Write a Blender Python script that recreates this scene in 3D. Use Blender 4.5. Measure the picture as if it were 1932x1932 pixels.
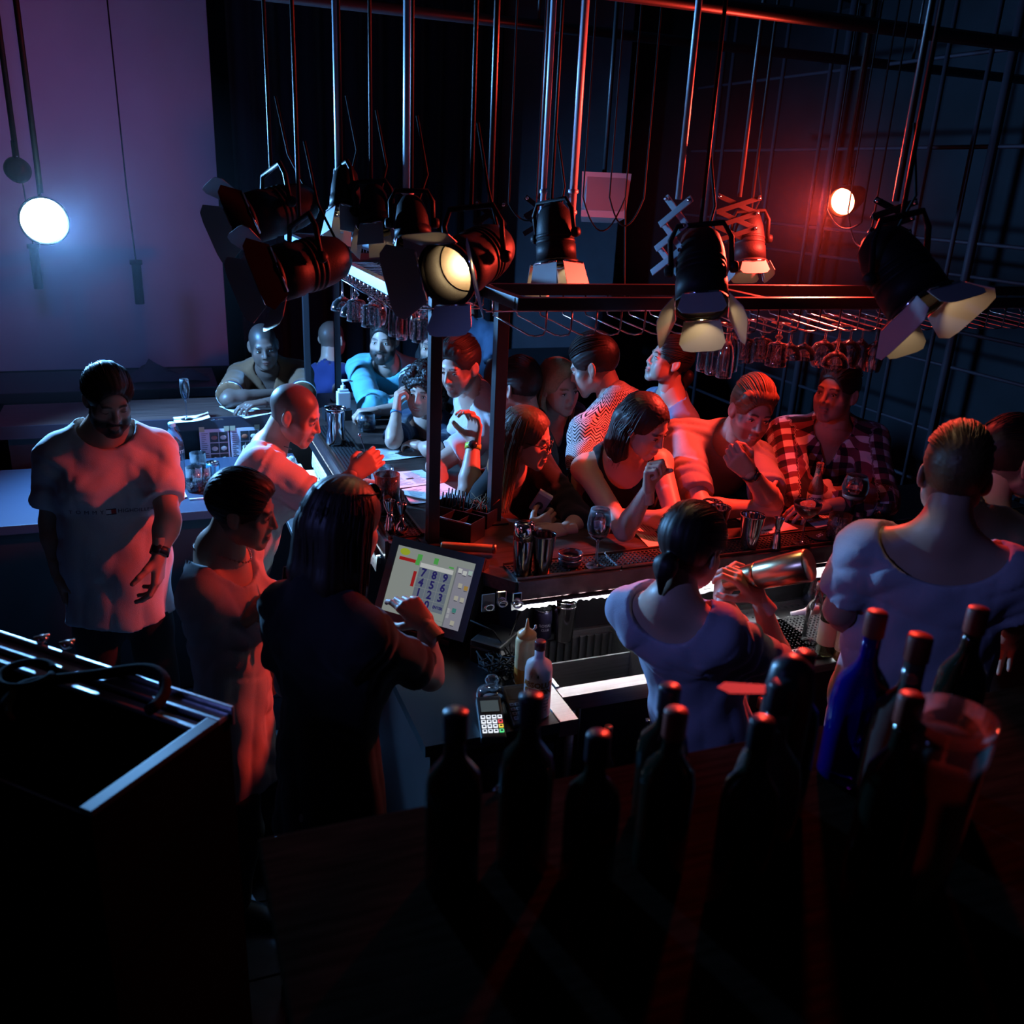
import bpy, bmesh, math, random
import numpy as np
from mathutils import Vector, Matrix, Euler
from mathutils.bvhtree import BVHTree

S = bpy.context.scene
COL = S.collection
for o in list(bpy.data.objects):
    bpy.data.objects.remove(o)
random.seed(7)
RNG = np.random.default_rng(7)

# ------------------------------------------------------------------ camera
# X runs along the front bar, Y away along the side bar, Z up, metres.
FOC, PCX, PCY, CAM_H = 1725.0, 966.0, 986.0, 2.32
RC = np.array([[0.93315731, -0.35660896, 0.04524914],
               [-0.08648971, -0.34491611, -0.93464026],
               [0.34890824, 0.8682528, -0.35270399]])
cam_d = bpy.data.cameras.new('camera')
cam = bpy.data.objects.new('camera', cam_d)
COL.objects.link(cam)
_r, _u, _b = RC[0], -RC[1], -RC[2]
cam.matrix_world = Matrix(((_r[0], _u[0], _b[0], 0.0), (_r[1], _u[1], _b[1], 0.0),
                           (_r[2], _u[2], _b[2], CAM_H), (0, 0, 0, 1)))
cam_d.sensor_width = 36.0
cam_d.sensor_fit = 'HORIZONTAL'
cam_d.lens = 36.0 * FOC / 1932.0
cam_d.shift_y = (PCY - 966.0) / 1932.0
cam_d.clip_start = 0.05
cam_d.clip_end = 60
cam_d.dof.use_dof = True
cam_d.dof.focus_distance = 3.6
cam_d.dof.aperture_fstop = 3.5
S.camera = cam

# ------------------------------------------------------------------ world, exposure
w = bpy.data.worlds.new('night_room')
S.world = w
w.use_nodes = True
w.node_tree.nodes['Background'].inputs[0].default_value = (0.12, 0.10, 0.32, 1)
w.node_tree.nodes['Background'].inputs[1].default_value = 0.012
S.view_settings.view_transform = 'Standard'
S.view_settings.look = 'None'
S.view_settings.exposure = 0.0
S.view_settings.gamma = 1.0
S.view_settings.use_curve_mapping = False
S.cycles.use_denoising = True
S.cycles.caustics_reflective = False
S.cycles.caustics_refractive = False
S.cycles.max_bounces = 5
S.cycles.diffuse_bounces = 2
S.cycles.glossy_bounces = 3
S.cycles.transmission_bounces = 5
S.cycles.transparent_max_bounces = 12
S.cycles.use_adaptive_sampling = True
S.cycles.adaptive_threshold = 0.02
S.cycles.sample_clamp_indirect = 4.0


def spot(name, loc, aim, color, power, size=60, blend=0.4, radius=0.06):
    d = bpy.data.lights.new(name, 'SPOT')
    d.color = color
    d.energy = power
    d.spot_size = math.radians(size)
    d.spot_blend = blend
    d.shadow_soft_size = radius
    o = bpy.data.objects.new(name, d)
    COL.objects.link(o)
    o.location = loc
    o.rotation_euler = (Vector(aim) - Vector(loc)).to_track_quat('-Z', 'Y').to_euler()
    return o


BLUE_LAMP = (-0.40, 4.66, 2.05)
RED_LAMP = (2.48, 2.98, 2.29)
VIOLET_FILL = (-1.9, 1.15, 2.75)
spot('blue_stage_light', (-0.35, 4.58, 2.04), (1.2, 3.5, 0.9), (0.14, 0.44, 1.0), 560, 165, 0.5, 0.07)
spot('blue_screen_fill', (-0.52, 4.95, 2.26), (-0.45, 6.5, 2.05), (0.24, 0.24, 1.0), 11, 150, 0.9, 0.10)  # added lamp that puts a blue gradient on the screen
spot('red_stage_light', (2.40, 2.96, 2.27), (-0.3, 2.55, 1.15), (1.0, 0.05, 0.03), 330, 168, 1.0, 0.06)
spot('violet_fill_light', VIOLET_FILL, (1.75, 1.95, 1.25), (0.20, 0.27, 1.0), 80, 34, 0.6, 0.05)  # unseen lamp, added to fill the backs of two bartenders
# ------------------------------------------------------------------ measuring helpers


def at(px, py, d):
    """Point seen at photo pixel (px, py) at distance d along the view axis."""
    v = np.array([(px - PCX) / FOC, (py - PCY) / FOC, 1.0]) * d
    p = RC.T @ v
    return Vector((p[0], p[1], p[2] + CAM_H))


def onz(px, py, z):
    p = RC.T @ np.array([(px - PCX) / FOC, (py - PCY) / FOC, 1.0])
    t = (z - CAM_H) / p[2]
    return Vector((p[0] * t, p[1] * t, z))


def ony(px, py, y):
    p = RC.T @ np.array([(px - PCX) / FOC, (py - PCY) / FOC, 1.0])
    t = y / p[1]
    return Vector((p[0] * t, y, p[2] * t + CAM_H))


# ------------------------------------------------------------------ materials
MATS = {}


def principled(name):
    m = bpy.data.materials.new(name)
    m.use_nodes = True
    return m, m.node_tree, m.node_tree.nodes['Principled BSDF']


def mat(name, col, rough=0.6, metal=0.0, noise=0.0, nscale=20.0, bump=0.0, bscale=60.0, emit=None, estr=0.0,
        coat=0.0, trans=0.0, ior=1.45, alpha=1.0, sheen=0.0, stretch=None, spec=None):
    if name in MATS:
        return MATS[name]
    m, nt, b = principled(name)
    b.inputs['Base Color'].default_value = (*col, 1)
    b.inputs['Roughness'].default_value = rough
    b.inputs['Metallic'].default_value = metal
    b.inputs['IOR'].default_value = ior
    if spec is not None:
        b.inputs['Specular IOR Level'].default_value = spec
    if trans:
        b.inputs['Transmission Weight'].default_value = trans
    if coat:
        b.inputs['Coat Weight'].default_value = coat
    if sheen:
        b.inputs['Sheen Weight'].default_value = sheen
    if alpha < 1:
        b.inputs['Alpha'].default_value = alpha
    if emit:
        b.inputs['Emission Color'].default_value = (*emit, 1)
        b.inputs['Emission Strength'].default_value = estr
    if noise or bump:
        tc = nt.nodes.new('ShaderNodeTexCoord')
        src = tc.outputs['Object']
        if stretch:
            mp = nt.nodes.new('ShaderNodeMapping')
            mp.inputs['Scale'].default_value = stretch
            nt.links.new(src, mp.inputs[0])
            src = mp.outputs[0]
    if noise:
        n = nt.nodes.new('ShaderNodeTexNoise')
        n.inputs['Scale'].default_value = nscale
        n.inputs['Detail'].default_value = 4
        nt.links.new(src, n.inputs['Vector'])
        r = nt.nodes.new('ShaderNodeValToRGB')
        r.color_ramp.elements[0].position = 0.3
        r.color_ramp.elements[1].position = 0.7
        r.color_ramp.elements[0].color = (*[c * (1 - noise) for c in col], 1)
        r.color_ramp.elements[1].color = (*[min(1, c * (1 + noise)) for c in col], 1)
        nt.links.new(n.outputs['Fac'], r.inputs[0])
        nt.links.new(r.outputs[0], b.inputs['Base Color'])
    if bump:
        n2 = nt.nodes.new('ShaderNodeTexNoise')
        n2.inputs['Scale'].default_value = bscale
        n2.inputs['Detail'].default_value = 3
        nt.links.new(src, n2.inputs['Vector'])
        bp = nt.nodes.new('ShaderNodeBump')
        bp.inputs['Strength'].default_value = bump
        bp.inputs['Distance'].default_value = 0.01
        nt.links.new(n2.outputs['Fac'], bp.inputs['Height'])
        nt.links.new(bp.outputs[0], b.inputs['Normal'])
    MATS[name] = m
    return m


def glass(name, col=(1, 1, 1), rough=0.03):
    """thin clear glass: see-through, mirror-like and tinted pale towards the edges as if they caught light"""
    if name in MATS:
        return MATS[name]
    m = bpy.data.materials.new(name)
    m.use_nodes = True
    nt = m.node_tree
    N, L = nt.nodes.new, nt.links.new
    nt.nodes.remove(nt.nodes['Principled BSDF'])
    tr = N('ShaderNodeBsdfTransparent')
    tr.inputs[0].default_value = (*[0.90 * c for c in col], 1)
    gl = N('ShaderNodeBsdfGlossy')
    gl.inputs['Color'].default_value = (1, 1, 1, 1)
    gl.inputs['Roughness'].default_value = rough + 0.02
    ts = N('ShaderNodeBsdfTranslucent')  # pale rim layer imitates glass edges catching light
    ts.inputs[0].default_value = (*col, 1)
    lw = N('ShaderNodeLayerWeight')
    lw.inputs[0].default_value = 0.35
    fr = N('ShaderNodeFresnel')
    fr.inputs[0].default_value = 1.8
    m1 = N('ShaderNodeMixShader')
    L(fr.outputs[0], m1.inputs[0])
    L(tr.outputs[0], m1.inputs[1])
    L(gl.outputs[0], m1.inputs[2])
    pw = N('ShaderNodeMath')
    pw.operation = 'POWER'
    L(lw.outputs['Facing'], pw.inputs[0])
    pw.inputs[1].default_value = 3.0
    sc_ = N('ShaderNodeMath')
    sc_.operation = 'MULTIPLY_ADD'
    L(pw.outputs[0], sc_.inputs[0])
    sc_.inputs[1].default_value = 0.14
    sc_.inputs[2].default_value = 0.004
    m2 = N('ShaderNodeMixShader')
    L(sc_.outputs[0], m2.inputs[0])
    L(m1.outputs[0], m2.inputs[1])
    L(ts.outputs[0], m2.inputs[2])
    L(m2.outputs[0], nt.nodes['Material Output'].inputs['Surface'])
    MATS[name] = m
    return m


def attr_mat(name, rough=0.5, attr='paint', bump=0.0, bscale=250.0, sub=0.0, spec=0.5):
    """Material whose colour is a painted per-vertex colour of the thing itself."""
    if name in MATS:
        return MATS[name]
    m, nt, b = principled(name)
    a = nt.nodes.new('ShaderNodeAttribute')
    a.attribute_name = attr
    nt.links.new(a.outputs['Color'], b.inputs['Base Color'])
    b.inputs['Roughness'].default_value = rough
    b.inputs['Specular IOR Level'].default_value = spec
    if sub:
        b.inputs['Subsurface Weight'].default_value = sub
        b.inputs['Subsurface Radius'].default_value = (0.012, 0.005, 0.003)
    if bump:
        tc = nt.nodes.new('ShaderNodeTexCoord')
        n2 = nt.nodes.new('ShaderNodeTexNoise')
        n2.inputs['Scale'].default_value = bscale
        nt.links.new(tc.outputs['Object'], n2.inputs['Vector'])
        bp = nt.nodes.new('ShaderNodeBump')
        bp.inputs['Strength'].default_value = bump
        bp.inputs['Distance'].default_value = 0.004
        nt.links.new(n2.outputs['Fac'], bp.inputs['Height'])
        nt.links.new(bp.outputs[0], b.inputs['Normal'])
    MATS[name] = m
    return m


# ------------------------------------------------------------------ objects
def tag(o, label=None, cat=None, group=None, kind=None):
    if label:
        o['label'] = label
    if cat:
        o['category'] = cat
    if group:
        o['group'] = group
    if kind:
        o['kind'] = kind
    return o


def empty(name, loc=(0, 0, 0), rz=0.0, label=None, cat=None, group=None):
    o = bpy.data.objects.new(name, None)
    COL.objects.link(o)
    o.location = loc
    o.rotation_euler = (0, 0, rz)
    o.empty_display_size = 0.05
    return tag(o, label, cat, group)


def link(name, me, parent=None, loc=None, rot=None):
    o = bpy.data.objects.new(name, me)
    COL.objects.link(o)
    if parent is not None:
        o.parent = parent
    if loc is not None:
        o.location = loc
    if rot is not None:
        o.rotation_euler = rot
    return o


def copy_tree(o, parent=None, loc=None, rot=None, label=None, group=None):
    c = o.copy()
    COL.objects.link(c)
    c.parent = parent
    if loc is not None:
        c.location = loc
    if rot is not None:
        c.rotation_euler = rot
    if label:
        c['label'] = label
    if group:
        c['group'] = group
    for ch in o.children:
        copy_tree(ch, c)
    return c


class MB:
    """Collects simple shapes, links them as one mesh."""

    def __init__(self):
        self.v, self.f, self.mi, self.sm = [], [], [], []
        self.cur = 0

    def add(self, vs, fs, smooth=False):
        n = len(self.v)
        self.v += [tuple(v) for v in vs]
        for f in fs:
            self.f.append(tuple(i + n for i in f))
            self.mi.append(self.cur)
            self.sm.append(smooth)
        return self

    def box(self, lo, hi, M=None):
        x0, y0, z0 = lo
        x1, y1, z1 = hi
        vs = [Vector(p) for p in ((x0, y0, z0), (x1, y0, z0), (x1, y1, z0), (x0, y1, z0),
                                  (x0, y0, z1), (x1, y0, z1), (x1, y1, z1), (x0, y1, z1))]
        if M is not None:
            vs = [M @ v for v in vs]
        return self.add(vs, [(3, 2, 1, 0), (4, 5, 6, 7), (0, 1, 5, 4), (1, 2, 6, 5), (2, 3, 7, 6), (3, 0, 4, 7)])

    def bbox(self, lo, hi, b=0.004, M=None):
        """box with chamfered edges"""
        bm = bmesh.new()
        bmesh.ops.create_cube(bm, size=1.0)
        for v in bm.verts:
            v.co = Vector([lo[i] + (v.co[i] + 0.5) * (hi[i] - lo[i]) for i in range(3)])
        bmesh.ops.bevel(bm, geom=bm.edges[:], offset=b, segments=2, affect='EDGES', profile=0.6)
        bm.verts.index_update()
        vs = [(M @ v.co if M is not None else v.co.copy()) for v in bm.verts]
        fs = [[v.index for v in f.verts] for f in bm.faces]
        bm.free()
        return self.add(vs, fs)

    def lathe(self, prof, seg=24, M=None, cap0=True, cap1=True, smooth=True):
        """prof: list of (r, z)"""
        vs, fs = [], []
        for r, z in prof:
            for i in range(seg):
                a = 2 * math.pi * i / seg
                vs.append(Vector((r * math.cos(a), r * math.sin(a), z)))
        for j in range(len(prof) - 1):
            for i in range(seg):
                k = (i + 1) % seg
                fs.append((j * seg + i, j * seg + k, (j + 1) * seg + k, (j + 1) * seg + i))
        if cap0:
            fs.append(tuple(range(seg - 1, -1, -1)))
        if cap1:
            n = (len(prof) - 1) * seg
            fs.append(tuple(range(n, n + seg)))
        if M is not None:
            vs = [M @ v for v in vs]
        return self.add(vs, fs, smooth)

    def tube(self, pts, r, seg=8, closed=False):
        pts = [Vector(p) for p in pts]
        rs = r if isinstance(r, (list, tuple)) else [r] * len(pts)
        vs, fs = [], []
        n = len(pts)
        prev = None
        for i, p in enumerate(pts):
            t = (pts[(i + 1) % n] - pts[i - 1]) if closed else (pts[min(i + 1, n - 1)] - pts[max(i - 1, 0)])
            t.normalize()
            if prev is None:
                u = t.orthogonal().normalized()
            else:
                u = prev - t * prev.dot(t)
                if u.length < 1e-6:
                    u = t.orthogonal()
                u.normalize()
            prev = u
            w_ = t.cross(u)
            for k in range(seg):
                a = 2 * math.pi * k / seg
                vs.append(p + (u * math.cos(a) + w_ * math.sin(a)) * rs[i])
        m = n if closed else n - 1
        for i in range(m):
            j = (i + 1) % n
            for k in range(seg):
                l = (k + 1) % seg
                fs.append((i * seg + k, i * seg + l, j * seg + l, j * seg + k))
        if not closed:
            fs.append(tuple(range(seg - 1, -1, -1)))
            fs.append(tuple(range((n - 1) * seg, n * seg)))
        return self.add(vs, fs, True)

    def ball(self, c, r, seg=12, rings=8, M=None):
        prof = []
        rr = r if isinstance(r, (tuple, list)) else (r, r, r)
        vs, fs = [], []
        for j in range(rings + 1):
            t = math.pi * j / rings
            for i in range(seg):
                a = 2 * math.pi * i / seg
                v = Vector((rr[0] * math.sin(t) * math.cos(a), rr[1] * math.sin(t) * math.sin(a), -rr[2] * math.cos(t)))
                v = (M @ v if M is not None else v) + Vector(c)
                vs.append(v)
        for j in range(rings):
            for i in range(seg):
                k = (i + 1) % seg
                fs.append((j * seg + i, j * seg + k, (j + 1) * seg + k, (j + 1) * seg + i))
        return self.add(vs, fs, True)

    def quad(self, a, b, c, d):
        return self.add([Vector(a), Vector(b), Vector(c), Vector(d)], [(0, 1, 2, 3)])

    def plate(self, outline, th, M=None):
        """flat polygon outline [(x, y)] thickened by th along z"""
        n = len(outline)
        vs = [Vector((x, y, 0)) for x, y in outline] + [Vector((x, y, th)) for x, y in outline]
        if M is not None:
            vs = [M @ v for v in vs]
        fs = [tuple(range(n - 1, -1, -1)), tuple(range(n, 2 * n))]
        for i in range(n):
            j = (i + 1) % n
            fs.append((i, j, n + j, n + i))
        return self.add(vs, fs)

    def mesh(self, name, mats):
        me = bpy.data.meshes.new(name)
        me.from_pydata(self.v, [], self.f)
        for m in (mats if isinstance(mats, (list, tuple)) else [mats]):
            me.materials.append(m)
        me.polygons.foreach_set('material_index', self.mi)
        me.polygons.foreach_set('use_smooth', self.sm)
        me.update()
        return me

    def build(self, name, mats, parent=None, loc=None, rot=None, **kw):
        o = link(name, self.mesh(name, mats), parent, loc, rot)
        return tag(o, **kw) if kw else o


def frame(origin, xdir, zdir):
    """4x4 with local x along xdir, local z as close to zdir as possible"""
    x = Vector(xdir).normalized()
    z = Vector(zdir)
    z = (z - x * z.dot(x)).normalized()
    y = z.cross(x)
    M = Matrix((x, y, z)).transposed().to_4x4()
    M.translation = Vector(origin)
    return M


def text_mesh(name, body, size, mat_, parent=None, M=None, align='CENTER', extrude=0.0003, font_space=1.0, shear=0.0, bold=0.0):
    cu = bpy.data.curves.new(name, 'FONT')
    cu.body = body
    cu.size = size
    cu.align_x = align
    cu.align_y = 'CENTER'
    cu.extrude = extrude
    cu.offset = bold
    cu.space_character = font_space
    cu.shear = shear
    cu.resolution_u = 2
    tmp = bpy.data.objects.new('tmp_text', cu)
    me = bpy.data.meshes.new_from_object(tmp)
    bpy.data.objects.remove(tmp)
    bpy.data.curves.remove(cu)
    me.name = name
    me.materials.clear()
    me.materials.append(mat_)
    if M is not None:
        me.transform(M)
    return link(name, me, parent)
# ------------------------------------------------------------------ volume modelling (distance fields -> one smooth skin)
class Vol:
    def __init__(s, lo, hi, h):
        s.h = h
        s.o = np.array(lo, float)
        n = np.maximum(((np.array(hi) - s.o) / h).astype(int) + 2, 3)
        s.n = n
        s.ax = [s.o[i] + h * np.arange(n[i]) for i in range(3)]
        s.D = np.full(n, 1.0, np.float32)

    def win(s, lo, hi):
        sl = []
        for i in range(3):
            a = max(0, int((lo[i] - s.o[i]) / s.h))
            b = min(s.n[i], int((hi[i] - s.o[i]) / s.h) + 2)
            if b <= a:
                return None, None
            sl.append(slice(a, b))
        P = (s.ax[0][sl[0]][:, None, None], s.ax[1][sl[1]][None, :, None], s.ax[2][sl[2]][None, None, :])
        return tuple(sl), P

    def put(s, d, sl, k, op):
        a = s.D[sl]
        if op == 's':
            d = -d
        if op == 'u':
            if k > 0:
                t = np.clip(0.5 + 0.5 * (a - d) / k, 0, 1)
                s.D[sl] = a * (1 - t) + d * t - k * t * (1 - t)
            else:
                s.D[sl] = np.minimum(a, d)
        else:
            if k > 0:
                t = np.clip(0.5 - 0.5 * (a - d) / k, 0, 1)
                s.D[sl] = a * (1 - t) + d * t + k * t * (1 - t)
            else:
                s.D[sl] = np.maximum(a, d)

    def cone(s, a, b, ra, rb, k=0.01, op='u', flat=None, ff=1.0, cut=None):
        """tapered limb from a to b; flat: direction in which the section is squashed by ff; cut: (point, normal) keeps the side -normal"""
        a = np.array(a, float)
        b = np.array(b, float)
        r = max(ra, rb) + k + 2 * s.h
        sl, P = s.win(np.minimum(a, b) - r, np.maximum(a, b) + r)
        if sl is None:
            return
        if flat is not None:
            n = np.array(flat, float)
            g = 1 / ff - 1
            dn = P[0] * n[0] + P[1] * n[1] + P[2] * n[2]
            X, Y, Z = (P[i] + dn * (n[i] * g) for i in range(3))
            a2 = a + n * (a @ n) * g
            b2 = b + n * (b @ n) * g
        else:
            X, Y, Z = P
            a2, b2 = a, b
        ab = b2 - a2
        L = max(ab @ ab, 1e-9)
        t = np.clip(((X - a2[0]) * ab[0] + (Y - a2[1]) * ab[1] + (Z - a2[2]) * ab[2]) / L, 0, 1)
        d = np.sqrt((X - a2[0] - t * ab[0]) ** 2 + (Y - a2[1] - t * ab[1]) ** 2 + (Z - a2[2] - t * ab[2]) ** 2) - (ra + (rb - ra) * t)
        if cut is not None:
            c, n = np.array(cut[0]), np.array(cut[1])
            d = np.maximum(d, (P[0] - c[0]) * n[0] + (P[1] - c[1]) * n[1] + (P[2] - c[2]) * n[2])
        s.put(d, sl, k, op)

    def ell(s, c, r, k=0.01, op='u', R=None):
        """ellipsoid; R: 3x3 whose rows are its axes"""
        c = np.array(c, float)
        r = np.array(r, float)
        m = r.max() + k + 2 * s.h
        sl, P = s.win(c - m, c + m)
        if sl is None:
            return
        q = [P[i] - c[i] for i in range(3)]
        if R is not None:
            q = [R[i][0] * q[0] + R[i][1] * q[1] + R[i][2] * q[2] for i in range(3)]
        k0 = np.sqrt((q[0] / r[0]) ** 2 + (q[1] / r[1]) ** 2 + (q[2] / r[2]) ** 2)
        k1 = np.sqrt((q[0] / r[0] ** 2) ** 2 + (q[1] / r[1] ** 2) ** 2 + (q[2] / r[2] ** 2) ** 2) + 1e-9
        s.put(k0 * (k0 - 1) / k1, sl, k, op)

    def plane(s, c, n, k=0.0, op='i'):
        """keeps the side opposite to n"""
        c, n = np.array(c, float), np.array(n, float)
        d = s.ax[0][:, None, None] * n[0] + s.ax[1][None, :, None] * n[1] + s.ax[2][None, None, :] * n[2] - c @ n
        t = s.D
        s.D = np.maximum(t, d) if k == 0 else t
        if k > 0:
            s.put(d, (slice(None),) * 3, k, 'i')

    def mesh(s):
        D, h, n = s.D, s.h, s.n
        ins = D < 0
        c = np.zeros(n - 1, np.int8)
        for dx in (0, 1):
            for dy in (0, 1):
                for dz in (0, 1):
                    c += ins[dx:n[0] - 1 + dx, dy:n[1] - 1 + dy, dz:n[2] - 1 + dz]
        act = (c > 0) & (c < 8)
        idx = np.argwhere(act)
        if len(idx) == 0:
            return np.zeros((0, 3)), np.zeros((0, 4), int)
        num = np.full(act.shape, -1, np.int64)
        num[act] = np.arange(len(idx))
        i, j, k = idx.T
        offs = [(0, 0, 0), (1, 0, 0), (0, 1, 0), (1, 1, 0), (0, 0, 1), (1, 0, 1), (0, 1, 1), (1, 1, 1)]
        vals = [D[i + a, j + b, k + e] for a, b, e in offs]
        acc = np.zeros((len(idx), 3))
        cnt = np.zeros(len(idx))
        for p, q in ((0, 1), (2, 3), (4, 5), (6, 7), (0, 2), (1, 3), (4, 6), (5, 7), (0, 4), (1, 5), (2, 6), (3, 7)):
            a, b = vals[p], vals[q]
            m = (a < 0) != (b < 0)
            t = np.where(m, a / np.where(m, a - b, 1), 0)
            op, oq = np.array(offs[p], float), np.array(offs[q], float)
            acc += m[:, None] * (op + t[:, None] * (oq - op))
            cnt += m
        V = s.o + h * (idx + acc / cnt[:, None])
        quads = []
        for ax in range(3):
            sa = [slice(None)] * 3
            sb = [slice(None)] * 3
            sa[ax] = slice(0, n[ax] - 1)
            sb[ax] = slice(1, n[ax])
            A, B = ins[tuple(sa)], ins[tuple(sb)]
            e = np.argwhere(A != B)
            u, v = (ax + 1) % 3, (ax + 2) % 3
            ok = (e[:, u] > 0) & (e[:, v] > 0) & (e[:, u] < n[u] - 1) & (e[:, v] < n[v] - 1)
            e = e[ok]
            sg = A[tuple(e.T)]

            def cell(du, dv):
                q = e.copy()
                q[:, u] -= du
                q[:, v] -= dv
                return num[tuple(q.T)]
            qd = np.stack([cell(1, 1), cell(0, 1), cell(0, 0), cell(1, 0)], 1)
            qd[~sg] = qd[~sg][:, ::-1]
            quads.append(qd)
        return V, np.concatenate(quads)


class Skin:
    """several meshes with vertex colours joined into one object"""

    def __init__(s):
        s.V, s.F, s.C, s.M, s.n = [], [], [], [], 0
        s.UV = []

    def add(s, V, F, col, mi=0, uv=None):
        V = np.asarray(V, float)
        s.V.append(V)
        s.F.append((np.asarray(F) + s.n, mi))
        s.C.append(np.broadcast_to(np.asarray(col, float), (len(V), 3)))
        s.UV.append(uv if uv is not None else np.zeros((len(V), 3)))
        s.n += len(V)

    def build(s, name, mats, parent=None, uv=False):
        V = np.concatenate(s.V)
        me = bpy.data.meshes.new(name)
        nl = sum(F.size for F, _ in s.F)
        nf = sum(len(F) for F, _ in s.F)
        me.vertices.add(len(V))
        me.vertices.foreach_set('co', V.ravel())
        me.loops.add(nl)
        me.polygons.add(nf)
        me.loops.foreach_set('vertex_index', np.concatenate([F.ravel() for F, _ in s.F]).astype(np.int32))
        tot = np.concatenate([np.full(len(F), F.shape[1]) for F, _ in s.F])
        st = np.concatenate([[0], np.cumsum(tot)[:-1]])
        me.polygons.foreach_set('loop_start', st.astype(np.int32))
        me.polygons.foreach_set('material_index', np.concatenate([np.full(len(F), m) for F, m in s.F]).astype(np.int32))
        me.update(calc_edges=True)
        me.polygons.foreach_set('use_smooth', np.ones(nf, bool))
        a = me.color_attributes.new('paint', 'FLOAT_COLOR', 'POINT')
        C = np.concatenate(s.C)
        a.data.foreach_set('color', np.concatenate([C, np.ones((len(C), 1))], 1).astype(np.float32).ravel())
        if uv:
            b = me.attributes.new('cloth', 'FLOAT_VECTOR', 'POINT')
            b.data.foreach_set('vector', np.concatenate(s.UV).astype(np.float32).ravel())
        for m in (mats if isinstance(mats, (list, tuple)) else [mats]):
            me.materials.append(m)
        return link(name, me, parent)


def tubes(paths, r, seg=3):
    """many thin strands: paths (n, m, 3) -> verts, quads"""
    P = np.asarray(paths, float)
    n, m, _ = P.shape
    T = np.gradient(P, axis=1)
    T /= np.linalg.norm(T, axis=2, keepdims=True) + 1e-9
    U = np.cross(T, np.array([0.31, 0.52, 0.79]))
    U /= np.linalg.norm(U, axis=2, keepdims=True) + 1e-9
    W = np.cross(T, U)
    taper = np.sin(np.linspace(0.35, 2.95, m))[None, :, None]
    vs = []
    for k in range(seg):
        a = 2 * math.pi * k / seg
        vs.append(P + (U * math.cos(a) + W * math.sin(a)) * r * taper)
    V = np.stack(vs, 2).reshape(-1, 3)
    base = (np.arange(n) * m * seg)[:, None, None] + (np.arange(m - 1) * seg)[None, :, None]
    k = np.arange(seg)[None, None, :]
    l = (np.arange(seg) + 1)[None, None, :] % seg
    Q = np.stack([base + k, base + l, base + seg + l, base + seg + k], -1).reshape(-1, 4)
    return V, Q


# ------------------------------------------------------------------ head
# head frame: x to the person's right, y out of the face, z up; origin mid-skull.  Chin -0.115, crown +0.118
HEAD_CACHE = {}


def head_mesh(sex, smile, h):
    key = (sex, smile, h)
    if key in HEAD_CACHE:
        return HEAD_CACHE[key]
    v = Vol((-0.105, -0.125, -0.15), (0.105, 0.135, 0.14), h)
    f = sex == 'f'
    v.ell((0, -0.014, 0.036), (0.0745, 0.096, 0.082), 0.0)
    v.ell((0, 0.024, -0.022), (0.061, 0.066, 0.078), 0.03)
    jw = 0.046 if f else 0.052
    for s in (-1, 1):
        v.cone((s * jw, 0.005, -0.052), (s * 0.016, 0.072, -0.098), 0.018, 0.0155, 0.02)
        v.ell((s * 0.043, 0.050, -0.022), (0.022, 0.022, 0.017), 0.025)
        v.ell((s * 0.036, 0.048, -0.055), (0.024, 0.028, 0.034), 0.03)
    v.ell((0, 0.076, -0.100), (0.019, 0.017, 0.016), 0.012)
    v.cone((-0.036, 0.079, 0.024), (0.036, 0.079, 0.024), 0.008 if f else 0.0105, 0.008 if f else 0.0105, 0.014)
    v.cone((0, 0.083, -0.04), (0, 0.083, -0.075), 0.018, 0.015, 0.016)
    for s in (-1, 1):
        v.ell((s * 0.033, 0.099, 0.004), (0.0185, 0.021, 0.0125), 0.010, 's')
        v.ell((s * 0.032, 0.0745, 0.003), (0.0165, 0.0125, 0.0105), 0.004)
    v.cone((0, 0.087, 0.016), (0, 0.108 if not f else 0.104, -0.026), 0.0075, 0.0105 if not f else 0.009, 0.009)
    for s in (-1, 1):
        v.ell((s * 0.0125, 0.094, -0.031), (0.0085, 0.0105, 0.008), 0.007)
    wd = 0.027 if smile else 0.022
    v.ell((0, 0.0925, -0.0585), (wd, 0.0105, 0.0052), 0.005)
    v.ell((0, 0.0915, -0.0700), (wd * 0.85, 0.0108, 0.0065), 0.005)
    v.ell((0, 0.110, -0.0640), (wd * 0.95, 0.012, 0.0022), 0.003, 's')
    for s in (-1, 1):
        R = np.array(Euler((math.radians(-14), 0, s * math.radians(-24))).to_matrix())
        v.ell((s * 0.0775, -0.012, -0.004), (0.0075, 0.0195, 0.032), 0.006, R=R)
        v.ell((s * 0.086, -0.008, 0.002), (0.0065, 0.0105, 0.018), 0.004, 's', R=R)
        v.ell((s * 0.0735, -0.004, -0.028), (0.006, 0.009, 0.010), 0.006)
    v.cone((0, -0.028, -0.04), (0, -0.04, -0.16), 0.052 if not f else 0.045, 0.054 if not f else 0.045, 0.03)
    V, Q = v.mesh()
    HEAD_CACHE[key] = (V, Q)
    return V, Q


def sstep(a, b, x):
    t = np.clip((x - a) / (b - a), 0, 1)
    return t * t * (3 - 2 * t)


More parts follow.
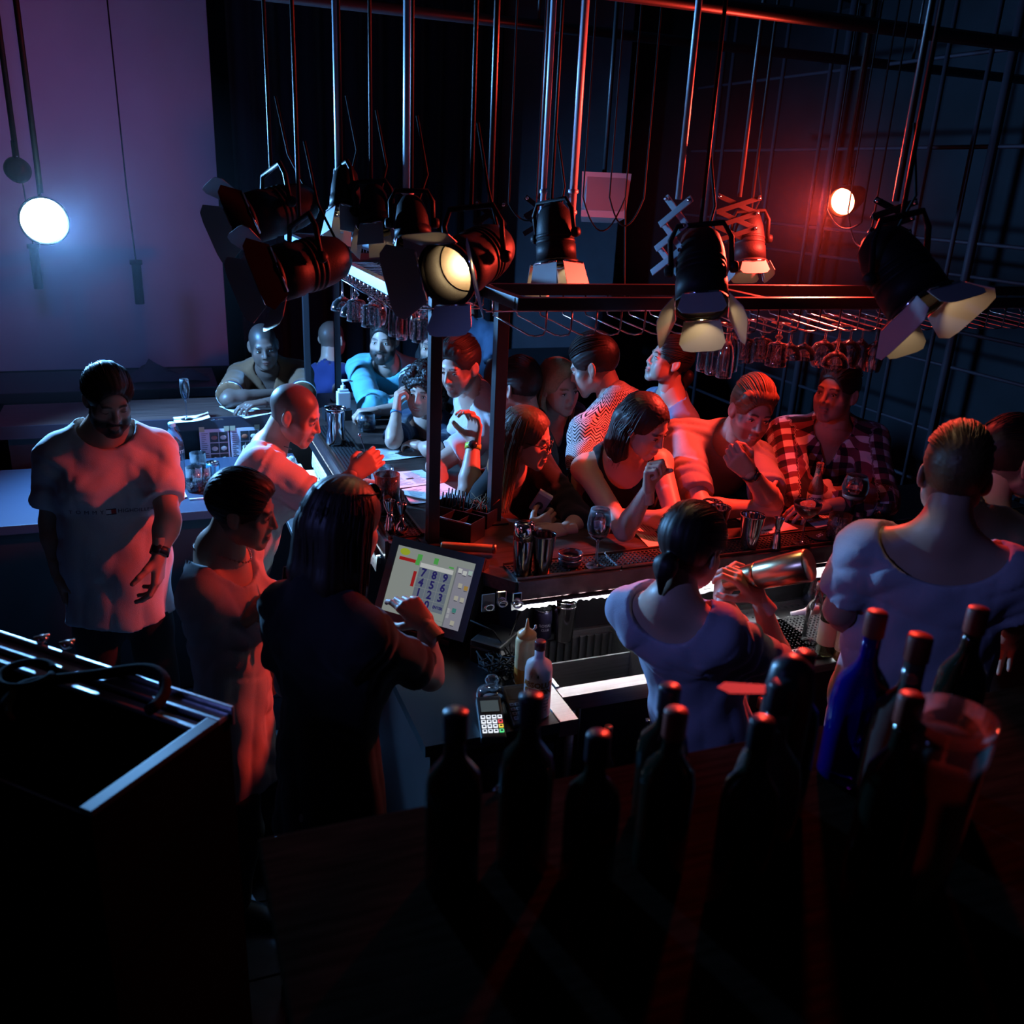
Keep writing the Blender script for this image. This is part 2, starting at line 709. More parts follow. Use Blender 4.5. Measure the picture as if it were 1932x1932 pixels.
def paint_head(V, skin, lips, beard, beard_col, brow_col, scalp=None):
    x, y, z = V.T
    ax = np.abs(x)
    C = np.tile(np.array(skin), (len(V), 1))

    def mix(m, c):
        C[:] = C * (1 - m[:, None]) + np.array(c) * m[:, None]
    mix(0.35 * sstep(0.05, 0.08, y) * sstep(0.02, 0.04, ax) * sstep(-0.045, -0.02, z) * (1 - sstep(-0.015, 0.0, z)), np.array(skin) * np.array([1.1, 0.72, 0.68]))
    m = sstep(1.0, 0.6, ((x / 0.0245) ** 2 + ((z + 0.0645) / 0.0125) ** 2)) * sstep(0.08, 0.09, y)
    mix(0.8 * m, lips)
    if beard > 0:
        jaw = sstep(-0.028, -0.045, z - 0.30 * np.maximum(0, 0.055 - y) + 0.0) * sstep(-0.02, 0.02, y)
        mous = sstep(0.075, 0.085, y) * sstep(-0.036, -0.042, z) * sstep(0.034, 0.026, ax)
        m2 = np.clip(np.maximum(jaw, mous) - m * 1.4, 0, 1)
        m2 *= sstep(-0.125, -0.11, z) * 0.9 + 0.1
        mix(beard * m2, beard_col)
    if scalp is not None:        # stubble up to the hairline
        col, k_, hl_ = scalp
        q = np.sqrt((x / 0.078) ** 2 + ((y - 0.115) / 0.082) ** 2 + ((z - (hl_ - 0.108)) / 0.108) ** 2)
        q2 = np.sqrt((x / 0.13) ** 2 + ((y - 0.035) / 0.072) ** 2 + ((z + 0.105) / 0.094) ** 2)
        q3 = np.sqrt(((y + 0.085) / 0.062) ** 2 + ((z + 0.125) / 0.062) ** 2)
        ear = sstep(0.071, 0.076, ax) * sstep(0.035, 0.028, z) * sstep(-0.045, -0.035, y) * sstep(0.03, 0.02, y)
        mm = sstep(0.95, 1.12, q) * sstep(0.95, 1.16, q2) * sstep(0.95, 1.15, q3) * sstep(-0.075, -0.045, z) * (1 - ear)
        mix(k_ * mm, col)
    arch = 0.0255 + 0.004 * np.sin(np.clip((ax - 0.012) / 0.036, 0, 1) * 3.0)
    m3 = sstep(0.0052, 0.003, np.abs(z - arch)) * sstep(0.010, 0.014, ax) * sstep(0.050, 0.044, ax) * sstep(0.055, 0.065, y)
    mix(0.9 * m3, brow_col)
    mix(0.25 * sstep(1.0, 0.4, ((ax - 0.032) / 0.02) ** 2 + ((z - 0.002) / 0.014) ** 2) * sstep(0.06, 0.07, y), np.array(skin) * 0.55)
    return C


def eye_geo(sk, T, look=(0, 0), closed=False, iris=(0.05, 0.03, 0.02)):
    for s in (-1, 1):
        c = np.array([s * 0.032, 0.0762, 0.0025])
        if closed:
            a = np.linspace(-0.9, 0.9, 9)
            pts = np.stack([c[0] + 0.0155 * np.sin(a), c[1] + 0.0115 * np.cos(a), c[2] - 0.004 + 0.003 * (np.abs(a))], 1)
            V, Q = tubes(pts[None], 0.0012, 4)
            sk.add(T(V), Q, (0.02, 0.015, 0.015), 1)
            continue
        b = MB()
        b.ball(c, (0.0135, 0.0112, 0.0062), 14, 10)
        sk.add(T(np.array(b.v)), np.array(b.f), (0.62, 0.60, 0.60), 1)
        b = MB()
        b.ball(c + np.array([look[0] * 0.007, 0.0062, look[1] * 0.003]), (0.0062, 0.0058, 0.0058), 12, 8)
        sk.add(T(np.array(b.v)), np.array(b.f), iris, 1)
        a = np.linspace(-1.15, 1.15, 9)
        pts = np.stack([c[0] + 0.0148 * np.sin(a), c[1] + 0.0118 * np.cos(a) + 0.0006, c[2] + 0.0062 * np.cos(a) + 0.0004], 1)
        V, Q = tubes(pts[None], 0.0017, 4)
        sk.add(T(V), Q, (0.015, 0.012, 0.012), 1)


# ------------------------------------------------------------------ hair
def hair_geo(sk, T, style, col, h, seed, length=0.3, n=160, tips=None, vol=0.0):
    rs = np.random.default_rng(int(seed * 10))
    col = np.array(col, float)
    tips = col if tips is None else np.array(tips, float)
    e = {'buzz': 0.0035, 'fade': 0.012, 'back': 0.015, 'quiff': 0.015, 'fringe': 0.014, 'long': 0.013, 'bun': 0.008,
         'curly': 0.022, 'swept': 0.018, 'crop': 0.010}[style] + vol
    lowz = -0.5 if style == 'long' else -0.16
    v = Vol((-0.16, -0.19, -length - 0.05 if style == 'long' else -0.16), (0.16, 0.15, 0.19), h)
    c0 = np.array([0, -0.018, 0.040])
    r0 = np.array([0.0765, 0.0985, 0.0835])
    side = 0.004 if style in ('fade', 'quiff', 'swept', 'crop') else e
    v.ell(c0, r0 + np.array([side, e * 0.8, e]), 0.0)
    if style in ('fade', 'quiff', 'swept', 'back', 'fringe'):
        v.ell((0, 0.004, 0.092), (0.058, 0.080, 0.034 + e * 0.6), 0.02)
    if style == 'quiff':
        v.cone((-0.042, 0.066, 0.105), (0.042, 0.070, 0.108), 0.024, 0.026, 0.02)
        v.cone((0, 0.066, 0.11), (0, -0.05, 0.12), 0.032, 0.026, 0.02)
    if style == 'swept':
        v.cone((-0.042, 0.052, 0.096), (0.056, 0.042, 0.086), 0.020, 0.018, 0.025)
        v.cone((0.062, 0.036, 0.078), (0.078, 0.012, 0.038), 0.015, 0.009, 0.02)
    if style == 'fringe':
        v.cone((-0.04, 0.075, 0.075), (0.045, 0.075, 0.080), 0.022, 0.024, 0.02)
    # free the face, the ears and the jaw
    hl = {'buzz': 0.086, 'fade': 0.082, 'quiff': 0.086, 'back': 0.090, 'fringe': 0.062, 'long': 0.092, 'bun': 0.096,
          'curly': 0.068, 'swept': 0.086, 'crop': 0.082}[style]
    v.ell((0, 0.115, hl - 0.108), (0.073, 0.082 if style != 'long' else 0.098, 0.108), 0.012, 's')
    if style not in ('long', 'curly'):
        v.ell((0, 0.035, -0.105), (0.13, 0.075, 0.098), 0.012, 's')
        v.cone((-0.12, -0.085, -0.125), (0.12, -0.085, -0.125), 0.062, 0.062, 0.012, 's')
        for s in (-1, 1):
            v.ell((s * 0.09, -0.006, -0.012), (0.03, 0.024, 0.032), 0.008, 's')
    if style == 'bun':
        v.ell((0, -0.122, -0.048), (0.036, 0.030, 0.036), 0.012)
        v.cone((0, -0.13, -0.075), (0.005, -0.12, -0.125), 0.018, 0.006, 0.015)
    if style == 'long':
        for s in (-1, 1):
            v.cone((s * 0.072, -0.030, 0.03), (s * 0.074, -0.045, -0.12), 0.018, 0.024, 0.02, flat=(0, 1, 0), ff=1.3)
            v.cone((s * 0.074, -0.045, -0.12), (s * 0.076, -0.06, -length), 0.024, 0.012, 0.03, flat=(0, 1, 0), ff=1.3)
            v.cone((s * 0.045, -0.085, 0.0), (s * 0.05, -0.10, -0.14), 0.04, 0.038, 0.03)
            v.cone((s * 0.045, -0.10, -0.14), (s * 0.045, -0.11, -length - 0.01), 0.036, 0.018, 0.03)
        v.cone((0, -0.09, 0), (0, -0.11, -length - 0.02), 0.045, 0.018, 0.03)
    if style == 'curly':
        for i in range(70):
            a, b = rs.uniform(0, 2 * math.pi), rs.uniform(-0.25, 1.5)
            p = c0 + (r0 + 0.022) * np.array([math.cos(a) * math.cos(b), math.sin(a) * math.cos(b), math.sin(b)])
            if p[1] > 0.045 and p[2] < 0.085:
                continue
            v.ell(p, (0.022, 0.022, 0.020), 0.008)
        for s in (-1, 1):
            for i in range(8):
                v.ell((s * rs.uniform(0.075, 0.1), rs.uniform(-0.08, 0.01), rs.uniform(-0.09, 0.0)), (0.02, 0.02, 0.02), 0.008)
    X, Y, Z = v.ax[0][:, None, None], v.ax[1][None, :, None], v.ax[2][None, None, :]
    if style in ('long', 'bun'):
        ph = np.arctan2(X, -(Y - 0.03)) * 1.0
        g = np.sin(ph * 37 + seed + 2 * np.sin(Z * 9)) + 0.7 * np.sin(ph * 71 + 1.3 * seed + Z * 14)
    elif style == 'curly':
        g = np.sin(X * 260 + 3 * np.sin(Z * 170)) * np.sin(Y * 240 + 2 * np.sin(X * 150)) * 2
    else:
        ph = np.arctan2(X, Z - 0.02)
        g = np.sin(ph * 31 + seed + 2 * np.sin(Y * 25)) + 0.7 * np.sin(ph * 67 + seed * 2 + Y * 40)
    amp = {'buzz': 0.0002, 'fade': 0.0008, 'curly': 0.003, 'long': 0.0009, 'bun': 0.0006}.get(style, 0.0009)
    v.D = v.D + (g * amp).astype(np.float32)
    V, Q = v.mesh()
    tone = (0.8 + 0.25 * rs.random(len(V)))[:, None]
    t = sstep(0.02, -length, V[:, 2])[:, None] if style == 'long' else 0.0
    sk.add(T(V), Q, (col * (1 - t) + tips * t) * tone, 0)
    if n <= 0 or style == 'buzz':
        return
    m = 9
    paths = []
    if style in ('long',):
        for i in range(n):
            a = rs.uniform(0.0, 2 * math.pi)
            dx, dy = math.sin(a), -math.cos(a)
            if dy > 0.25:
                continue
            L = length * rs.uniform(0.85, 1.12)
            off = rs.uniform(-0.002, 0.006)
            zz = np.linspace(0.105, -L, m)
            pts = []
            for zc in zz:
                if zc > 0.0:
                    q = math.sqrt(max(0.0, 1 - ((zc - 0.04) / (0.0835 + e)) ** 2)) if zc > 0.04 else 1.0
                    pts.append((dx * (0.0765 + e + off) * q, -0.018 + dy * (0.0985 + e * 0.8 + off) * q, zc))
                else:
                    k = -zc / length
                    pts.append((dx * (0.092 + off * 2 + 0.006 * k), -0.022 - 0.02 * k + dy * (0.112 - 0.03 * k + off), zc))
            paths.append(np.array(pts) + rs.normal(0, 0.0015, (1, 3)))
    elif style == 'curly':
        for i in range(n):
            a, b = rs.uniform(0, 2 * math.pi), rs.uniform(-0.3, 1.5)
            p = c0 + (r0 + 0.028) * np.array([math.cos(a) * math.cos(b), math.sin(a) * math.cos(b), math.sin(b)])
            if p[1] > 0.04 and p[2] < 0.07:
                continue
            t_ = np.linspace(0, 2 * math.pi * 1.2, m)
            rr = rs.uniform(0.007, 0.013)
            u = rs.normal(size=3)
            u /= np.linalg.norm(u)
            w_ = np.cross(u, rs.normal(size=3))
            w_ /= np.linalg.norm(w_)
            paths.append(p + rr * (np.cos(t_)[:, None] * u + np.sin(t_)[:, None] * w_) + np.linspace(0, -0.012, m)[:, None] * np.array([0, 0, 1]))
    else:
        top = style in ('fade', 'quiff', 'swept', 'crop', 'fringe')
        for i in range(n):
            ph = rs.uniform(-1.15, 1.15) if top else rs.uniform(-1.75, 1.75)
            a = np.linspace(rs.uniform(0.55, 0.9), rs.uniform(1.7, 2.45), m)
            off = rs.uniform(0.0, 0.005)
            R = r0 + np.array([side, e * 0.8, e]) + off
            if top:
                R = R + np.array([0, 0, 0.010])
            pts = np.stack([R[0] * np.sin(a) * math.sin(ph), R[1] * np.cos(a), R[2] * np.sin(a) * math.cos(ph)], 1) + c0
            if style == 'quiff':
                pts[:, 2] += 0.022 * sstep(0.0, 0.07, pts[:, 1])
            keep = pts[:, 2] > (0.03 if top else -0.03)
            if keep.sum() < 5:
                continue
            q = pts[keep]
            ii = np.linspace(0, len(q) - 1, m)
            paths.append(np.stack([np.interp(ii, np.arange(len(q)), q[:, j]) for j in range(3)], 1) + rs.normal(0, 0.0012, (1, 3)))
    if paths:
        P = np.array(paths)
        V, Q = tubes(P, 0.0016, 3)
        tone = np.repeat(0.7 + 0.7 * rs.random(len(P)), m * 3)[:, None]
        t = sstep(0.02, -length, V[:, 2])[:, None] if style == 'long' else 0.0
        sk.add(T(V), Q, (col * (1 - t) + tips * t) * tone, 0)


# ------------------------------------------------------------------ hand
HAND_CACHE = {}


def hand_mesh(curl, thumb, spread, h, sc):
    key = (tuple(curl), thumb, spread, h, sc)
    if key in HAND_CACHE:
        return HAND_CACHE[key]
    v = Vol((-0.10, -0.06, -0.12), (0.08, 0.21, 0.06), h)
    bx = (-0.029, -0.0095, 0.0105, 0.029)
    by = (0.088, 0.093, 0.088, 0.079)
    ln = ((0.043, 0.026, 0.021), (0.047, 0.030, 0.022), (0.043, 0.028, 0.021), (0.034, 0.021, 0.019))
    v.cone((0, -0.05, 0), (0, 0.012, 0), 0.0265, 0.0245, 0.0, flat=(0, 0, 1), ff=0.78)
    tips = []
    for i in range(4):
        v.cone((bx[i] * 0.6, 0.012, 0), (bx[i], by[i], 0), 0.0165, 0.0115, 0.012)
    for i in range(4):
        p = np.array([bx[i], by[i], 0.0])
        sp = (i - 1.5) * spread
        ang = 0.0
        for j, (l, mx) in enumerate(zip(ln[i], (72, 95, 60))):
            ang += math.radians(mx) * curl[i]
            dvec = np.array([math.sin(sp) * math.cos(ang), math.cos(sp) * math.cos(ang), -math.sin(ang)])
            q = p + dvec * l
            v.cone(p, q, 0.0098 - 0.0009 * j, 0.0090 - 0.0010 * j, 0.003)
            p = q
        tips.append((p, dvec))
    p = np.array([-0.020, 0.022, -0.006])
    d0 = np.array([-0.74, 0.62, -0.25 - 0.5 * thumb])
    d0 /= np.linalg.norm(d0)
    q = p + d0 * 0.042
    v.cone(p, q, 0.0165, 0.0125, 0.010)
    for j, l in enumerate((0.033, 0.027)):
        d0 = d0 + thumb * np.array([0.85, 0.15, -0.35])
        d0 /= np.linalg.norm(d0)
        q2 = q + d0 * l
        v.cone(q, q2, 0.0112 - 0.001 * j, 0.0100 - 0.0015 * j, 0.004)
        q = q2
    tips.append((q, d0))
    V, Q = v.mesh()
    HAND_CACHE[key] = (V, Q, tips)
    return V, Q, tips


CURLS = {'relaxed': ((0.28, 0.32, 0.36, 0.4), 0.25, 0.04), 'fist': ((0.95, 1.0, 1.0, 1.0), 0.95, 0.0),
         'loose': ((0.62, 0.7, 0.75, 0.8), 0.6, 0.02), 'flat': ((0.06, 0.06, 0.08, 0.1), 0.12, 0.05),
         'point': ((0.18, 0.75, 0.85, 0.9), 0.7, 0.02), 'pinch': ((0.5, 0.55, 0.42, 0.35), 0.62, 0.05),
         'grip': ((0.5, 0.52, 0.54, 0.56), 0.45, 0.02), 'thumbup': ((0.9, 0.95, 0.95, 0.95), 0.05, 0.0),
         'spread': ((0.15, 0.22, 0.3, 0.35), 0.1, 0.10)}


def unit(v):
    v = np.asarray(v, float)
    return v / (np.linalg.norm(v) + 1e-9)


# ------------------------------------------------------------------ whole figure
def yawv(deg):
    return np.array([math.cos(math.radians(deg)), math.sin(math.radians(deg)), 0.0])


SKIN = attr_mat('skin', 0.45, bump=0.05, bscale=420, spec=0.4)
EYE = attr_mat('eye_surface', 0.12)
HAIR = attr_mat('hair_strands', 0.5, spec=0.3)
CLOTHES = {}


def cloth_mat(name, col, rough=0.85, kind='plain', col2=(0.02, 0.02, 0.02)):
    if name in MATS:
        return MATS[name]
    m, nt, b = principled(name)
    N, L = nt.nodes.new, nt.links.new
    b.inputs['Roughness'].default_value = rough
    b.inputs['Specular IOR Level'].default_value = 0.25
    b.inputs['Sheen Weight'].default_value = 0.15
    at_ = N('ShaderNodeAttribute')
    at_.attribute_name = 'cloth'
    n2 = N('ShaderNodeTexNoise')
    n2.inputs['Scale'].default_value = 380
    n2.inputs['Detail'].default_value = 2
    tc = N('ShaderNodeTexCoord')
    L(tc.outputs['Object'], n2.inputs['Vector'])
    bp = N('ShaderNodeBump')
    bp.inputs['Strength'].default_value = 0.25
    bp.inputs['Distance'].default_value = 0.003
    L(n2.outputs['Fac'], bp.inputs['Height'])
    L(bp.outputs[0], b.inputs['Normal'])

    def math_(op, a, v=None, c=None):
        n = N('ShaderNodeMath')
        n.operation = op
        for i, s in enumerate((a, v, c)):
            if s is None:
                continue
            if isinstance(s, (int, float)):
                n.inputs[i].default_value = s
            else:
                L(s, n.inputs[i])
        return n.outputs[0]

    def mixc(f, a, c):
        n = N('ShaderNodeMix')
        n.data_type = 'RGBA'
        if isinstance(f, (int, float)):
            n.inputs[0].default_value = f
        else:
            L(f, n.inputs[0])
        for i, s in ((6, a), (7, c)):
            if isinstance(s, tuple):
                n.inputs[i].default_value = (*s, 1)
            else:
                L(s, n.inputs[i])
        return n.outputs[2]
    if kind == 'plain':
        nn = N('ShaderNodeTexNoise')
        nn.inputs['Scale'].default_value = 90
        L(tc.outputs['Object'], nn.inputs['Vector'])
        c = mixc(math_('MULTIPLY', nn.outputs['Fac'], 0.35), col, tuple(x * 0.72 for x in col))
        L(c, b.inputs['Base Color'])
    else:
        sx = N('ShaderNodeSeparateXYZ')
        L(at_.outputs['Vector'], sx.inputs[0])
        if kind == 'plaid':
            p = 0.068
            u = math_('GREATER_THAN', math_('FRACT', math_('DIVIDE', sx.outputs[0], p)), 0.5)
            v_ = math_('GREATER_THAN', math_('FRACT', math_('DIVIDE', sx.outputs[1], p)), 0.5)
            f = math_('MULTIPLY', math_('ADD', u, v_), 0.5)
            r = N('ShaderNodeValToRGB')
            r.color_ramp.interpolation = 'CONSTANT'
            r.color_ramp.elements[0].color = (*col, 1)
            r.color_ramp.elements[1].position = 0.75
            r.color_ramp.elements[1].color = (0.012, 0.008, 0.012, 1)
            e = r.color_ramp.elements.new(0.25)
            e.color = (*col2, 1)
            L(f, r.inputs[0])
            L(r.outputs[0], b.inputs['Base Color'])
        elif kind == 'aztec':
            # bands of zigzags and diamonds, dark on light
            p = 0.074
            vb = math_('FRACT', math_('DIVIDE', sx.outputs[1], p))
            tri = math_('ABSOLUTE', math_('SUBTRACT', math_('MULTIPLY', math_('FRACT', math_('DIVIDE', sx.outputs[0], 0.038)), 2.0), 1.0))
            z1 = math_('FRACT', math_('ADD', math_('MULTIPLY', vb, 5.0), math_('MULTIPLY', tri, 1.4)))
            zig = math_('LESS_THAN', z1, 0.42)
            dia = math_('ABSOLUTE', math_('SUBTRACT', math_('MULTIPLY', vb, 2.0), 1.0))
            ds = math_('ADD', tri, math_('MULTIPLY', dia, 1.6))
            dm = math_('LESS_THAN', math_('FRACT', math_('MULTIPLY', ds, 2.4)), 0.38)
            sel = math_('GREATER_THAN', math_('FRACT', math_('DIVIDE', sx.outputs[1], p * 2)), 0.5)
            f = math_('ADD', math_('MULTIPLY', zig, sel), math_('MULTIPLY', dm, math_('SUBTRACT', 1.0, sel)))
            L(mixc(f, col, col2), b.inputs['Base Color'])
        elif kind == 'bands':
            f = math_('GREATER_THAN', sx.outputs[2], 0.5)
            L(mixc(f, col, col2), b.inputs['Base Color'])
    MATS[name] = m
    return m


def person(label, head, face, pelvis, turn, arms, skin=(0.42, 0.24, 0.17), sex='m', hair=None, shirt=None, pants=(0.012, 0.012, 0.015),
           beard=0.0, beard_col=None, h=1.0, look=(0, 0), closed=False, smile=False, neck=0.0, wide=1.0, legs=True, lips=None, shrug=0.0,
           belly=0.0, group=None, hs=1.0, seed=1):
    """head: point mid-skull. face: (yaw, pitch, roll) degrees. turn: torso yaw. arms: {'R': (elbow, wrist, pose, hand_dir, dorsal)}"""
    root = empty('person', (float(pelvis[0]), float(pelvis[1]), 0.0), 0, label, 'person', group)
    hp = np.array(head, float)
    yaw, pit, rol = face
    fw = yawv(yaw)
    Rm = (Matrix.Rotation(math.radians(yaw - 90), 3, 'Z') @ Matrix.Rotation(math.radians(pit), 3, 'X') @ Matrix.Rotation(math.radians(rol), 3, 'Y'))
    HR = np.array(Rm)          # local -> world
    sc = (0.93 if sex == 'f' else 0.97) * hs

    def T(V):
        return (np.asarray(V) * sc) @ HR.T + hp - org
    org = np.array([pelvis[0], pelvis[1], 0.0])
    pel = np.array(pelvis, float)
    f = sex == 'f'
    tf = yawv(turn)
    nb = hp + HR @ np.array([0, -0.035, -0.125]) * sc
    N = nb + unit(pel - nb) * (0.055 + neck) - tf * 0.012
    up = unit(N - pel)
    fwd = unit(tf - up * (tf @ up))
    rt = np.cross(fwd, up)
    Lt = np.linalg.norm(N - pel)
    k = Lt / 0.56
    W = (0.83 if f else 0.95) * wide

    def tl(x, y, z):
        zz = Lt - (0.56 - z) if z > 0.36 else z * (Lt - 0.20) / 0.36
        return pel + rt * x + fwd * y + up * zz
    sh = {}
    for s, nm in ((1, 'R'), (-1, 'L')):
        sh[nm] = tl(s * 0.180 * W, -0.005, 0.492 + shrug)
    spine = N - up * 0.02
    skin = np.array(skin)
    lo = np.minimum.reduce([pel - 0.25, hp - 0.16] + [np.minimum(np.array(a[0]), np.array(a[1])) - 0.1 for a in arms.values()] + [sh['R'] - 0.12, sh['L'] - 0.12])
    hi = np.maximum.reduce([pel + 0.25, hp + 0.16] + [np.maximum(np.array(a[0]), np.array(a[1])) + 0.1 for a in arms.values()] + [sh['R'] + 0.12, sh['L'] + 0.12])
    aw = (0.86 if f else 1.0) * (0.5 + 0.5 * wide)

    def torso(v, e, loose=0.0, low=-0.03):
        fl = dict(flat=fwd, ff=0.66)
        v.cone(tl(0, 0, low), tl(0, 0, 0.12), (0.168 if f else 0.160) * wide + e + loose, 0.148 * W + e + loose, 0.0, **fl)
        v.cone(tl(0, 0, 0.12), tl(0, 0.005, 0.25), 0.148 * W + e + loose, (0.132 if f else 0.152) * W + e + loose * 0.7, 0.05, **fl)
        v.cone(tl(0, 0.005, 0.25), tl(0, 0.0, 0.39), (0.132 if f else 0.152) * W + e + loose * 0.7, 0.168 * W + e, 0.05, **fl)
        v.cone(tl(-0.12 * W, -0.01, 0.470 + shrug * .7), tl(0.12 * W, -0.01, 0.470 + shrug * .7), 0.070 + e, 0.070 + e, 0.06)
        if belly:
            v.ell(tl(0, 0.07, 0.12), (0.13, 0.13, 0.15), 0.05)
        for s in (-1, 1):
            v.cone(tl(s * 0.140 * W, -0.012, 0.515 + shrug), N + up * 0.025 - fwd * 0.014, 0.038 + e, 0.047 + e, 0.05)
            if f:
                v.ell(tl(s * 0.070, 0.070, 0.335), np.array([0.062, 0.055, 0.062]) + e, 0.05 if loose == 0 else 0.09)
            else:
                v.ell(tl(s * 0.075, 0.065, 0.37), np.array([0.085, 0.05, 0.065]) + e, 0.03)

    # --- skin: torso core, neck, arms, hands, head in one mesh
    sk = Skin()
    v = Vol(lo, hi, 0.0105 * h)
    torso(v, -0.004)
    v.cone(hp + HR @ np.array([0, -0.03, -0.03]), N, (0.052 if not f else 0.044) * sc, (0.060 if not f else 0.050), 0.02)
    v.cone(N, tl(0, -0.01, 0.42), 0.060, 0.07, 0.04)
    hands = {}
    for nm, a in arms.items():
        E_, W_ = np.array(a[0], float), np.array(a[1], float)
        v.ell(sh[nm], (0.062 * aw,) * 3, 0.03)
        v.cone(sh[nm], E_, 0.054 * aw, 0.041 * aw, 0.03)
        m_ = E_ + (W_ - E_) * 0.28
        v.cone(E_, m_, 0.041 * aw, 0.0425 * aw, 0.02)
        v.cone(m_, W_, 0.0425 * aw, 0.027 * aw, 0.02)
        d = unit(W_ - E_)
        hd = unit(a[3]) if len(a) > 3 and a[3] is not None else d
        dz = np.array(a[4], float) if len(a) > 4 and a[4] is not None else np.array([0, 0, 1.0])
        dz = unit(dz - hd * (dz @ hd))
        hands[nm] = (W_, hd, dz, a[2])
    V, Q = v.mesh()
    sk.add(V - org, Q, skin, 0)
    hh = min(0.0045 * max(h, 0.85), 0.0060)
    tips_w = {}
    for nm, (W_, hd, dz, pose) in hands.items():
        if pose is None:
            continue
        cu, th, sp = CURLS[pose] if isinstance(pose, str) else pose
        V, Q, tips = hand_mesh(cu, th, sp, hh, 1)
        hs_ = 0.93 if f else 1.03
        X = np.cross(hd, dz)
        B = np.stack([X, hd, dz])
        Vs = V * hs_
        if nm == 'L':
            Vs = Vs * np.array([-1, 1, 1])
            Q = Q[:, ::-1]
        sk.add(Vs @ B + W_ - org, Q, skin * np.array([1.0, 0.93, 0.9]), 0)
        tw = []
        for p_, d_ in tips:
            m = np.array([-1, 1, 1]) if nm == 'L' else np.ones(3)
            tw.append(((p_ * hs_ * m) @ B + W_, (d_ * m) @ B))
        tips_w[nm] = tw
        if h < 1.35:
            for (p_, d_) in tw:      # nails
                nrm = unit(dz - d_ * (dz @ d_)) if abs(dz @ d_) < 0.9 else unit(hd)
                b = MB()
                Rn = Matrix((Vector(np.cross(d_, nrm)), Vector(d_), Vector(nrm))).transposed()
                b.ball(p_ + nrm * 0.0062 - d_ * 0.001 - org, (0.0046, 0.0062, 0.0016), 8, 6, Rn)
                sk.add(np.array(b.v), np.array(b.f), np.minimum(skin * 1.25, 1), 0)
    V, Q = head_mesh(sex, smile, 0.0042 * max(h, 0.85) if h < 1.6 else 0.0062)
    bc = beard_col if beard_col is not None else (hair[1] if hair else (0.03, 0.02, 0.015))
    lips = lips if lips is not None else skin * (np.array([0.95, 0.50, 0.50]) if beard < 0.3 else np.array([0.62, 0.36, 0.36]))
    br = tuple(np.array(hair[1]) * 0.6) if hair else (0.03, 0.02, 0.02)
    Vh = V.copy()
    if beard > 0.85:             # a full beard stands off the jaw
        x, y, z = V.T
        jm = sstep(-0.035, -0.06, z) * sstep(-0.01, 0.03, y) * (1 - sstep(1.5, 0.8, (x / 0.0245) ** 2 + ((z + 0.0645) / 0.0125) ** 2))
        Vh = V + jm[:, None] * (unit(np.array([0, 0.35, -0.55])) * 0.010 + V * np.array([0.08, 0.03, 0]))
    scalp = None
    if hair and hair[0] not in ('long', 'curly'):
        scalp = (hair[1], 0.80 if hair[0] == 'buzz' else 0.72, 0.084 if hair[0] == 'buzz' else 0.080)
    sk.add(T(Vh), Q, paint_head(V, skin, lips, beard, bc, br, scalp), 0)
    eye_geo(sk, T, look, closed)
    if smile:
        b = MB()
        b.ball((0, 0.0905, -0.0640), (0.021, 0.0105, 0.0062), 14, 8)
        sk.add(T(np.array(b.v)), np.array(b.f), (0.75, 0.73, 0.70), 1)
    body = sk.build('body', [SKIN, EYE], root)
    if hair and hair[0] != 'buzz':
        st, hc = hair[0], hair[1]
        kw = hair[2] if len(hair) > 2 else {}
        hk = Skin()

        def TH(V):               # hair below the ears hangs
            V = np.asarray(V)
            zc = -0.01
            dz = np.minimum(V[:, 2] - zc, 0)
            U = V.copy()
            U[:, 2] = np.maximum(V[:, 2], zc)
            a_ = T(V)
            b_ = T(U) + np.stack([0 * dz, 0 * dz, dz * sc], 1)
            return a_ * 0.25 + b_ * 0.75
        hair_geo(hk, TH if st == 'long' else T, st, hc, 0.0052 * max(h, 0.9), seed * 3.7, n=int(kw.pop('n', 170 if h < 1.3 else 80) * 1.7), **kw)
        hk.build('hair', [HAIR], root)
    if beard >= 1.0:             # moustache and beard tufts
        rs = np.random.default_rng(int(seed * 10))
        P = []
        for i in range(90):
            x = rs.uniform(-0.028, 0.028)
            z0 = -0.046 - 0.2 * abs(x)
            p = np.array([x, 0.101 - 9 * x * x, z0])
            P.append(p + np.linspace(0, 1, 5)[:, None] * np.array([np.sign(x) * 0.006, 0.001, -0.010]))
        V, Q = tubes(np.array(P), 0.0016, 3)
        mk = Skin()
        mk.add(T(V), Q, bc, 0)
        mk.build('moustache', [HAIR], root)

    # --- shirt
    if shirt:
        cm = shirt['mat']
        e = shirt.get('e', 0.010)
        lz = shirt.get('loose', 0.012)
        v = Vol(lo - 0.04, hi + 0.04, 0.0088 * h)
        torso(v, e, lz, -0.2)
        slv = shirt.get('sleeve', 0.62)
        for nm, a in arms.items():
            E_, W_ = np.array(a[0], float), np.array(a[1], float)
            if slv <= 0:
                continue
            u = unit(E_ - sh[nm])
            v.ell(sh[nm] - up * 0.008, (0.050 * aw + e,) * 3, 0.03)
            if slv <= 1.0:
                end = sh[nm] + (E_ - sh[nm]) * slv
                v.cone(sh[nm], end + u * 0.05, 0.051 * aw + e, (0.057 - 0.008 * slv) * aw + e + 0.006, 0.03, cut=(end, u))
            else:
                v.cone(sh[nm], E_, 0.060 * aw + e, 0.049 * aw + e, 0.03)
                d = unit(W_ - E_)
                end = E_ + (W_ - E_) * (slv - 1.0)
                v.cone(E_, end + d * 0.04, 0.050 * aw + e, 0.036 * aw + e + 0.004, 0.03, cut=(end, d))
        hem = shirt.get('hem', -0.10)
        X, Y, Z = v.ax[0][:, None, None], v.ax[1][None, :, None], v.ax[2][None, None, :]
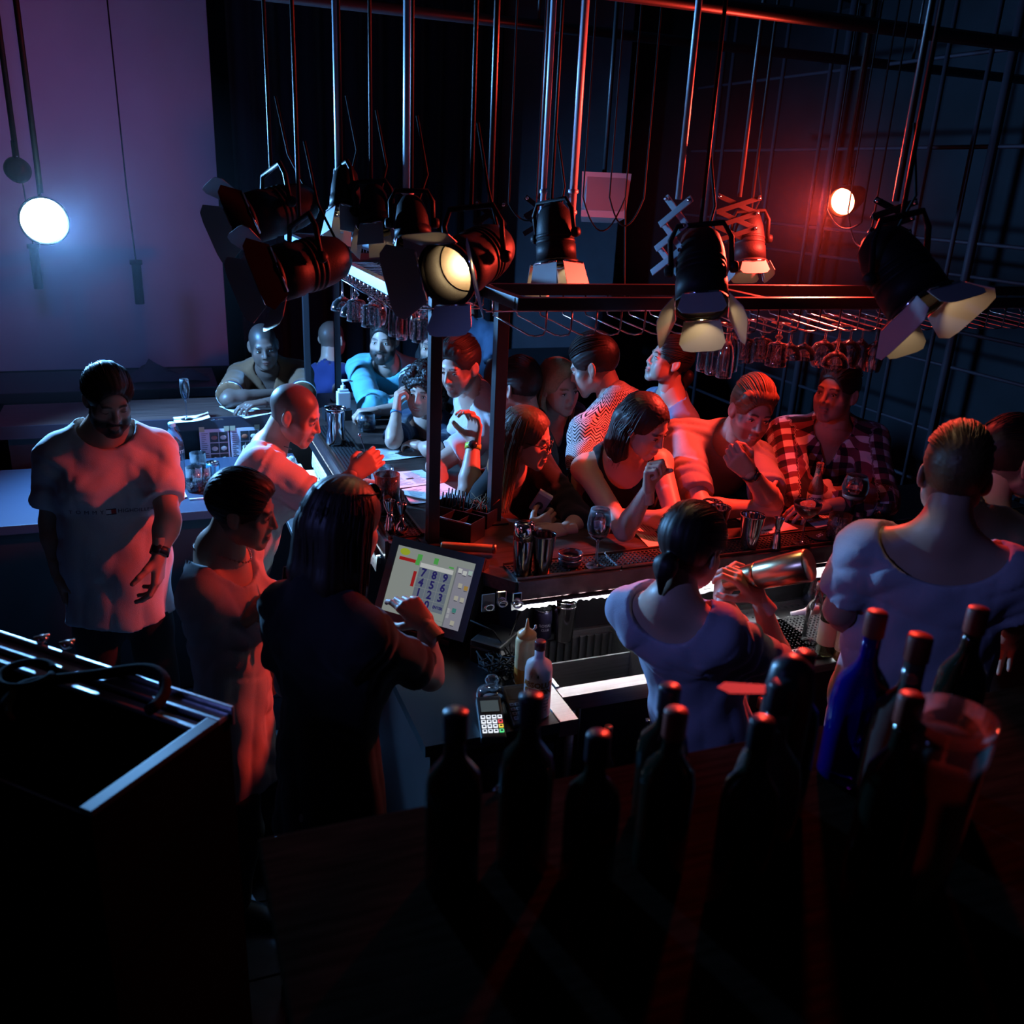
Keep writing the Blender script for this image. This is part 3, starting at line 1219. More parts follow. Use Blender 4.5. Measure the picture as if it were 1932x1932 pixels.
        lx = (X - pel[0]) * rt[0] + (Y - pel[1]) * rt[1] + (Z - pel[2]) * rt[2]
        ly = (X - pel[0]) * fwd[0] + (Y - pel[1]) * fwd[1] + (Z - pel[2]) * fwd[2]
        lz_ = (X - pel[0]) * up[0] + (Y - pel[1]) * up[1] + (Z - pel[2]) * up[2]
        s_ = seed * 1.7
        low = np.clip((0.42 - lz_) / 0.5, 0.15, 1)
        th = np.arctan2(lx, ly * 1.4)
        am = shirt.get('fold', 0.006)
        rdg = lambda x: 1.0 - 2.0 * np.abs(np.sin(x)) ** 0.7
        fold = (rdg(10 * lx + 3.2 * lz_ + 1.4 * np.sin(6 * lz_ + s_)) * 0.75 * low + rdg(5.0 * th + 1.2 * np.sin(5 * lz_ + s_)) * 0.8 * low
                + np.sin(17 * ly - 23 * lz_ + 2 * np.sin(11 * lx + s_)) * 0.35 + 0.3 * np.sin(52 * lx - 36 * lz_ + s_ + 2 * np.sin(15 * ly)))
        for nm, a in arms.items():
            q_ = sh[nm] - up * 0.10 - rt * (0.03 if nm == 'R' else -0.03)
            dx_, dy_, dz_ = X - q_[0], Y - q_[1], Z - q_[2]
            ds = np.sqrt(dx_ * dx_ + dy_ * dy_ + dz_ * dz_)
            an = np.arctan2(dx_ * up[0] + dy_ * up[1] + dz_ * up[2], dx_ * rt[0] + dy_ * rt[1] + dz_ * rt[2])
            fold = fold + rdg(3.5 * an + 9 * ds + s_) * 0.6 * np.exp(-(ds / 0.18) ** 2) * (1 - np.exp(-(ds / 0.10) ** 4))
            E_ = np.array(a[0], float)
            u = unit(E_ - sh[nm])
            al = (X - sh[nm][0]) * u[0] + (Y - sh[nm][1]) * u[1] + (Z - sh[nm][2]) * u[2]
            rr = np.sqrt(np.maximum((X - sh[nm][0]) ** 2 + (Y - sh[nm][1]) ** 2 + (Z - sh[nm][2]) ** 2 - al * al, 0))
            fold = fold + rdg(38 * al + 14 * lx + s_ + 1.5 * np.sin(30 * ly)) * 0.55 * (al > -0.02) * (rr < 0.12)
            if slv > 1.0:
                d = unit(np.array(a[1], float) - E_)
                al = (X - E_[0]) * d[0] + (Y - E_[1]) * d[1] + (Z - E_[2]) * d[2]
                rr = np.sqrt(np.maximum((X - E_[0]) ** 2 + (Y - E_[1]) ** 2 + (Z - E_[2]) ** 2 - al * al, 0))
                fold = fold + rdg(44 * al + s_ + 8 * lz_) * 0.6 * (al > -0.06) * (rr < 0.10)
        v.D = v.D + (am * fold).astype(np.float32)
        dh = -lz_ + hem * k + 0.012 * np.sin(3 * th + s_)
        v.D = np.maximum(v.D, dh.astype(np.float32))
        nk = shirt.get('neck', (0.085, 0.085, 0.075))
        nc = N + up * shirt.get('nz', 0.035) + fwd * shirt.get('nf', 0.022)
        v.ell(nc, nk, 0.006, 's', R=np.stack([rt, fwd, up]))
        if shirt.get('tank'):
            for nm in arms:
                s = 1 if nm == 'R' else -1
                v.ell(sh[nm] + rt * s * 0.030, (0.078, 0.16, 0.13), 0.01, 's', R=np.stack([rt, fwd, up]))
        if shirt.get('vneck'):
            v.cone(N + fwd * 0.06 + up * 0.02, N + fwd * 0.10 - up * shirt['vneck'], 0.055, 0.012, 0.006, 's')
        V, Q = v.mesh()
        q = V - pel
        a_, b_, c_ = q @ rt, q @ fwd, q @ up
        uvw = np.stack([np.arctan2(a_, b_) * 0.15, c_, np.zeros(len(V))], 1)
        best = np.full(len(V), 9.0)
        for nm, a in arms.items():
            for P0, P1, base in ((sh[nm], np.array(a[0]), 0.0), (np.array(a[0]), np.array(a[1]), 0.28)):
                ab = P1 - P0
                t = ((V - P0) @ ab) / (ab @ ab)
                dist = np.linalg.norm(V - P0 - np.clip(t, 0, 1)[:, None] * ab, axis=1)
                m = (dist < 0.085) & (dist < best) & (np.abs(a_) > 0.155 * W) & (t > -0.1)
                best = np.where(m, dist, best)
                u0 = unit(np.cross(ab, fwd))
                u1 = unit(np.cross(ab, u0))
                rel = V - P0
                ang = np.arctan2(rel @ u1, rel @ u0) * 0.065
                uvw[m] = np.stack([ang, -(base + t * np.linalg.norm(ab)), np.zeros(len(V))], 1)[m]
        if shirt.get('bands'):
            shirt['bands'](uvw, V, dict(sh=sh, arms=arms, rt=rt, fwd=fwd, up=up, pel=pel, N=N))
        ss = Skin()
        ss.add(V - org, Q, (0.5, 0.5, 0.5), 0, uvw)
        so = ss.build(shirt.get('name', 'shirt'), [cm], root, uv=True)
    # --- trousers and shoes
    if legs:
        floor_z = 0.0
        v = Vol((pel[0] - 0.32, pel[1] - 0.32, floor_z - 0.02), (pel[0] + 0.32, pel[1] + 0.32, pel[2] + 0.16), 0.0125 * h)
        fl = dict(flat=fwd, ff=0.70)
        v.cone(tl(0, 0, -0.04), tl(0, 0, 0.09), (0.166 if f else 0.158) * wide, 0.146 * W, 0.0, **fl)
        gf = unit(np.array([tf[0], tf[1], 0]))
        gr = np.array([gf[1], -gf[0], 0])
        sm = MB()
        for s in (-1, 1):
            hip = pel + gr * s * 0.085 - np.array([0, 0, 0.05])
            knee = np.array([*(pel + gr * s * 0.10 + gf * 0.03)[:2], pel[2] * 0.53])
            ank = np.array([*(pel + gr * s * 0.11 - gf * 0.01)[:2], 0.07])
            v.cone(hip, knee, 0.088, 0.066, 0.04)
            v.cone(knee, ank, 0.066, 0.052, 0.03)
        X, Y, Z = v.ax[0][:, None, None], v.ax[1][None, :, None], v.ax[2][None, None, :]
        v.D = v.D + (0.003 * np.sin(38 * Z + 5 * np.sin(14 * X) + 9 * Y)).astype(np.float32)
        v.plane((0, 0, 0.05), (0, 0, -1))
        if shirt:                # the waistband ends under the shirt
            v.plane(pel + up * (shirt.get('hem', -0.10) * k + 0.03), up)
        V, Q = v.mesh()
        pk = Skin()
        pk.add(V - org, Q, (0.5, 0.5, 0.5), 0)
        pm = cloth_mat('black_denim', pants)
        pk.build('trousers', [pm], root, uv=True)
        for s in (-1, 1):
            ank = pel + gr * s * 0.11
            b = MB()
            M = frame((ank[0] - org[0], ank[1] - org[1], 0.0), gf, (0, 0, 1))
            prof = [(-0.085, 0.034, 0.075), (-0.06, 0.04, 0.085), (0.0, 0.042, 0.085), (0.06, 0.046, 0.062), (0.12, 0.048, 0.045), (0.165, 0.035, 0.03)]
            vs, fs = [], []
            for px_, wd_, ht_ in prof:
                for t in range(8):
                    aa = math.pi * t / 7
                    vs.append(M @ Vector((px_, wd_ * math.cos(aa), 0.004 + ht_ * math.sin(aa) ** 0.7)))
            for i in range(len(prof) - 1):
                for t in range(7):
                    fs.append((i * 8 + t, i * 8 + t + 1, i * 8 + 9 + t, i * 8 + 8 + t))
                fs.append((i * 8 + 7, i * 8, i * 8 + 8, i * 8 + 15))
            fs.append(tuple(range(8)))
            fs.append(tuple(range(len(prof) * 8 - 1, len(prof) * 8 - 9, -1)))
            b.add(vs, fs, True)
            b.build('shoe', mat('black_shoe', (0.015, 0.015, 0.017), 0.5), root)
    info = dict(root=root, org=org, T=T, HR=HR, hp=hp, sc=sc, sh=sh, rt=rt, fwd=fwd, up=up, pel=pel, N=N, tips=tips_w, tl=tl, k=k, W=W, arms_=arms)
    if shirt:
        info['shirt'] = so
    return info
# ------------------------------------------------------------------ the room
def structure(o):
    o['kind'] = 'structure'
    return o


BLACKWALL = mat('black_painted_wall', (0.016, 0.015, 0.020), 0.85, noise=0.3, nscale=3, bump=0.1, bscale=30)
TILE = mat('slate_floor_tile', (0.050, 0.060, 0.085), 0.35, noise=0.35, nscale=9, bump=0.08, bscale=40)
GROUT = mat('dark_grout', (0.012, 0.012, 0.014), 0.9)
BLACKSTEEL = mat('black_powder_coated_steel', (0.022, 0.022, 0.026), 0.38, metal=0.3, bump=0.04, bscale=300)
CHROME = mat('chrome_wire', (0.75, 0.75, 0.78), 0.12, metal=1.0)
STEEL = mat('brushed_stainless_steel', (0.50, 0.50, 0.51), 0.34, metal=1.0, noise=0.15, nscale=5, bump=0.12, bscale=60, stretch=(1, 30, 30))
BARTOP = mat('dark_oiled_wood', (0.038, 0.022, 0.018), 0.40, noise=0.5, nscale=6, bump=0.12, bscale=25, stretch=(1, 14, 14))
BARFACE = mat('black_bar_panel', (0.014, 0.014, 0.018), 0.5, noise=0.2, nscale=8)
RUBBER = mat('black_rubber', (0.018, 0.016, 0.017), 0.45, bump=0.6, bscale=160)
PAPER = mat('printed_paper', (0.70, 0.70, 0.70), 0.75, noise=0.06, nscale=12, bump=0.10, bscale=14)
INK = mat('black_ink', (0.02, 0.02, 0.025), 0.7)

b = MB()
b.box((-3.0, -1.6, -0.06), (5.2, 7.4, -0.012))
floor = structure(b.build('floor', GROUT))
tile_me = None
for i in range(-8, 3):
    for j in range(4, 16):
        x, y = -0.045 + i * 0.32, 4.457 + (j - 12) * 0.32
        if tile_me is None:
            b = MB()
            b.bbox((0.004, 0.004, -0.012), (0.316, 0.316, 0.0), 0.002)
            tile_me = b.mesh('floor_tile', TILE)
        link('floor_tile', tile_me, floor, (x, y, 0))
b = MB()
b.box((0.92, 1.9, -0.012), (5.2, 7.4, 0.0))
b.box((-2.6, 5.74, -0.012), (0.92, 7.4, 0.0))
b.build('floor_covering', mat('dark_lino', (0.02, 0.02, 0.025), 0.6, noise=0.3, nscale=8), floor)
b = MB()
b.box((-3.0, 7.2, 0), (5.2, 7.4, 3.6))
wall_back = structure(b.build('wall_back', BLACKWALL))
b = MB()
b.box((-3.0, -1.6, 0), (-2.8, 7.2, 3.6))
structure(b.build('wall_left', BLACKWALL))
b = MB()
b.box((5.0, -1.6, 0), (5.2, 7.2, 3.6))
structure(b.build('wall_right', BLACKWALL))
b = MB()
b.box((-3.0, -1.6, 3.6), (5.2, 7.4, 3.75))
structure(b.build('ceiling', mat('black_ceiling', (0.02, 0.02, 0.024), 0.9, noise=0.2, nscale=5)))
# pale plastered stretch of the back wall, set forward
b = MB()
b.box((2.53, 6.9, 1.03), (3.56, 7.2, 3.6))
structure(b.build('wall_panel', mat('pale_plaster', (0.15, 0.14, 0.17), 0.9, noise=0.12, nscale=4, bump=0.06, bscale=20)))
b = MB()
b.box((2.53, 6.86, 0.0), (3.56, 7.2, 1.03))
structure(b.build('baseboard_back', BLACKWALL))

# heavy curtain between the screen and the plaster
b = MB()
n = 150
vs = []
for i in range(n + 1):
    x = 0.60 + 1.86 * i / n
    y = 6.72 + 0.035 * math.sin(i * 0.55) + 0.02 * math.sin(i * 0.23 + 1)
    vs += [(x, y, 0.02), (x, y, 3.5)]
b.add(vs, [(2 * i, 2 * i + 2, 2 * i + 3, 2 * i + 1) for i in range(n)], True)
vs = [(x, y + 0.02, z) for x, y, z in vs]
b.add(vs, [(2 * i, 2 * i + 1, 2 * i + 3, 2 * i + 2) for i in range(n)], True)
b.build('stage_curtain', mat('black_velvet', (0.012, 0.010, 0.018), 0.95, sheen=0.2), label='black pleated stage curtain hanging beside the projection screen', cat='curtain')

# projection screen on the back wall
scr = empty('projection_screen', (-0.6, 6.5, 1.03), 0, 'large white projection screen hanging on the back wall', 'projection screen')
b = MB()
b.box((-1.5, 0.0, 0.0), (1.07, 0.012, 2.3))
b.build('fabric', mat('matte_screen_fabric', (0.52, 0.50, 0.60), 0.92, noise=0.08, nscale=1.6), scr)
b = MB()
b.box((-1.52, -0.012, -0.03), (1.09, 0.024, 0.0))
b.build('bottom_bar', BLACKSTEEL, scr)
b = MB()
b.box((-1.55, -0.05, 2.3), (1.12, 0.06, 2.42))
b.build('roller_case', BLACKSTEEL, scr)

# trestle table under the screen
tb = empty('trestle_table', (-0.4, 6.1, 0), 0, 'long black trestle table against the wall under the screen', 'table')
b = MB()
b.bbox((-1.5, -0.3, 0.98), (0.75, 0.3, 1.04), 0.006)
b.build('table_top', mat('black_laminate', (0.02, 0.02, 0.028), 0.4), tb)
for x in (-1.2, -0.14, 0.42):
    b = MB()
    for s in (-1, 1):
        b.tube([(x, 0, 0.98), (x + s * 0.16, -0.26, 0.02)], 0.014, 6)
        b.tube([(x, 0, 0.98), (x + s * 0.16, 0.26, 0.02)], 0.014, 6)
    b.tube([(x - 0.1, -0.16, 0.36), (x + 0.1, -0.16, 0.36)], 0.010, 6)
    b.build('trestle', BLACKSTEEL, tb)
b = MB()
vs, fs = [], []
rs = np.random.default_rng(3)
for i in range(13):
    for j in range(9):
        u, v_ = i / 12, j / 8
        hgt = 0.10 * math.exp(-((u - .35) / .22) ** 2 - ((v_ - .5) / .3) ** 2) + 0.05 * math.exp(-((u - .8) / .15) ** 2 - ((v_ - .4) / .3) ** 2)
        vs.append((-0.26 + 0.52 * u, -0.12 + 0.24 * v_, 1.043 + hgt * (1 + 0.4 * rs.uniform(-1, 1))))
for i in range(12):
    for j in range(8):
        fs.append((i * 9 + j, i * 9 + 9 + j, i * 9 + 10 + j, i * 9 + j + 1))
b.add(vs, fs, True)
b.add([(x, y, 1.041) for x, y, z in vs], [f[::-1] for f in fs], True)
b.build('crumpled_coat', mat('grey_coat_cloth', (0.10, 0.09, 0.12), 0.9), None, (0.05, 6.08, 0), label='crumpled grey coat lying on the table under the screen', cat='coat')

# steel grid fence along the right side
gr = empty('grid_fence', (3.62, 2.0, 0), 0, 'tall dark steel grid fence running along the far side of the room', 'fence')
GRIDM = mat('violet_grey_steel', (0.035, 0.026, 0.035), 0.6, metal=0.2, spec=0.2)
for i, y in enumerate((0.25, 0.37, 0.72, 0.84, 1.40, 1.52, 1.78, 1.90, 2.5, 2.62, 3.05, 3.6, 3.72)):
    b = MB()
    b.tube([(0, y, 0.0), (0, y, 3.55)], 0.013 if i % 4 else 0.024, 6)
    b.build('upright', GRIDM, gr)
for z in (0.35, 0.62, 0.95, 1.22, 1.55, 1.72, 1.98, 2.13, 2.55, 2.95):
    b = MB()
    b.tube([(0.012, 0.0, z), (0.012, 4.0, z)], 0.010, 6)
    b.build('cross_bar', GRIDM, gr)

# ------------------------------------------------------------------ the bar
bar = empty('bar_counter', (1.0, 3.6, 0), 0, 'U-shaped dark wooden bar counter round the bartenders', 'bar counter')
OX, OY = 1.0, 3.6


def L2(pts):
    return [(x - OX, y - OY) for x, y in pts]


top = L2([(0.712, 4.80), (0.712, 2.92), (1.022, 2.49), (3.45, 2.49), (3.45, 3.02), (1.24, 3.02), (1.24, 5.26), (-0.75, 5.26), (-0.75, 4.80)])
b = MB()
b.plate(top, 0.045, Matrix.Translation((0, 0, 1.055)))
b.build('bar_top', BARTOP, bar)
b = MB()
for (x0, y0), (x1, y1) in (((0.76, 4.86), (0.76, 2.96)), ((1.06, 2.56), (3.4, 2.56)), ((-0.7, 4.86), (0.76, 4.86))):
    d = Vector((x1 - x0, y1 - y0, 0))
    M = frame((x0 - OX, y0 - OY, 0), d, (0, 0, 1))
    b.box((0, 0, 0.02), (d.length, 0.04, 1.055), M)
M = frame((0.76 - OX, 2.96 - OY, 0), (0.30, -0.40, 0), (0, 0, 1))
b.box((0, 0, 0.02), (0.5, 0.04, 1.055), M)
b.build('inner_panel', BARFACE, bar)
b = MB()
for (x0, y0), (x1, y1) in (((1.2, 5.22), (1.2, 3.0)), ((1.2, 2.98), (3.4, 2.98)), ((-0.7, 5.22), (1.2, 5.22))):
    d = Vector((x1 - x0, y1 - y0, 0))
    b.box((0, -0.04, 0.0), (d.length, 0.0, 1.055), frame((x0 - OX, y0 - OY, 0), d, (0, 0, 1)))
b.build('customer_panel', BARFACE, bar)
# steel apron along the working edge
APRON = mat('worn_brown_steel_edge', (0.16, 0.10, 0.10), 0.35, metal=0.7, noise=0.35, nscale=14, bump=0.1, bscale=50)
b = MB()
b.box((1.03 - OX, 2.478 - OY, 1.035), (3.45 - OX, 2.489 - OY, 1.103))
b.build('edge_strip', APRON, bar)
b = MB()
b.box((0.700 - OX, 2.93 - OY, 1.035), (0.711 - OX, 4.80 - OY, 1.103))
b.build('edge_strip', APRON, bar)
b = MB()
b.box((-0.75 - OX, 4.788 - OY, 1.04), (0.70 - OX, 4.799 - OY, 1.103))
b.build('edge_strip', mat('black_edge', (0.02, 0.02, 0.03), 0.4), bar)

# rubber spill mats in steel channels
def spill_mat(p0, p1, wdt, label):
    p0, p1 = Vector(p0), Vector(p1)
    d = p1 - p0
    L = d.length
    M = frame((0, 0, 0), d, (0, 0, 1))
    r = empty('spill_mat', p0, 0, label, 'bar mat', 'rubber spill mats along the bar edge')
    b = MB()
    b.box((0, 0.004, 0.0), (L, wdt - 0.004, 0.006), M)
    nx, ny = int(L / 0.016), int(wdt / 0.016)
    for i in range(nx):
        for j in range(ny):
            x, y = 0.008 + i * 0.016, 0.008 + j * 0.016
            if y + 0.008 < wdt:
                b.box((x - 0.003, y - 0.003, 0.006), (x + 0.003, y + 0.003, 0.0095), M)
    b.build('nubs_mat', RUBBER, r)
    for y in (0.0, wdt):
        b = MB()
        b.box((0, y - 0.004, 0), (L, y + 0.004, 0.012), M)
        b.build('channel_edge', mat('copper_trim', (0.42, 0.24, 0.17), 0.3, metal=1.0), r)
    b = MB()
    b.box((L - 0.004, 0, 0), (L, wdt, 0.011), M)
    b.build('joint_strip', CHROME, r)
    return r


spill_mat((1.03, 2.497, 1.1005), (1.405, 2.497, 1.1005), 0.125, 'short black rubber spill mat under the wine glass with ice')
spill_mat((1.41, 2.497, 1.1005), (2.42, 2.497, 1.1005), 0.125, 'long wet rubber spill mat under the jigger and shaker tin')
spill_mat((2.425, 2.497, 1.1005), (3.4, 2.497, 1.1005), 0.125, 'rubber spill mat at the far end beside the broad bartender')
spill_mat((0.845, 2.95, 1.1005), (0.845, 3.72, 1.1005), 0.125, 'black rubber spill mat under the mixing glass on the side bar')
spill_mat((0.845, 3.725, 1.1005), (0.845, 4.50, 1.1005), 0.125, 'black rubber spill mat in front of the tall steel pitcher')

# LED strips under the working edges (real lamps of the place)
LEDW = mat('white_led_strip', (1, 1, 1), 0.5, emit=(0.92, 0.97, 1.0), estr=65)
LEDB = mat('blue_white_led_strip', (1, 1, 1), 0.5, emit=(0.55, 0.85, 1.0), estr=32)


def led_strip(loc, L, axis, m, label):
    r = empty('led_strip', loc, 0, label, 'light strip')
    X_ = Vector((1, 0, 0)) if axis == 'x' else Vector((0, -1, 0))
    M = frame((0, 0, 0), X_, (0, 0, 1))
    b = MB()
    b.box((0, 0, 0), (L, 0.016, 0.004), M)
    b.box((0, -0.002, -0.004), (L, 0, 0.004), M)
    b.build('channel', BLACKSTEEL, r)
    b = MB()
    b.box((0, 0.002, -0.003), (L, 0.014, -0.0005), M)
    b.build('diffuser', m, r)
    return r


led_strip((1.04, 2.458, 1.036), 2.38, 'x', LEDW, 'white light strip fixed under the front bar edge')
led_strip((0.677, 4.75, 1.036), 1.78, 'y', LEDB, 'bluish light strip fixed under the side bar edge')


def paper(corners, label, z=1.1005, lines=True, cat='menu sheet', logo=None, curl=0.004, m=None, flip=False, group='paper menu sheets on the bar'):
    """four photo corners on a level plane -> a slightly curled sheet of paper with print"""
    P = [Vector(onz(px, py, z)) if len(c) == 2 else Vector(c) for c in corners for px, py in [c[:2]]]
    c0 = sum(P, Vector()) / 4
    r = empty('paper_sheet', c0, 0, label, cat, group)
    a, b_, c_, d_ = [p - c0 for p in P]
    n = 8
    vs, fs = [], []
    for i in range(n + 1):
        for j in range(n + 1):
            u, v_ = i / n, j / n
            p = (a * (1 - u) + b_ * u) * (1 - v_) + (d_ * (1 - u) + c_ * u) * v_
            e = max(abs(u - .5), abs(v_ - .5)) * 2
            vs.append(p + Vector((0, 0, 0.0012 + curl * e ** 4 * (0.6 + 0.4 * math.sin(5 * u + 3 * v_)))))
    for i in range(n):
        for j in range(n):
            k = i * (n + 1) + j
            fs.append((k, k + n + 1, k + n + 2, k + 1))
    w_ = [v + Vector((0, 0, -0.0008)) for v in vs]
    bb = MB()
    bb.add(vs, fs, True)
    bb.add(w_, [f[::-1] for f in fs], True)
    bb.build('sheet', m or PAPER, r)
    if lines:
        bb = MB()
        rs = np.random.default_rng(int(abs(c0.x * 1000)))
        f = lambda u, v_: (a * (1 - u) + b_ * u) * (1 - v_) + (d_ * (1 - u) + c_ * u) * v_ + Vector((0, 0, 0.0028 + curl * 0.05))
        for row in range(13):
            v0 = 0.12 + row * 0.06
            for cl in range(2):
                u0 = 0.10 + cl * 0.42
                u1 = u0 + rs.uniform(0.15, 0.36)
                if 0.36 < v0 < 0.62 and cl == 0 and u1 > .4:
                    u1 = 0.38
                bb.quad(f(u0, v0), f(u1, v0), f(u1, v0 + 0.012), f(u0, v0 + 0.012))
        bb.quad(f(0.44, 0.47), f(0.60, 0.47), f(0.60, 0.52), f(0.44, 0.52))
        bb.build('printed_lines', INK, r)
    return r


paper([(706, 849), (778, 841), (803, 862), (711, 872)], 'pale menu sheet nearest the curly-haired woman on the side bar')
paper([(713, 896), (796, 887), (832, 912), (745, 923)], 'pale menu sheet in the middle of three on the side bar')
paper([(757, 925), (838, 912), (881, 938), (775, 953)], 'pale menu sheet nearest the viewer of three on the side bar')
paper([(413, 768), (463, 790), (516, 781), (470, 766)], 'pale menu sheet in front of the man in brown polo')
paper([(1183, 992), (1225, 1034), (1300, 1022), (1252, 978)], 'red-lit menu sheet under the tank top woman\'s elbows')
paper([(1300, 1022), (1345, 1030), (1380, 1020), (1330, 1005)], 'red-lit menu sheet mostly hidden behind the shaking bartender')
menu = paper([(1374, 971), (1434, 1010), (1506, 1000), (1440, 965)], 'red-lit menu sheet with lettering behind the shaker tin and jigger', lines=False)
paper([(1475, 952), (1540, 997), (1612, 984), (1545, 941)], 'red-lit menu sheet under the beer bottle')
paper([(1560, 947), (1622, 984), (1668, 968), (1600, 934)], 'red-lit menu sheet beside the two tumblers')
c0 = menu.location
for t, px, py in (('BAR', 1445, 1006), ('MENU', 1447, 1000)):
    p = onz(px, py, 1.1045)
    d = onz(px - 30, py + 4.0, 1.1045) - p
    text_mesh('lettering', t, 0.018, INK, menu, frame(p - c0, d, (0, 0, 1)), bold=0.0004)

# papers taped under the working edge of the front bar
def hang_paper(pa, pb, z0, z1, label, torn=0.006, y=2.476, axis='x', m=None):
    bb = MB()
    n = 18
    vs, fs = [], []
    rs = np.random.default_rng(int(abs(pa * 977)))
    for i in range(n + 1):
        t = pa + (pb - pa) * i / n
        zb = z0 + rs.uniform(-torn, torn)
        for j, zz in enumerate((z1, (z1 + zb) / 2, zb)):
            q = y - 0.004 * j + 0.002 * math.sin(i)
            vs.append((t - pa, q - y, zz - z0) if axis == 'x' else (q - y, t - pa, zz - z0))
    for i in range(n):
        for j in range(2):
            k = i * 3 + j
            fs.append((k, k + 1, k + 4, k + 3))
    bb.add(vs, fs, True)
    off = Vector((0, 0.0012, 0)) if axis == 'x' else Vector((0.0012, 0, 0))
    bb.add([Vector(v) + off for v in vs], [f[::-1] for f in fs], True)
    r = empty('taped_paper', (pa, y, z0) if axis == 'x' else (y, pa, z0), 0, label, 'notice', 'papers taped under the bar edge')
    bb.build('sheet', m or PAPER, r)
    bb = MB()
    for k in range(5):
        u0 = (pb - pa) * (0.08 + 0.19 * k)
        for l in range(3):
            zz = (z1 - z0) * (0.25 + 0.22 * l)
            w_ = (pb - pa) * rs.uniform(0.05, 0.13)
            if axis == 'x':
                bb.quad((u0, -0.0085, zz), (u0 + w_, -0.0085, zz), (u0 + w_, -0.0085, zz + 0.0022), (u0, -0.0085, zz + 0.0022))
            else:
                bb.quad((-0.0085, u0 + w_, zz), (-0.0085, u0, zz), (-0.0085, u0, zz + 0.0022), (-0.0085, u0 + w_, zz + 0.0022))
    bb.build('printed_lines', INK, r)
    return r


hang_paper(1.005, 1.165, 1.012, 1.036, 'narrow white paper strip under the bar edge next to the touch screen')
hang_paper(1.185, 1.36, 1.018, 1.038, 'torn white paper under the bar edge below the wine glass')
hang_paper(1.372, 1.60, 0.975, 1.038, 'white printed table hanging under the bar edge left of the bun', 0.002)
hang_paper(1.605, 2.06, 0.985, 1.036, 'white paper under the bar edge behind the gold shaker')
hang_paper(2.10, 2.60, 0.985, 1.036, 'white notice under the bar edge beside the broad bartender\'s sleeve', 0.002)
hang_paper(3.02, 3.30, 0.95, 1.03, 'bluish paper hanging under the side bar edge by the mixing glass', y=0.694, axis='y')
hang_paper(3.74, 4.00, 0.93, 1.03, 'bright torn paper under the side bar edge nearest the stirring bartender', 0.012, y=0.694, axis='y')
hang_paper(4.04, 4.42, 0.93, 1.03, 'bright paper under the side bar edge by the steel pitcher', 0.012, y=0.694, axis='y')

# lower back counter on the far side, menus taped on the bar face above it
lc = empty('back_counter', (-0.1, 4.36, 0), 0, 'low dark counter below the far bar with bottles and glasses', 'counter')
b = MB()
b.bbox((-0.65, -0.40, 0.86), (0.74, 0.40, 0.90), 0.004)
b.build('counter_top', mat('dark_blue_laminate', (0.035, 0.045, 0.07), 0.35), lc)
for i in range(2):
    b = MB()
    b.bbox((-0.64 + 0.69 * i, -0.36, 0.02), (0.04 + 0.69 * i, 0.38, 0.858), 0.004)
    o = b.build('cabinet', BARFACE, lc)
    b = MB()
    b.box((-0.30 + 0.69 * i - 0.09, -0.392, 0.72), (-0.30 + 0.69 * i + 0.09, -0.378, 0.732))
    b.build('handle', CHROME, o)


def photo_menu(x0, label, seed):
    r = empty('photo_menu', (x0, 4.783, 0.76), 0, label, 'menu board', 'photo menus taped to the bar face')
    b = MB()
    b.box((0, 0, 0), (0.145, 0.0015, 0.285))
    b.build('sheet', mat('lilac_paper', (0.62, 0.58, 0.68), 0.7), r)
    rs = np.random.default_rng(seed)
    cols = ((0.62, 0.55, 0.45), (0.45, 0.30, 0.08), (0.40, 0.10, 0.05), (0.55, 0.50, 0.48), (0.30, 0.12, 0.10), (0.6, 0.58, 0.55))
    for i in range(2):
        for j in range(4):
            x, z = 0.050 + 0.045 * i, 0.215 - 0.058 * j
            b = MB()
            b.box((x, -0.0015, z), (x + 0.042, 0, z + 0.053))
            p = b.build('dish_photo', mat('dark_photo_print', (0.03, 0.025, 0.025), 0.4), r)
            b = MB()
            b.lathe([(0.001, 0.001), (0.016, 0.001), (0.015, 0.0016)], 14, Matrix.Translation((x + 0.021, -0.0016, z + 0.024)) @ Matrix.Rotation(math.pi / 2, 4, 'X') @ Matrix.Diagonal((1, 0.75, 1, 1)))
            k = int(rs.integers(0, 6))
            b.build('dish', mat('dish_print_%d' % k, cols[k], 0.5), p)
    b = MB()
    for l in range(24):
        w_ = rs.uniform(0.012, 0.034)
        b.box((0.008, -0.001, 0.02 + 0.0105 * l), (0.008 + w_, -0.0002, 0.0225 + 0.0105 * l))
    b.build('printed_lines', INK, r)
    for x in (0.0, 0.122):
        b = MB()
        b.box((x, -0.002, 0.272), (x + 0.026, -0.0006, 0.298))
        b.build('tape', mat('yellowed_tape', (0.42, 0.36, 0.22), 0.4), r)
    return r


photo_menu(0.178, 'white photo menu with dish pictures taped beside the water bottle', 4)
photo_menu(0.330, 'white photo menu with dish pictures partly behind the stirring bartender', 9)

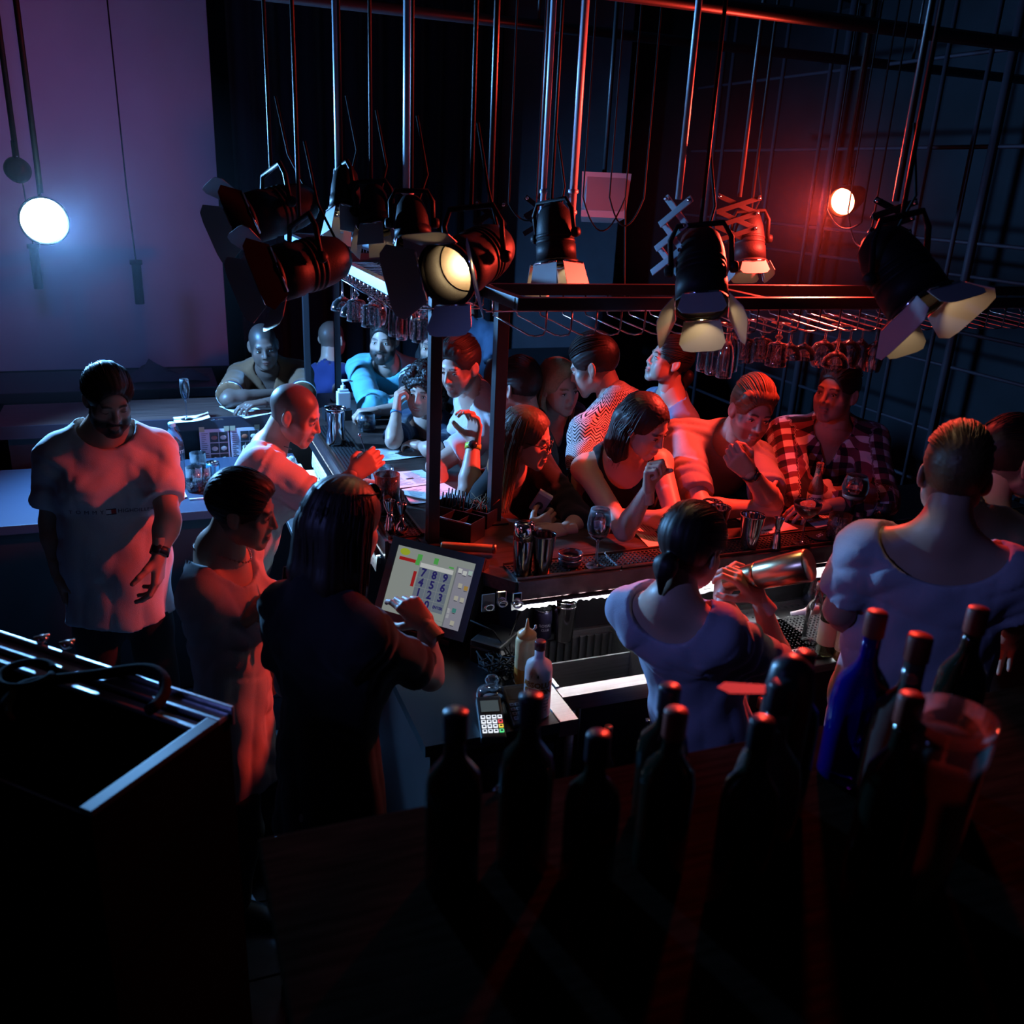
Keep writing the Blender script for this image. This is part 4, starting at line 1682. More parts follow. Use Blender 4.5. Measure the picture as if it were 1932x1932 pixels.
# ------------------------------------------------------------------ working side: counter and ice sink
wk = empty('side_counter', (0.80, 2.45, 0), 0, 'black counter with steel rim carrying the touch screen and card readers', 'counter')
b = MB()
b.plate([(-0.20, -0.40), (0.205, -0.40), (0.205, 0.10), (-0.06, 0.46), (-0.20, 0.46)], 0.035, Matrix.Translation((0, 0, 0.815)))
b.build('counter_top', mat('black_wet_laminate', (0.015, 0.016, 0.018), 0.25), wk)
b = MB()
b.box((0.205, -0.40, 0.80), (0.262, -0.02, 0.853))
b.build('steel_rim', STEEL, wk)
b = MB()
b.box((-0.18, -0.38, 0.02), (0.20, 0.40, 0.813))
b.build('cabinet', BARFACE, wk)
b = MB()
b.box((-0.18, -0.392, 0.50), (0.20, -0.381, 0.515))
b.build('drawer_gap', CHROME, wk)

sk_ = empty('ice_sink', (1.06, 2.17, 0), 0, 'stainless steel ice sink station with slatted wells', 'sink')
b = MB()
b.box((0.005, 0.0, 0.80), (1.30, 0.055, 0.853))
b.build('front_rim', STEEL, sk_)
b = MB()
b.box((0.005, 0.375, 0.80), (1.30, 0.40, 0.862))
b.box((0.005, 0.40, 0.80), (1.30, 0.50, 0.835))
b.box((0.005, 0.49, 0.80), (1.30, 0.505, 0.90))
b.build('back_ledge', STEEL, sk_)
b = MB()
for i in range(60):
    x = 0.02 + i * 0.021
    b.box((x, 0.405, 0.835), (x + 0.012, 0.485, 0.8385))
b.build('ledge_ribs', STEEL, sk_)
for x in (0.012, 0.36, 0.72, 1.28):
    b = MB()
    b.box((x - 0.006, 0.055, 0.60), (x + 0.006, 0.375, 0.858))
    b.build('divider', STEEL, sk_)
b = MB()
b.box((0.01, 0.05, 0.595), (1.29, 0.38, 0.603))
b.build('basin_floor', mat('dull_steel', (0.16, 0.16, 0.165), 0.5, metal=0.8), sk_)
b = MB()
b.box((0.01, 0.365, 0.60), (1.29, 0.378, 0.84))
b.build('basin_back', mat('dull_steel', (0.16, 0.16, 0.165), 0.5, metal=0.8), sk_)
b = MB()
b.box((0.01, 0.22, 0.60), (0.36, 0.228, 0.838))
b.build('well_partition', STEEL, sk_)
sl = None
for i in range(44):
    if sl is None:
        b = MB()
        b.box((0, 0.352, 0.62), (0.010, 0.364, 0.846))
        sl = b.mesh('slat', mat('dull_steel', (0.16, 0.16, 0.165), 0.5, metal=0.8))
    link('slat', sl, sk_, (0.03 + i * 0.0285, 0, 0))
for x in (0.05, 0.7, 1.24):
    b = MB()
    b.tube([(x, 0.03, 0.0), (x, 0.03, 0.80)], 0.018, 8)
    b.tube([(x, 0.42, 0.0), (x, 0.42, 0.80)], 0.018, 8)
    b.build('leg', STEEL, sk_)
b = MB()
b.box((0.01, 0.03, 0.03), (1.29, 0.045, 0.80))
b.build('front_panel', BARFACE, sk_)
# perforated drain plate of the next station
b = MB()
b.box((0.72, 0.06, 0.845), (1.0, 0.37, 0.852))
dp = b.build('drain_plate', mat('pale_steel', (0.46, 0.46, 0.46), 0.3, metal=0.7), sk_)
hole = None
for i in range(7):
    for j in range(8):
        if hole is None:
            bb = MB()
            bb.lathe([(0.0045, 0.0), (0.0045, 0.0008)], 8)
            hole = bb.mesh('drain_hole', INK)
        link('drain_hole', hole, dp, (0.76 + i * 0.036, 0.09 + j * 0.036, 0.8521))

# speed rail with bottles below the sink rim
sr = empty('speed_rail', (1.10, 2.06, 0.45), 0, 'dark steel bottle rail hung below the ice sink', 'bottle rail')
b = MB()
b.box((0, 0, 0), (1.1, 0.10, 0.006))
b.build('tray', BLACKSTEEL, sr)
b = MB()
b.box((0, -0.004, 0), (1.1, 0.0, 0.10))
b.build('front_plate', BLACKSTEEL, sr)
for x in (0.02, 1.06):
    b = MB()
    b.tube([(x, 0.095, 0.0), (x, 0.100, 0.36)], 0.006, 6)
    b.build('hanger', BLACKSTEEL, sr)
# ------------------------------------------------------------------ overhead: rack, stemware, stage lights
ORD = ('first', 'second', 'third', 'fourth', 'fifth', 'sixth', 'seventh', 'eighth', 'ninth', 'tenth', 'eleventh', 'twelfth', 'thirteenth', 'fourteenth',
       'fifteenth', 'sixteenth', 'seventeenth', 'eighteenth')
rack = empty('glass_rack', (0.995, 2.48, 2.0), 0, 'black steel frame with chrome glass hangers above the front bar', 'glass rack')
RX, RY, RZ = 0.995, 2.48, 2.0


def beam(x0, y0, x1, y1, parent, ox, oy, oz, name='beam', w_=0.030, h_=0.036, zt=2.0, m=None):
    d = Vector((x1 - x0, y1 - y0, 0))
    b = MB()
    b.bbox((0, -w_ / 2, -h_), (d.length, w_ / 2, 0), 0.002, frame((x0 - ox, y0 - oy, zt - oz), d, (0, 0, 1)))
    return b.build(name, m or BLACKSTEEL, parent)


for a in ((0.98, 2.49, 3.5, 2.49), (0.98, 2.83, 3.5, 2.83), (0.995, 2.49, 0.995, 2.83), (1.83, 2.50, 1.83, 2.82), (2.65, 2.50, 2.65, 2.82), (3.48, 2.50, 3.48, 2.82), (0.995, 2.83, 1.0, 3.06)):
    beam(*a, rack, RX, RY, RZ)
wire = None
for i in range(30):
    if wire is None:
        b = MB()
        b.tube([(0, 0.34, -0.03), (0, 0.34, -0.085), (0, 0.325, -0.098), (0, 0.02, -0.110), (0.012, 0.002, -0.110), (0.040, 0.010, -0.108),
                (0.050, 0.016, -0.095), (0.050, 0.016, -0.03)], 0.0028, 6)
        wire = b.mesh('wire_hanger', CHROME)
    link('wire_hanger', wire, rack, (0.035 + i * 0.082, 0.0, 0))
b = MB()
b.tube([(0.01, 0.335, -0.086), (2.48, 0.335, -0.086)], 0.0028, 6)
b.build('cross_wire', CHROME, rack)
post = empty('rack_post', (1.142, 3.03, 1.1), 0, 'square black steel post rising from the bar beside the glasses woman', 'post')
b = MB()
b.bbox((-0.022, -0.022, 0.0), (0.022, 0.022, 0.88), 0.002)
b.build('tube', BLACKSTEEL, post)
b = MB()
b.bbox((-0.045, -0.045, 0.0), (0.045, 0.045, 0.008), 0.002)
b.build('base_plate', BLACKSTEEL, post)

rack2 = empty('glass_rack', (0.70, 2.80, 2.0), 0, 'steel frame with chrome glass hangers above the side bar, blue-lit edge', 'glass rack')
BEAMB = mat('pale_grey_steel', (0.34, 0.38, 0.42), 0.4, metal=0.3)
for a in ((0.70, 2.78, 0.70, 5.08), (1.0, 2.78, 1.0, 5.08)):
    beam(*a, rack2, 0.70, 2.80, 2.0, m=BEAMB)
for a in ((0.70, 2.80, 1.0, 2.80), (0.70, 3.9, 1.0, 3.9), (0.70, 5.05, 1.0, 5.05)):
    beam(*a, rack2, 0.70, 2.80, 2.0)
wire2 = None
for i in range(34):
    if wire2 is None:
        b = MB()
        b.tube([(0, 0, -0.03), (0, 0, -0.066), (0.012, 0, -0.078), (0.288, 0, -0.078), (0.30, 0, -0.066), (0.30, 0, -0.03)], 0.0027, 6)
        wire2 = b.mesh('wire_hanger', CHROME)
    link('wire_hanger', wire2, rack2, (0.0, 0.03 + i * 0.066, 0))
for x in (0.0, 0.30):
    b = MB()
    b.tube([(x, 0.0, -0.078), (x, 2.25, -0.078)], 0.003, 6)
    b.build('rail_wire', CHROME, rack2)
picket = None
for i in range(30):
    if picket is None:
        b = MB()
        for s in (-1, 1):
            b.tube([(s * 0.004 + 0.30, s * 0.008, 0.0), (s * 0.004 + 0.30, s * 0.008, 0.062)], 0.0022, 5)
        picket = b.mesh('gallery_picket', CHROME)
    link('gallery_picket', picket, rack2, (0, 0.5 + i * 0.058, 0))
for lab, x, y in (('square steel post at the near end of the side rack', 0.857, 2.879), ('thin steel post beside the man in brown polo', 0.77, 5.0), ('thin steel post behind the hand sanitiser', 0.945, 5.06)):
    p = empty('rack_post', (x, y, 1.1), 0, lab, 'post')
    b = MB()
    hw = 0.020 if y < 4 else 0.016
    b.bbox((-hw, -hw, 0), (hw, hw, 0.862), 0.002)
    b.build('tube', BLACKSTEEL, p)
    b = MB()
    b.bbox((-0.04, -0.04, 0), (0.04, 0.04, 0.007), 0.002)
    b.build('base_plate', BLACKSTEEL, p)

# --- stemware
GLASS = glass('clear_glass', (0.97, 0.98, 1.0), 0.02)


def stem_profile(kind):
    """outer profile standing upright: foot, stem, bowl; wall closed on the inside"""
    P = {
        'flute': ([(0.030, 0), (0.030, 0.0025), (0.006, 0.008), (0.0035, 0.02), (0.0035, 0.085), (0.007, 0.095), (0.017, 0.112), (0.0235, 0.145), (0.0235, 0.175), (0.021, 0.205)], 5),
        'goblet': ([(0.033, 0), (0.033, 0.003), (0.008, 0.010), (0.005, 0.025), (0.005, 0.04), (0.012, 0.047), (0.013, 0.053), (0.005, 0.060), (0.010, 0.068), (0.028, 0.072), (0.031, 0.080), (0.031, 0.11), (0.034, 0.135), (0.037, 0.150)], 8),
        'coupe': ([(0.033, 0), (0.033, 0.0025), (0.006, 0.008), (0.0035, 0.02), (0.0035, 0.085), (0.008, 0.093), (0.025, 0.103), (0.040, 0.118), (0.047, 0.138), (0.048, 0.148)], 5),
        'wine': ([(0.034, 0), (0.034, 0.0025), (0.007, 0.008), (0.004, 0.02), (0.004, 0.085), (0.009, 0.093), (0.025, 0.105), (0.036, 0.125), (0.039, 0.145), (0.037, 0.170), (0.031, 0.200)], 5),
        'balloon': ([(0.035, 0), (0.035, 0.0025), (0.007, 0.008), (0.004, 0.02), (0.004, 0.085), (0.010, 0.092), (0.032, 0.103), (0.046, 0.125), (0.049, 0.148), (0.044, 0.172), (0.037, 0.190)], 5),
        'pilsner': ([(0.030, 0), (0.030, 0.003), (0.008, 0.010), (0.006, 0.045), (0.010, 0.055), (0.020, 0.075), (0.026, 0.105), (0.027, 0.155), (0.0265, 0.178)], 4),
    }[kind]
    out, nb = P
    t = 0.0014
    inner = [(max(r - t, 0.0008), z) for r, z in out[nb:]][::-1]
    inner.append((0.0006, out[nb][1] + 0.003))
    return out + [(out[-1][0] - t * 0.5, out[-1][1] + 0.0008)] + inner


STEM = {}
for k in ('flute', 'goblet', 'coupe', 'wine', 'balloon', 'pilsner'):
    b = MB()
    b.lathe(stem_profile(k), 28, None, True, True)
    if k == 'goblet':            # cut facets round the bowl
        for i in range(12):
            a = 2 * math.pi * i / 12
            for z in (0.082, 0.098, 0.114, 0.130):
                rr = 0.0315 + (0.0 if z < 0.11 else (z - 0.11) * 0.14)
                b.ball((rr * math.cos(a), rr * math.sin(a), z), (0.005, 0.005, 0.0065), 6, 4)
    STEM[k] = b.mesh(k + '_glass', GLASS)
HEIGHT = {'flute': 0.206, 'goblet': 0.151, 'coupe': 0.149, 'wine': 0.201, 'balloon': 0.191, 'pilsner': 0.179}


def hang_glass(kind, x, y, label, group, ztop=1.900, s=1.0):
    r = empty(kind + '_glass', (x, y, ztop), 0, label, 'stemmed glass', group)
    o = link('glass_body', STEM[kind], r, (0, 0, 0), (math.pi, 0, random.uniform(0, 1)))
    o.scale = (s, s, s)
    return r


row = [('pilsner', 1330, 700), ('pilsner', 1346, 706), ('pilsner', 1367, 712), ('pilsner', 1378, 700), ('goblet', 1404, 682), ('goblet', 1436, 680), ('goblet', 1465, 690), ('coupe', 1490, 676),
       ('coupe', 1517, 677), ('balloon', 1553, 682), ('wine', 1580, 676), ('coupe', 1578, 692), ('balloon', 1600, 686), ('wine', 1621, 690), ('wine', 1646, 700)]
for i, (k, px, py) in enumerate(row):
    h_ = HEIGHT[k]
    ztop = 1.893
    p = onz(px, py, ztop - h_)
    yy = min(max(p.y, 2.52), 2.80)
    q = ony(px, py - 20, yy)
    hang_glass(k, q.x, yy, '%s %s hanging upside down in the front rack, counted from the lit spotlight' % (ORD[i], 'glass'), 'glasses hanging in the front rack', ztop)
row2 = [('coupe', 646, 585), ('goblet', 672, 612), ('goblet', 700, 616), ('wine', 712, 612), ('pilsner', 746, 634), ('flute', 758, 641),
        ('pilsner', 772, 636), ('flute', 784, 640), ('goblet', 797, 645), ('goblet', 808, 640), ('coupe', 664, 596)]
for i, (k, px, py) in enumerate(row2):
    h_ = HEIGHT[k]
    ztop = 1.925
    p = onz(px, py, ztop - h_)
    xx = min(max(p.x, 0.74), 0.97)
    t = xx / (RC.T @ np.array([(px - PCX) / FOC, (py - 20 - PCY) / FOC, 1.0]))[0]
    yy = (RC.T @ np.array([(px - PCX) / FOC, (py - 20 - PCY) / FOC, 1.0]))[1] * t
    hang_glass(k, xx, min(max(yy, 2.86), 5.0), '%s glass hanging upside down in the side rack, from the shaded end' % ORD[i], 'glasses hanging in the side rack', ztop)

# --- pipes under the ceiling
pipe_grid = empty('lighting_pipe', (1.2, 2.8, 2.85), 0, 'black lighting pipe carrying the stage lights across the room', 'pipe')
b = MB()
b.tube([(-3.9, 0, 0), (3.7, 0, 0)], 0.024, 10)
b.build('tube', BLACKSTEEL, pipe_grid)
for x in (-2.0, 0.5, 2.6):
    b = MB()
    b.tube([(x, 0, 0.0), (x, 0, 0.75)], 0.008, 6)
    b.build('drop_rod', BLACKSTEEL, pipe_grid)
pg = empty('lighting_pipe', (1.2, 4.2, 2.95), 0, 'second lighting pipe deeper in the room under the ceiling', 'pipe')
b = MB()
b.tube([(-3.9, 0, 0), (3.7, 0, 0)], 0.024, 10)
b.build('tube', BLACKSTEEL, pg)
for x in (-2.0, 0.5, 2.6):
    b = MB()
    b.tube([(x, 0, 0.0), (x, 0, 0.65)], 0.008, 6)
    b.build('drop_rod', BLACKSTEEL, pg)

# --- theatre spotlights with barn doors
CAN = mat('black_lamp_housing', (0.010, 0.009, 0.010), 0.5, bump=0.08, bscale=220, spec=0.14)
SHADEFLAP = mat('shaded_flap', (0.006, 0.006, 0.007), 1.0, spec=0.0)  # darker copy of the flap material, standing in for shade on the near door
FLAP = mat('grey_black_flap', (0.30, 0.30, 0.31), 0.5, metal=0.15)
REFL = mat('warm_lamp_interior', (0.07, 0.05, 0.035), 0.35, metal=0.2)
BULB = mat('warm_bulb', (1, 1, 1), 0.4, emit=(1.0, 0.72, 0.36), estr=140)
BULBDIM = mat('warm_bulb_dim', (1, 1, 1), 0.4, emit=(1.0, 0.66, 0.32), estr=6)


def spotlight(label, rear, front, R=0.085, lit=1.0, roll=0.0, flaps=(55, 55, 55, 55), fl=0.13, hang=None, watts=6.0, square=False):
    """rear, front: world points of the can's ends; flaps: opening angle of the four barn doors"""
    rear, front = Vector(rear), Vector(front)
    ax = (front - rear)
    Ln = ax.length
    M = frame((0, 0, 0), ax, (0, 0, 1)) @ Matrix.Rotation(math.radians(roll), 4, 'X')
    T = M @ Matrix.Rotation(math.pi / 2, 4, 'Y')      # local z along the beam
    root = empty('stage_spotlight', rear, 0, label, 'spotlight')
    b = MB()
    b.lathe([(R * 0.97, 0.03), (R, 0.05), (R, Ln * 0.62), (R * 1.06, Ln * 0.64), (R * 1.06, Ln), (R * 0.98, Ln), (R * 0.95, Ln * 0.66), (R * 0.92, 0.05), (0.012, 0.04)], 32, T, False, True)
    body = b.build('housing', CAN, root)
    b = MB()
    b.lathe([(R * 0.98, 0.045), (R * 0.95, 0.02), (R * 0.80, -0.02), (R * 0.5, -0.045), (0.005, -0.055)], 32, T, False, True)
    b.build('rear_cap', CAN, root)
    for i in range(3):
        b = MB()
        b.lathe([(R * 1.0, 0.06 + i * 0.018), (R * 1.035, 0.063 + i * 0.018), (R * 1.035, 0.069 + i * 0.018), (R * 1.0, 0.072 + i * 0.018)], 32, T, False, False)
        b.build('cooling_rib', CAN, root)
    b = MB()
    b.lathe([(R * 0.90, Ln * 0.70), (R * 0.55, Ln * 0.50), (0.015, Ln * 0.42)], 24, T, False, True)
    b.build('reflector', REFL, root)
    b = MB()
    b.lathe([(0.004, Ln * 0.50), (0.016, Ln * 0.53), (0.018, Ln * 0.60), (0.010, Ln * 0.66), (0.002, Ln * 0.67)], 14, T)
    b.build('bulb', BULB if lit > 0.5 else BULBDIM, root)
    # barn-door ring and four flaps
    b = MB()
    b.lathe([(R * 1.00, Ln + 0.002), (R * 1.16, Ln + 0.002), (R * 1.16, Ln + 0.014), (R * 1.00, Ln + 0.014)], 32, T, False, False)
    b.build('barn_door_ring', CAN, root)
    for i in range(4):
        wide_ = i % 2 == 0
        w0, w1, l_ = (R * 0.95, R * 1.35, fl) if wide_ else (R * 0.75, R * 0.95, fl * 0.9)
        if square:
            w1 = w0 * 1.15
        out = [(-w0, 0.0), (w0, 0.0), (w1, l_ * 0.72), (w1 * 0.82, l_ * 0.95), (w1 * 0.5, l_), (-w1 * 0.5, l_), (-w1 * 0.82, l_ * 0.95), (-w1, l_ * 0.72)]
        if square:
            out = [(-w0, 0.0), (w0, 0.0), (w1, l_), (-w1, l_)]
        an = math.radians(90 * i)
        op = math.radians(flaps[i])
        # flap local: x across, y outward along the beam; hinge on the ring edge
        F = T @ Matrix.Rotation(an, 4, 'Z') @ Matrix.Translation((0, R * 1.08, Ln + 0.012)) @ Matrix.Rotation(math.pi / 2 - op, 4, 'X')
        b = MB()
        b.plate(out, 0.0016, F)
        b.build('barn_door', SHADEFLAP if (i == 0 and flaps[0] < 10) else FLAP, root)
        b = MB()
        b.tube([F @ Vector((-w0 * 0.9, 0, 0)), F @ Vector((w0 * 0.9, 0, 0))], 0.004, 6)
        b.build('hinge', CHROME, root)
    # yoke and clamp
    mid = M @ Vector((Ln * 0.42, 0, 0))
    side = (M @ Vector((0, 1, 0))) - (M @ Vector((0, 0, 0)))
    upv = Vector((0, 0, 1))
    upv = (upv - side * upv.dot(side)).normalized()
    w_ = R * 1.22
    b = MB()
    b.tube([mid + side * w_ - upv * 0.01, mid + side * w_ + upv * R * 1.2, mid + side * w_ * 0.75 + upv * R * 1.75, mid - side * w_ * 0.75 + upv * R * 1.75, mid - side * w_ + upv * R * 1.2, mid - side * w_ - upv * 0.01], 0.008, 8)
    b.build('yoke', CAN, root)
    for s in (-1, 1):
        b = MB()
        b.lathe([(0.004, 0.0), (0.016, 0.002), (0.018, 0.012), (0.014, 0.024), (0.003, 0.026)], 12, frame(mid + side * s * (w_ - 0.006), side.orthogonal(), side * s))
        b.build('tilt_knob', CAN, root)
    topp = mid + upv * R * 1.75
    if hang is not None:
        hz = Vector((topp.x, topp.y, 3.58 - rear.z))
        b = MB()
        b.tube([topp, hz], 0.006, 8)
        b.build('hanging_rod', CAN, root)
        b = MB()
        b.tube([hz + Vector((0, -0.03, -0.03)), hz + Vector((0, -0.035, 0.02)), hz + Vector((0, 0, 0.035)), hz + Vector((0, 0.035, 0.02))], 0.009, 6)
        b.build('pipe_clamp', CHROME, root)
    b = MB()
    q = M @ Vector((0.02, 0, 0))
    b.tube([q, q + Vector((0.03, 0.02, 0.06)), topp + Vector((0.06, 0.03, 0.05)), topp + Vector((0.03, 0.05, 0.22))], 0.004, 6)
    b.build('cable', mat('black_cable', (0.015, 0.015, 0.017), 0.8, spec=0.1), root)
    if lit > 0:
        d = bpy.data.lights.new('spot_bulb', 'SPOT')
        d.color = (1.0, 0.66, 0.33)
        d.energy = watts * lit * 0.6
        d.spot_size = math.radians(172)
        d.spot_blend = 0.8
        d.shadow_soft_size = 0.012
        lo = bpy.data.objects.new('spot_bulb', d)
        COL.objects.link(lo)
        lo.parent = root
        lo.matrix_local = T @ Matrix.Translation((0, 0, Ln * 0.72)) @ Matrix.Rotation(math.pi, 4, 'X')
    return root


def scissor(label, top_, n, w_, h_, tilt=0.0, m=None, face=(0.93, -0.36, 0)):
    """pantograph hanger: n crossed pairs of flat bars going down from top_"""
    root = empty('pantograph_hanger', top_, 0, label, 'lamp hanger')
    ux = Vector(face).normalized()
    n_ = ux.cross(Vector((0, 0, 1)))
    for i in range(n):
        off = Vector((0, 0, -h_ * i)) + ux * (tilt * i)
        for s in (-1, 1):
            a = off + ux * (s * w_) + n_ * (0.004 * s)
            c = off + ux * (-s * w_ + tilt) + Vector((0, 0, -h_)) + n_ * (0.004 * s)
            d = c - a
            b = MB()
            b.bbox((-0.008, -0.009, -0.0022), (d.length + 0.008, 0.009, 0.0022), 0.001, frame(a, d, n_))
            b.build('bar', m or BLACKSTEEL, root)
            b = MB()
            b.lathe([(0.006, -0.008), (0.006, 0.008)], 10, frame(a, ux, n_))
            b.build('rivet', CHROME, root)
    b = MB()
    b.tube([(0, 0, 0.0), (0, 0, 3.6 - top_[2])], 0.009, 8)
    b.build('drop_rod', m or BLACKSTEEL, root)
    return root


PALEBAR = mat('pale_painted_steel', (0.42, 0.50, 0.58), 0.4, metal=0.2)
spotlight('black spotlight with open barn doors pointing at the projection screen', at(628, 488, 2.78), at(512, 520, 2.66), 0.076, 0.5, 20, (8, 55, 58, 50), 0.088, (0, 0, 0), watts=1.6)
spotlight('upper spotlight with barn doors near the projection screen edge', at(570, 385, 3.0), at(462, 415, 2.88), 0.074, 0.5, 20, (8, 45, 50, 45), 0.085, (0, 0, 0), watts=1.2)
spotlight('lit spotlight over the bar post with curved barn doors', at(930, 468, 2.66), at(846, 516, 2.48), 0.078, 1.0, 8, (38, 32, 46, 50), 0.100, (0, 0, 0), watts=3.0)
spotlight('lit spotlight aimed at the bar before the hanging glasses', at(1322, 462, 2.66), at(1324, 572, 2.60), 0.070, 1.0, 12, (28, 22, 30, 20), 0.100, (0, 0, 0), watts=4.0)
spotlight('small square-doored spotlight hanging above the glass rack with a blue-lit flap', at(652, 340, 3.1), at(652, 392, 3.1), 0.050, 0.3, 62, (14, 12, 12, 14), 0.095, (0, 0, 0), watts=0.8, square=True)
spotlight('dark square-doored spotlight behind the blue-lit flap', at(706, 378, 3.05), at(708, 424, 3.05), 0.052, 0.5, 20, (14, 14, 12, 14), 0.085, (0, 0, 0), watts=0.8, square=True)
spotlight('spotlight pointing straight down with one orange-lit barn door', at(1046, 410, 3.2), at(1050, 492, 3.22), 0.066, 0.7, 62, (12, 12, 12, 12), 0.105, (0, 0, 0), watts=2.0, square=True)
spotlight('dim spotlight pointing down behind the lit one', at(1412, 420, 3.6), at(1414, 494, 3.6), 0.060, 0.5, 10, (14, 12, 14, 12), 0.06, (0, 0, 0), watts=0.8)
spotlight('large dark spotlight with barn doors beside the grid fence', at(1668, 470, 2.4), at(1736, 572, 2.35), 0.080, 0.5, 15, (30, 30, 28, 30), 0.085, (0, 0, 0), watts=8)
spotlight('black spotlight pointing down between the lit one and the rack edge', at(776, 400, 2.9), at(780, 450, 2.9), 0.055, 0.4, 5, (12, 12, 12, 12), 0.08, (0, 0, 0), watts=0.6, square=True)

scissor('pale blue-lit pantograph hanger zigzagging above the lit spotlight', at(1280, 376, 2.60), 3, 0.040, 0.068, -0.006, PALEBAR, (0.44, -0.90, 0))
scissor('black pantograph hanger above the spotlight over the bar post', at(925, 385, 2.75), 3, 0.040, 0.055, 0.0)
scissor('dark pantograph hanger beside the straight-down spotlight', at(1018, 375, 3.3), 2, 0.045, 0.06, 0.0)
scissor('wide dark pantograph hanger in the red light', at(1395, 372, 3.5), 3, 0.075, 0.055, 0.0)
scissor('dark pantograph hanger holding the large spotlight by the grid fence', at(1690, 380, 2.5), 4, 0.05, 0.04, 0.0)
for lab, px, py, d, r, c in (('pale steel pole holding the blue-lit square spotlight', 640, 350, 3.12, 0.013, PALEBAR), ('pale jointed steel pole beside the glass rack', 769, 350, 2.95, 0.016, PALEBAR),
                             ('orange-lit jointed pole over the straight-down spotlight', 1082, 350, 3.25, 0.014, PALEBAR), ('thin blue-lit pole on the straight-down spotlight', 1026, 350, 3.25, 0.010, PALEBAR)):
    p = at(px, py, d)
    root = empty('lamp_pole', p, 0, lab, 'pole')
    b = MB()
    b.tube([(0, 0, 3.6 - p.z), (0, 0, -0.16)], r, 10)
    b.build('tube', c, root)
    for z in (-0.02, -0.09, -0.15):
        b = MB()
        b.lathe([(r * 1.02, z - 0.008), (r * 1.35, z - 0.005), (r * 1.35, z + 0.005), (r * 1.02, z + 0.008)], 12, None, False, False)
        b.build('joint_collar', c, root)

# hanging speaker panel, tube pendants, the blue and red lamps
sp = empty('ceiling_speaker', at(1135, 396, 4.2), math.radians(-20), 'pale wedge loudspeaker hung among cables at the ceiling', 'loudspeaker')
b = MB()
b.add([(-0.10, -0.08, -0.03), (0.10, -0.08, -0.03), (0.08, 0.10, -0.06), (-0.08, 0.10, -0.06), (-0.11, -0.10, 0.16), (0.11, -0.10, 0.16), (0.09, 0.10, 0.16), (-0.09, 0.10, 0.16)],
      [(3, 2, 1, 0), (4, 5, 6, 7), (0, 1, 5, 4), (1, 2, 6, 5), (2, 3, 7, 6), (3, 0, 4, 7)])
b.build('cabinet', mat('pale_grey_plastic', (0.45, 0.47, 0.50), 0.5), sp)
b = MB()
b.box((-0.085, -0.098, 0.0), (0.085, -0.088, 0.14))
b.build('grille', mat('grey_grille', (0.25, 0.26, 0.28), 0.6), sp)
b = MB()
b.tube([(0, 0, 0.16), (0, 0, 1.2)], 0.01, 6)
b.build('bracket', BLACKSTEEL, sp)
CABLE = mat('black_cable', (0.015, 0.015, 0.017), 0.8, spec=0.1)
for k, (pa, pb, sag) in enumerate((((960, 384, 3.2), (1010, 410, 3.3), 0.03), ((1100, 372, 3.4), (1180, 372, 3.4), 0.12), ((1150, 372, 3.4), (1215, 374, 3.4), 0.10), ((1180, 372, 3.5), (1178, 560, 3.6), 0.0), ((1600, 400, 3.2), (1640, 460, 3.0), 0.05), ((1560, 395, 3.3), (1625, 420, 3.0), 0.04))):
    a_, c_ = at(*pa), at(*pb)
    b = MB()
    pts = [(a_ * (1 - t) + c_ * t - Vector((0, 0, sag * 4 * t * (1 - t)))) - a_ for t in np.linspace(0, 1, 12)]
    b.tube([Vector((0, 0, 3.6 - a_.z))] + pts + ([Vector((c_.x - a_.x, c_.y - a_.y, 3.6 - a_.z))] if k != 3 else []), 0.003, 6)
    b.build('hanging_cable', CABLE, None, a_, label=('thin black cable looping from the pantograph', 'long black cable loop under the ceiling speaker', 'short black cable loop beside the ceiling speaker', 'straight thin cable hanging down before the dark wall', 'thin cable curving from the red lamp to the big spotlight', 'thin wire strung across the red light')[k], cat='cable')
for lab, px, y0, y1, d in (('black tube pendant hanging on a cord before the screen', 256, 490, 578, 5.3), ('black tube pendant at the screen edge under the blue lamp', 62, 460, 549, 5.3)):
    a_, c_ = at(px, y0, d), at(px + 6, y1, d)
    root = empty('tube_pendant', a_, 0, lab, 'pendant lamp')
    b = MB()
    ln = a_.z - c_.z
    b.lathe([(0.024, -ln), (0.026, -ln + 0.004), (0.026, -0.03), (0.034, -0.026), (0.034, -0.002), (0.006, 0.0)], 20)
    b.build('shade_tube', mat('matte_black_metal', (0.012, 0.014, 0.02), 0.55), root)
    b = MB()
    b.tube([(0, 0, 0), (-0.012, 0, 0.4), (-0.02, 0, 3.6 - a_.z)], 0.004, 6)
    b.build('cord', CABLE, root)


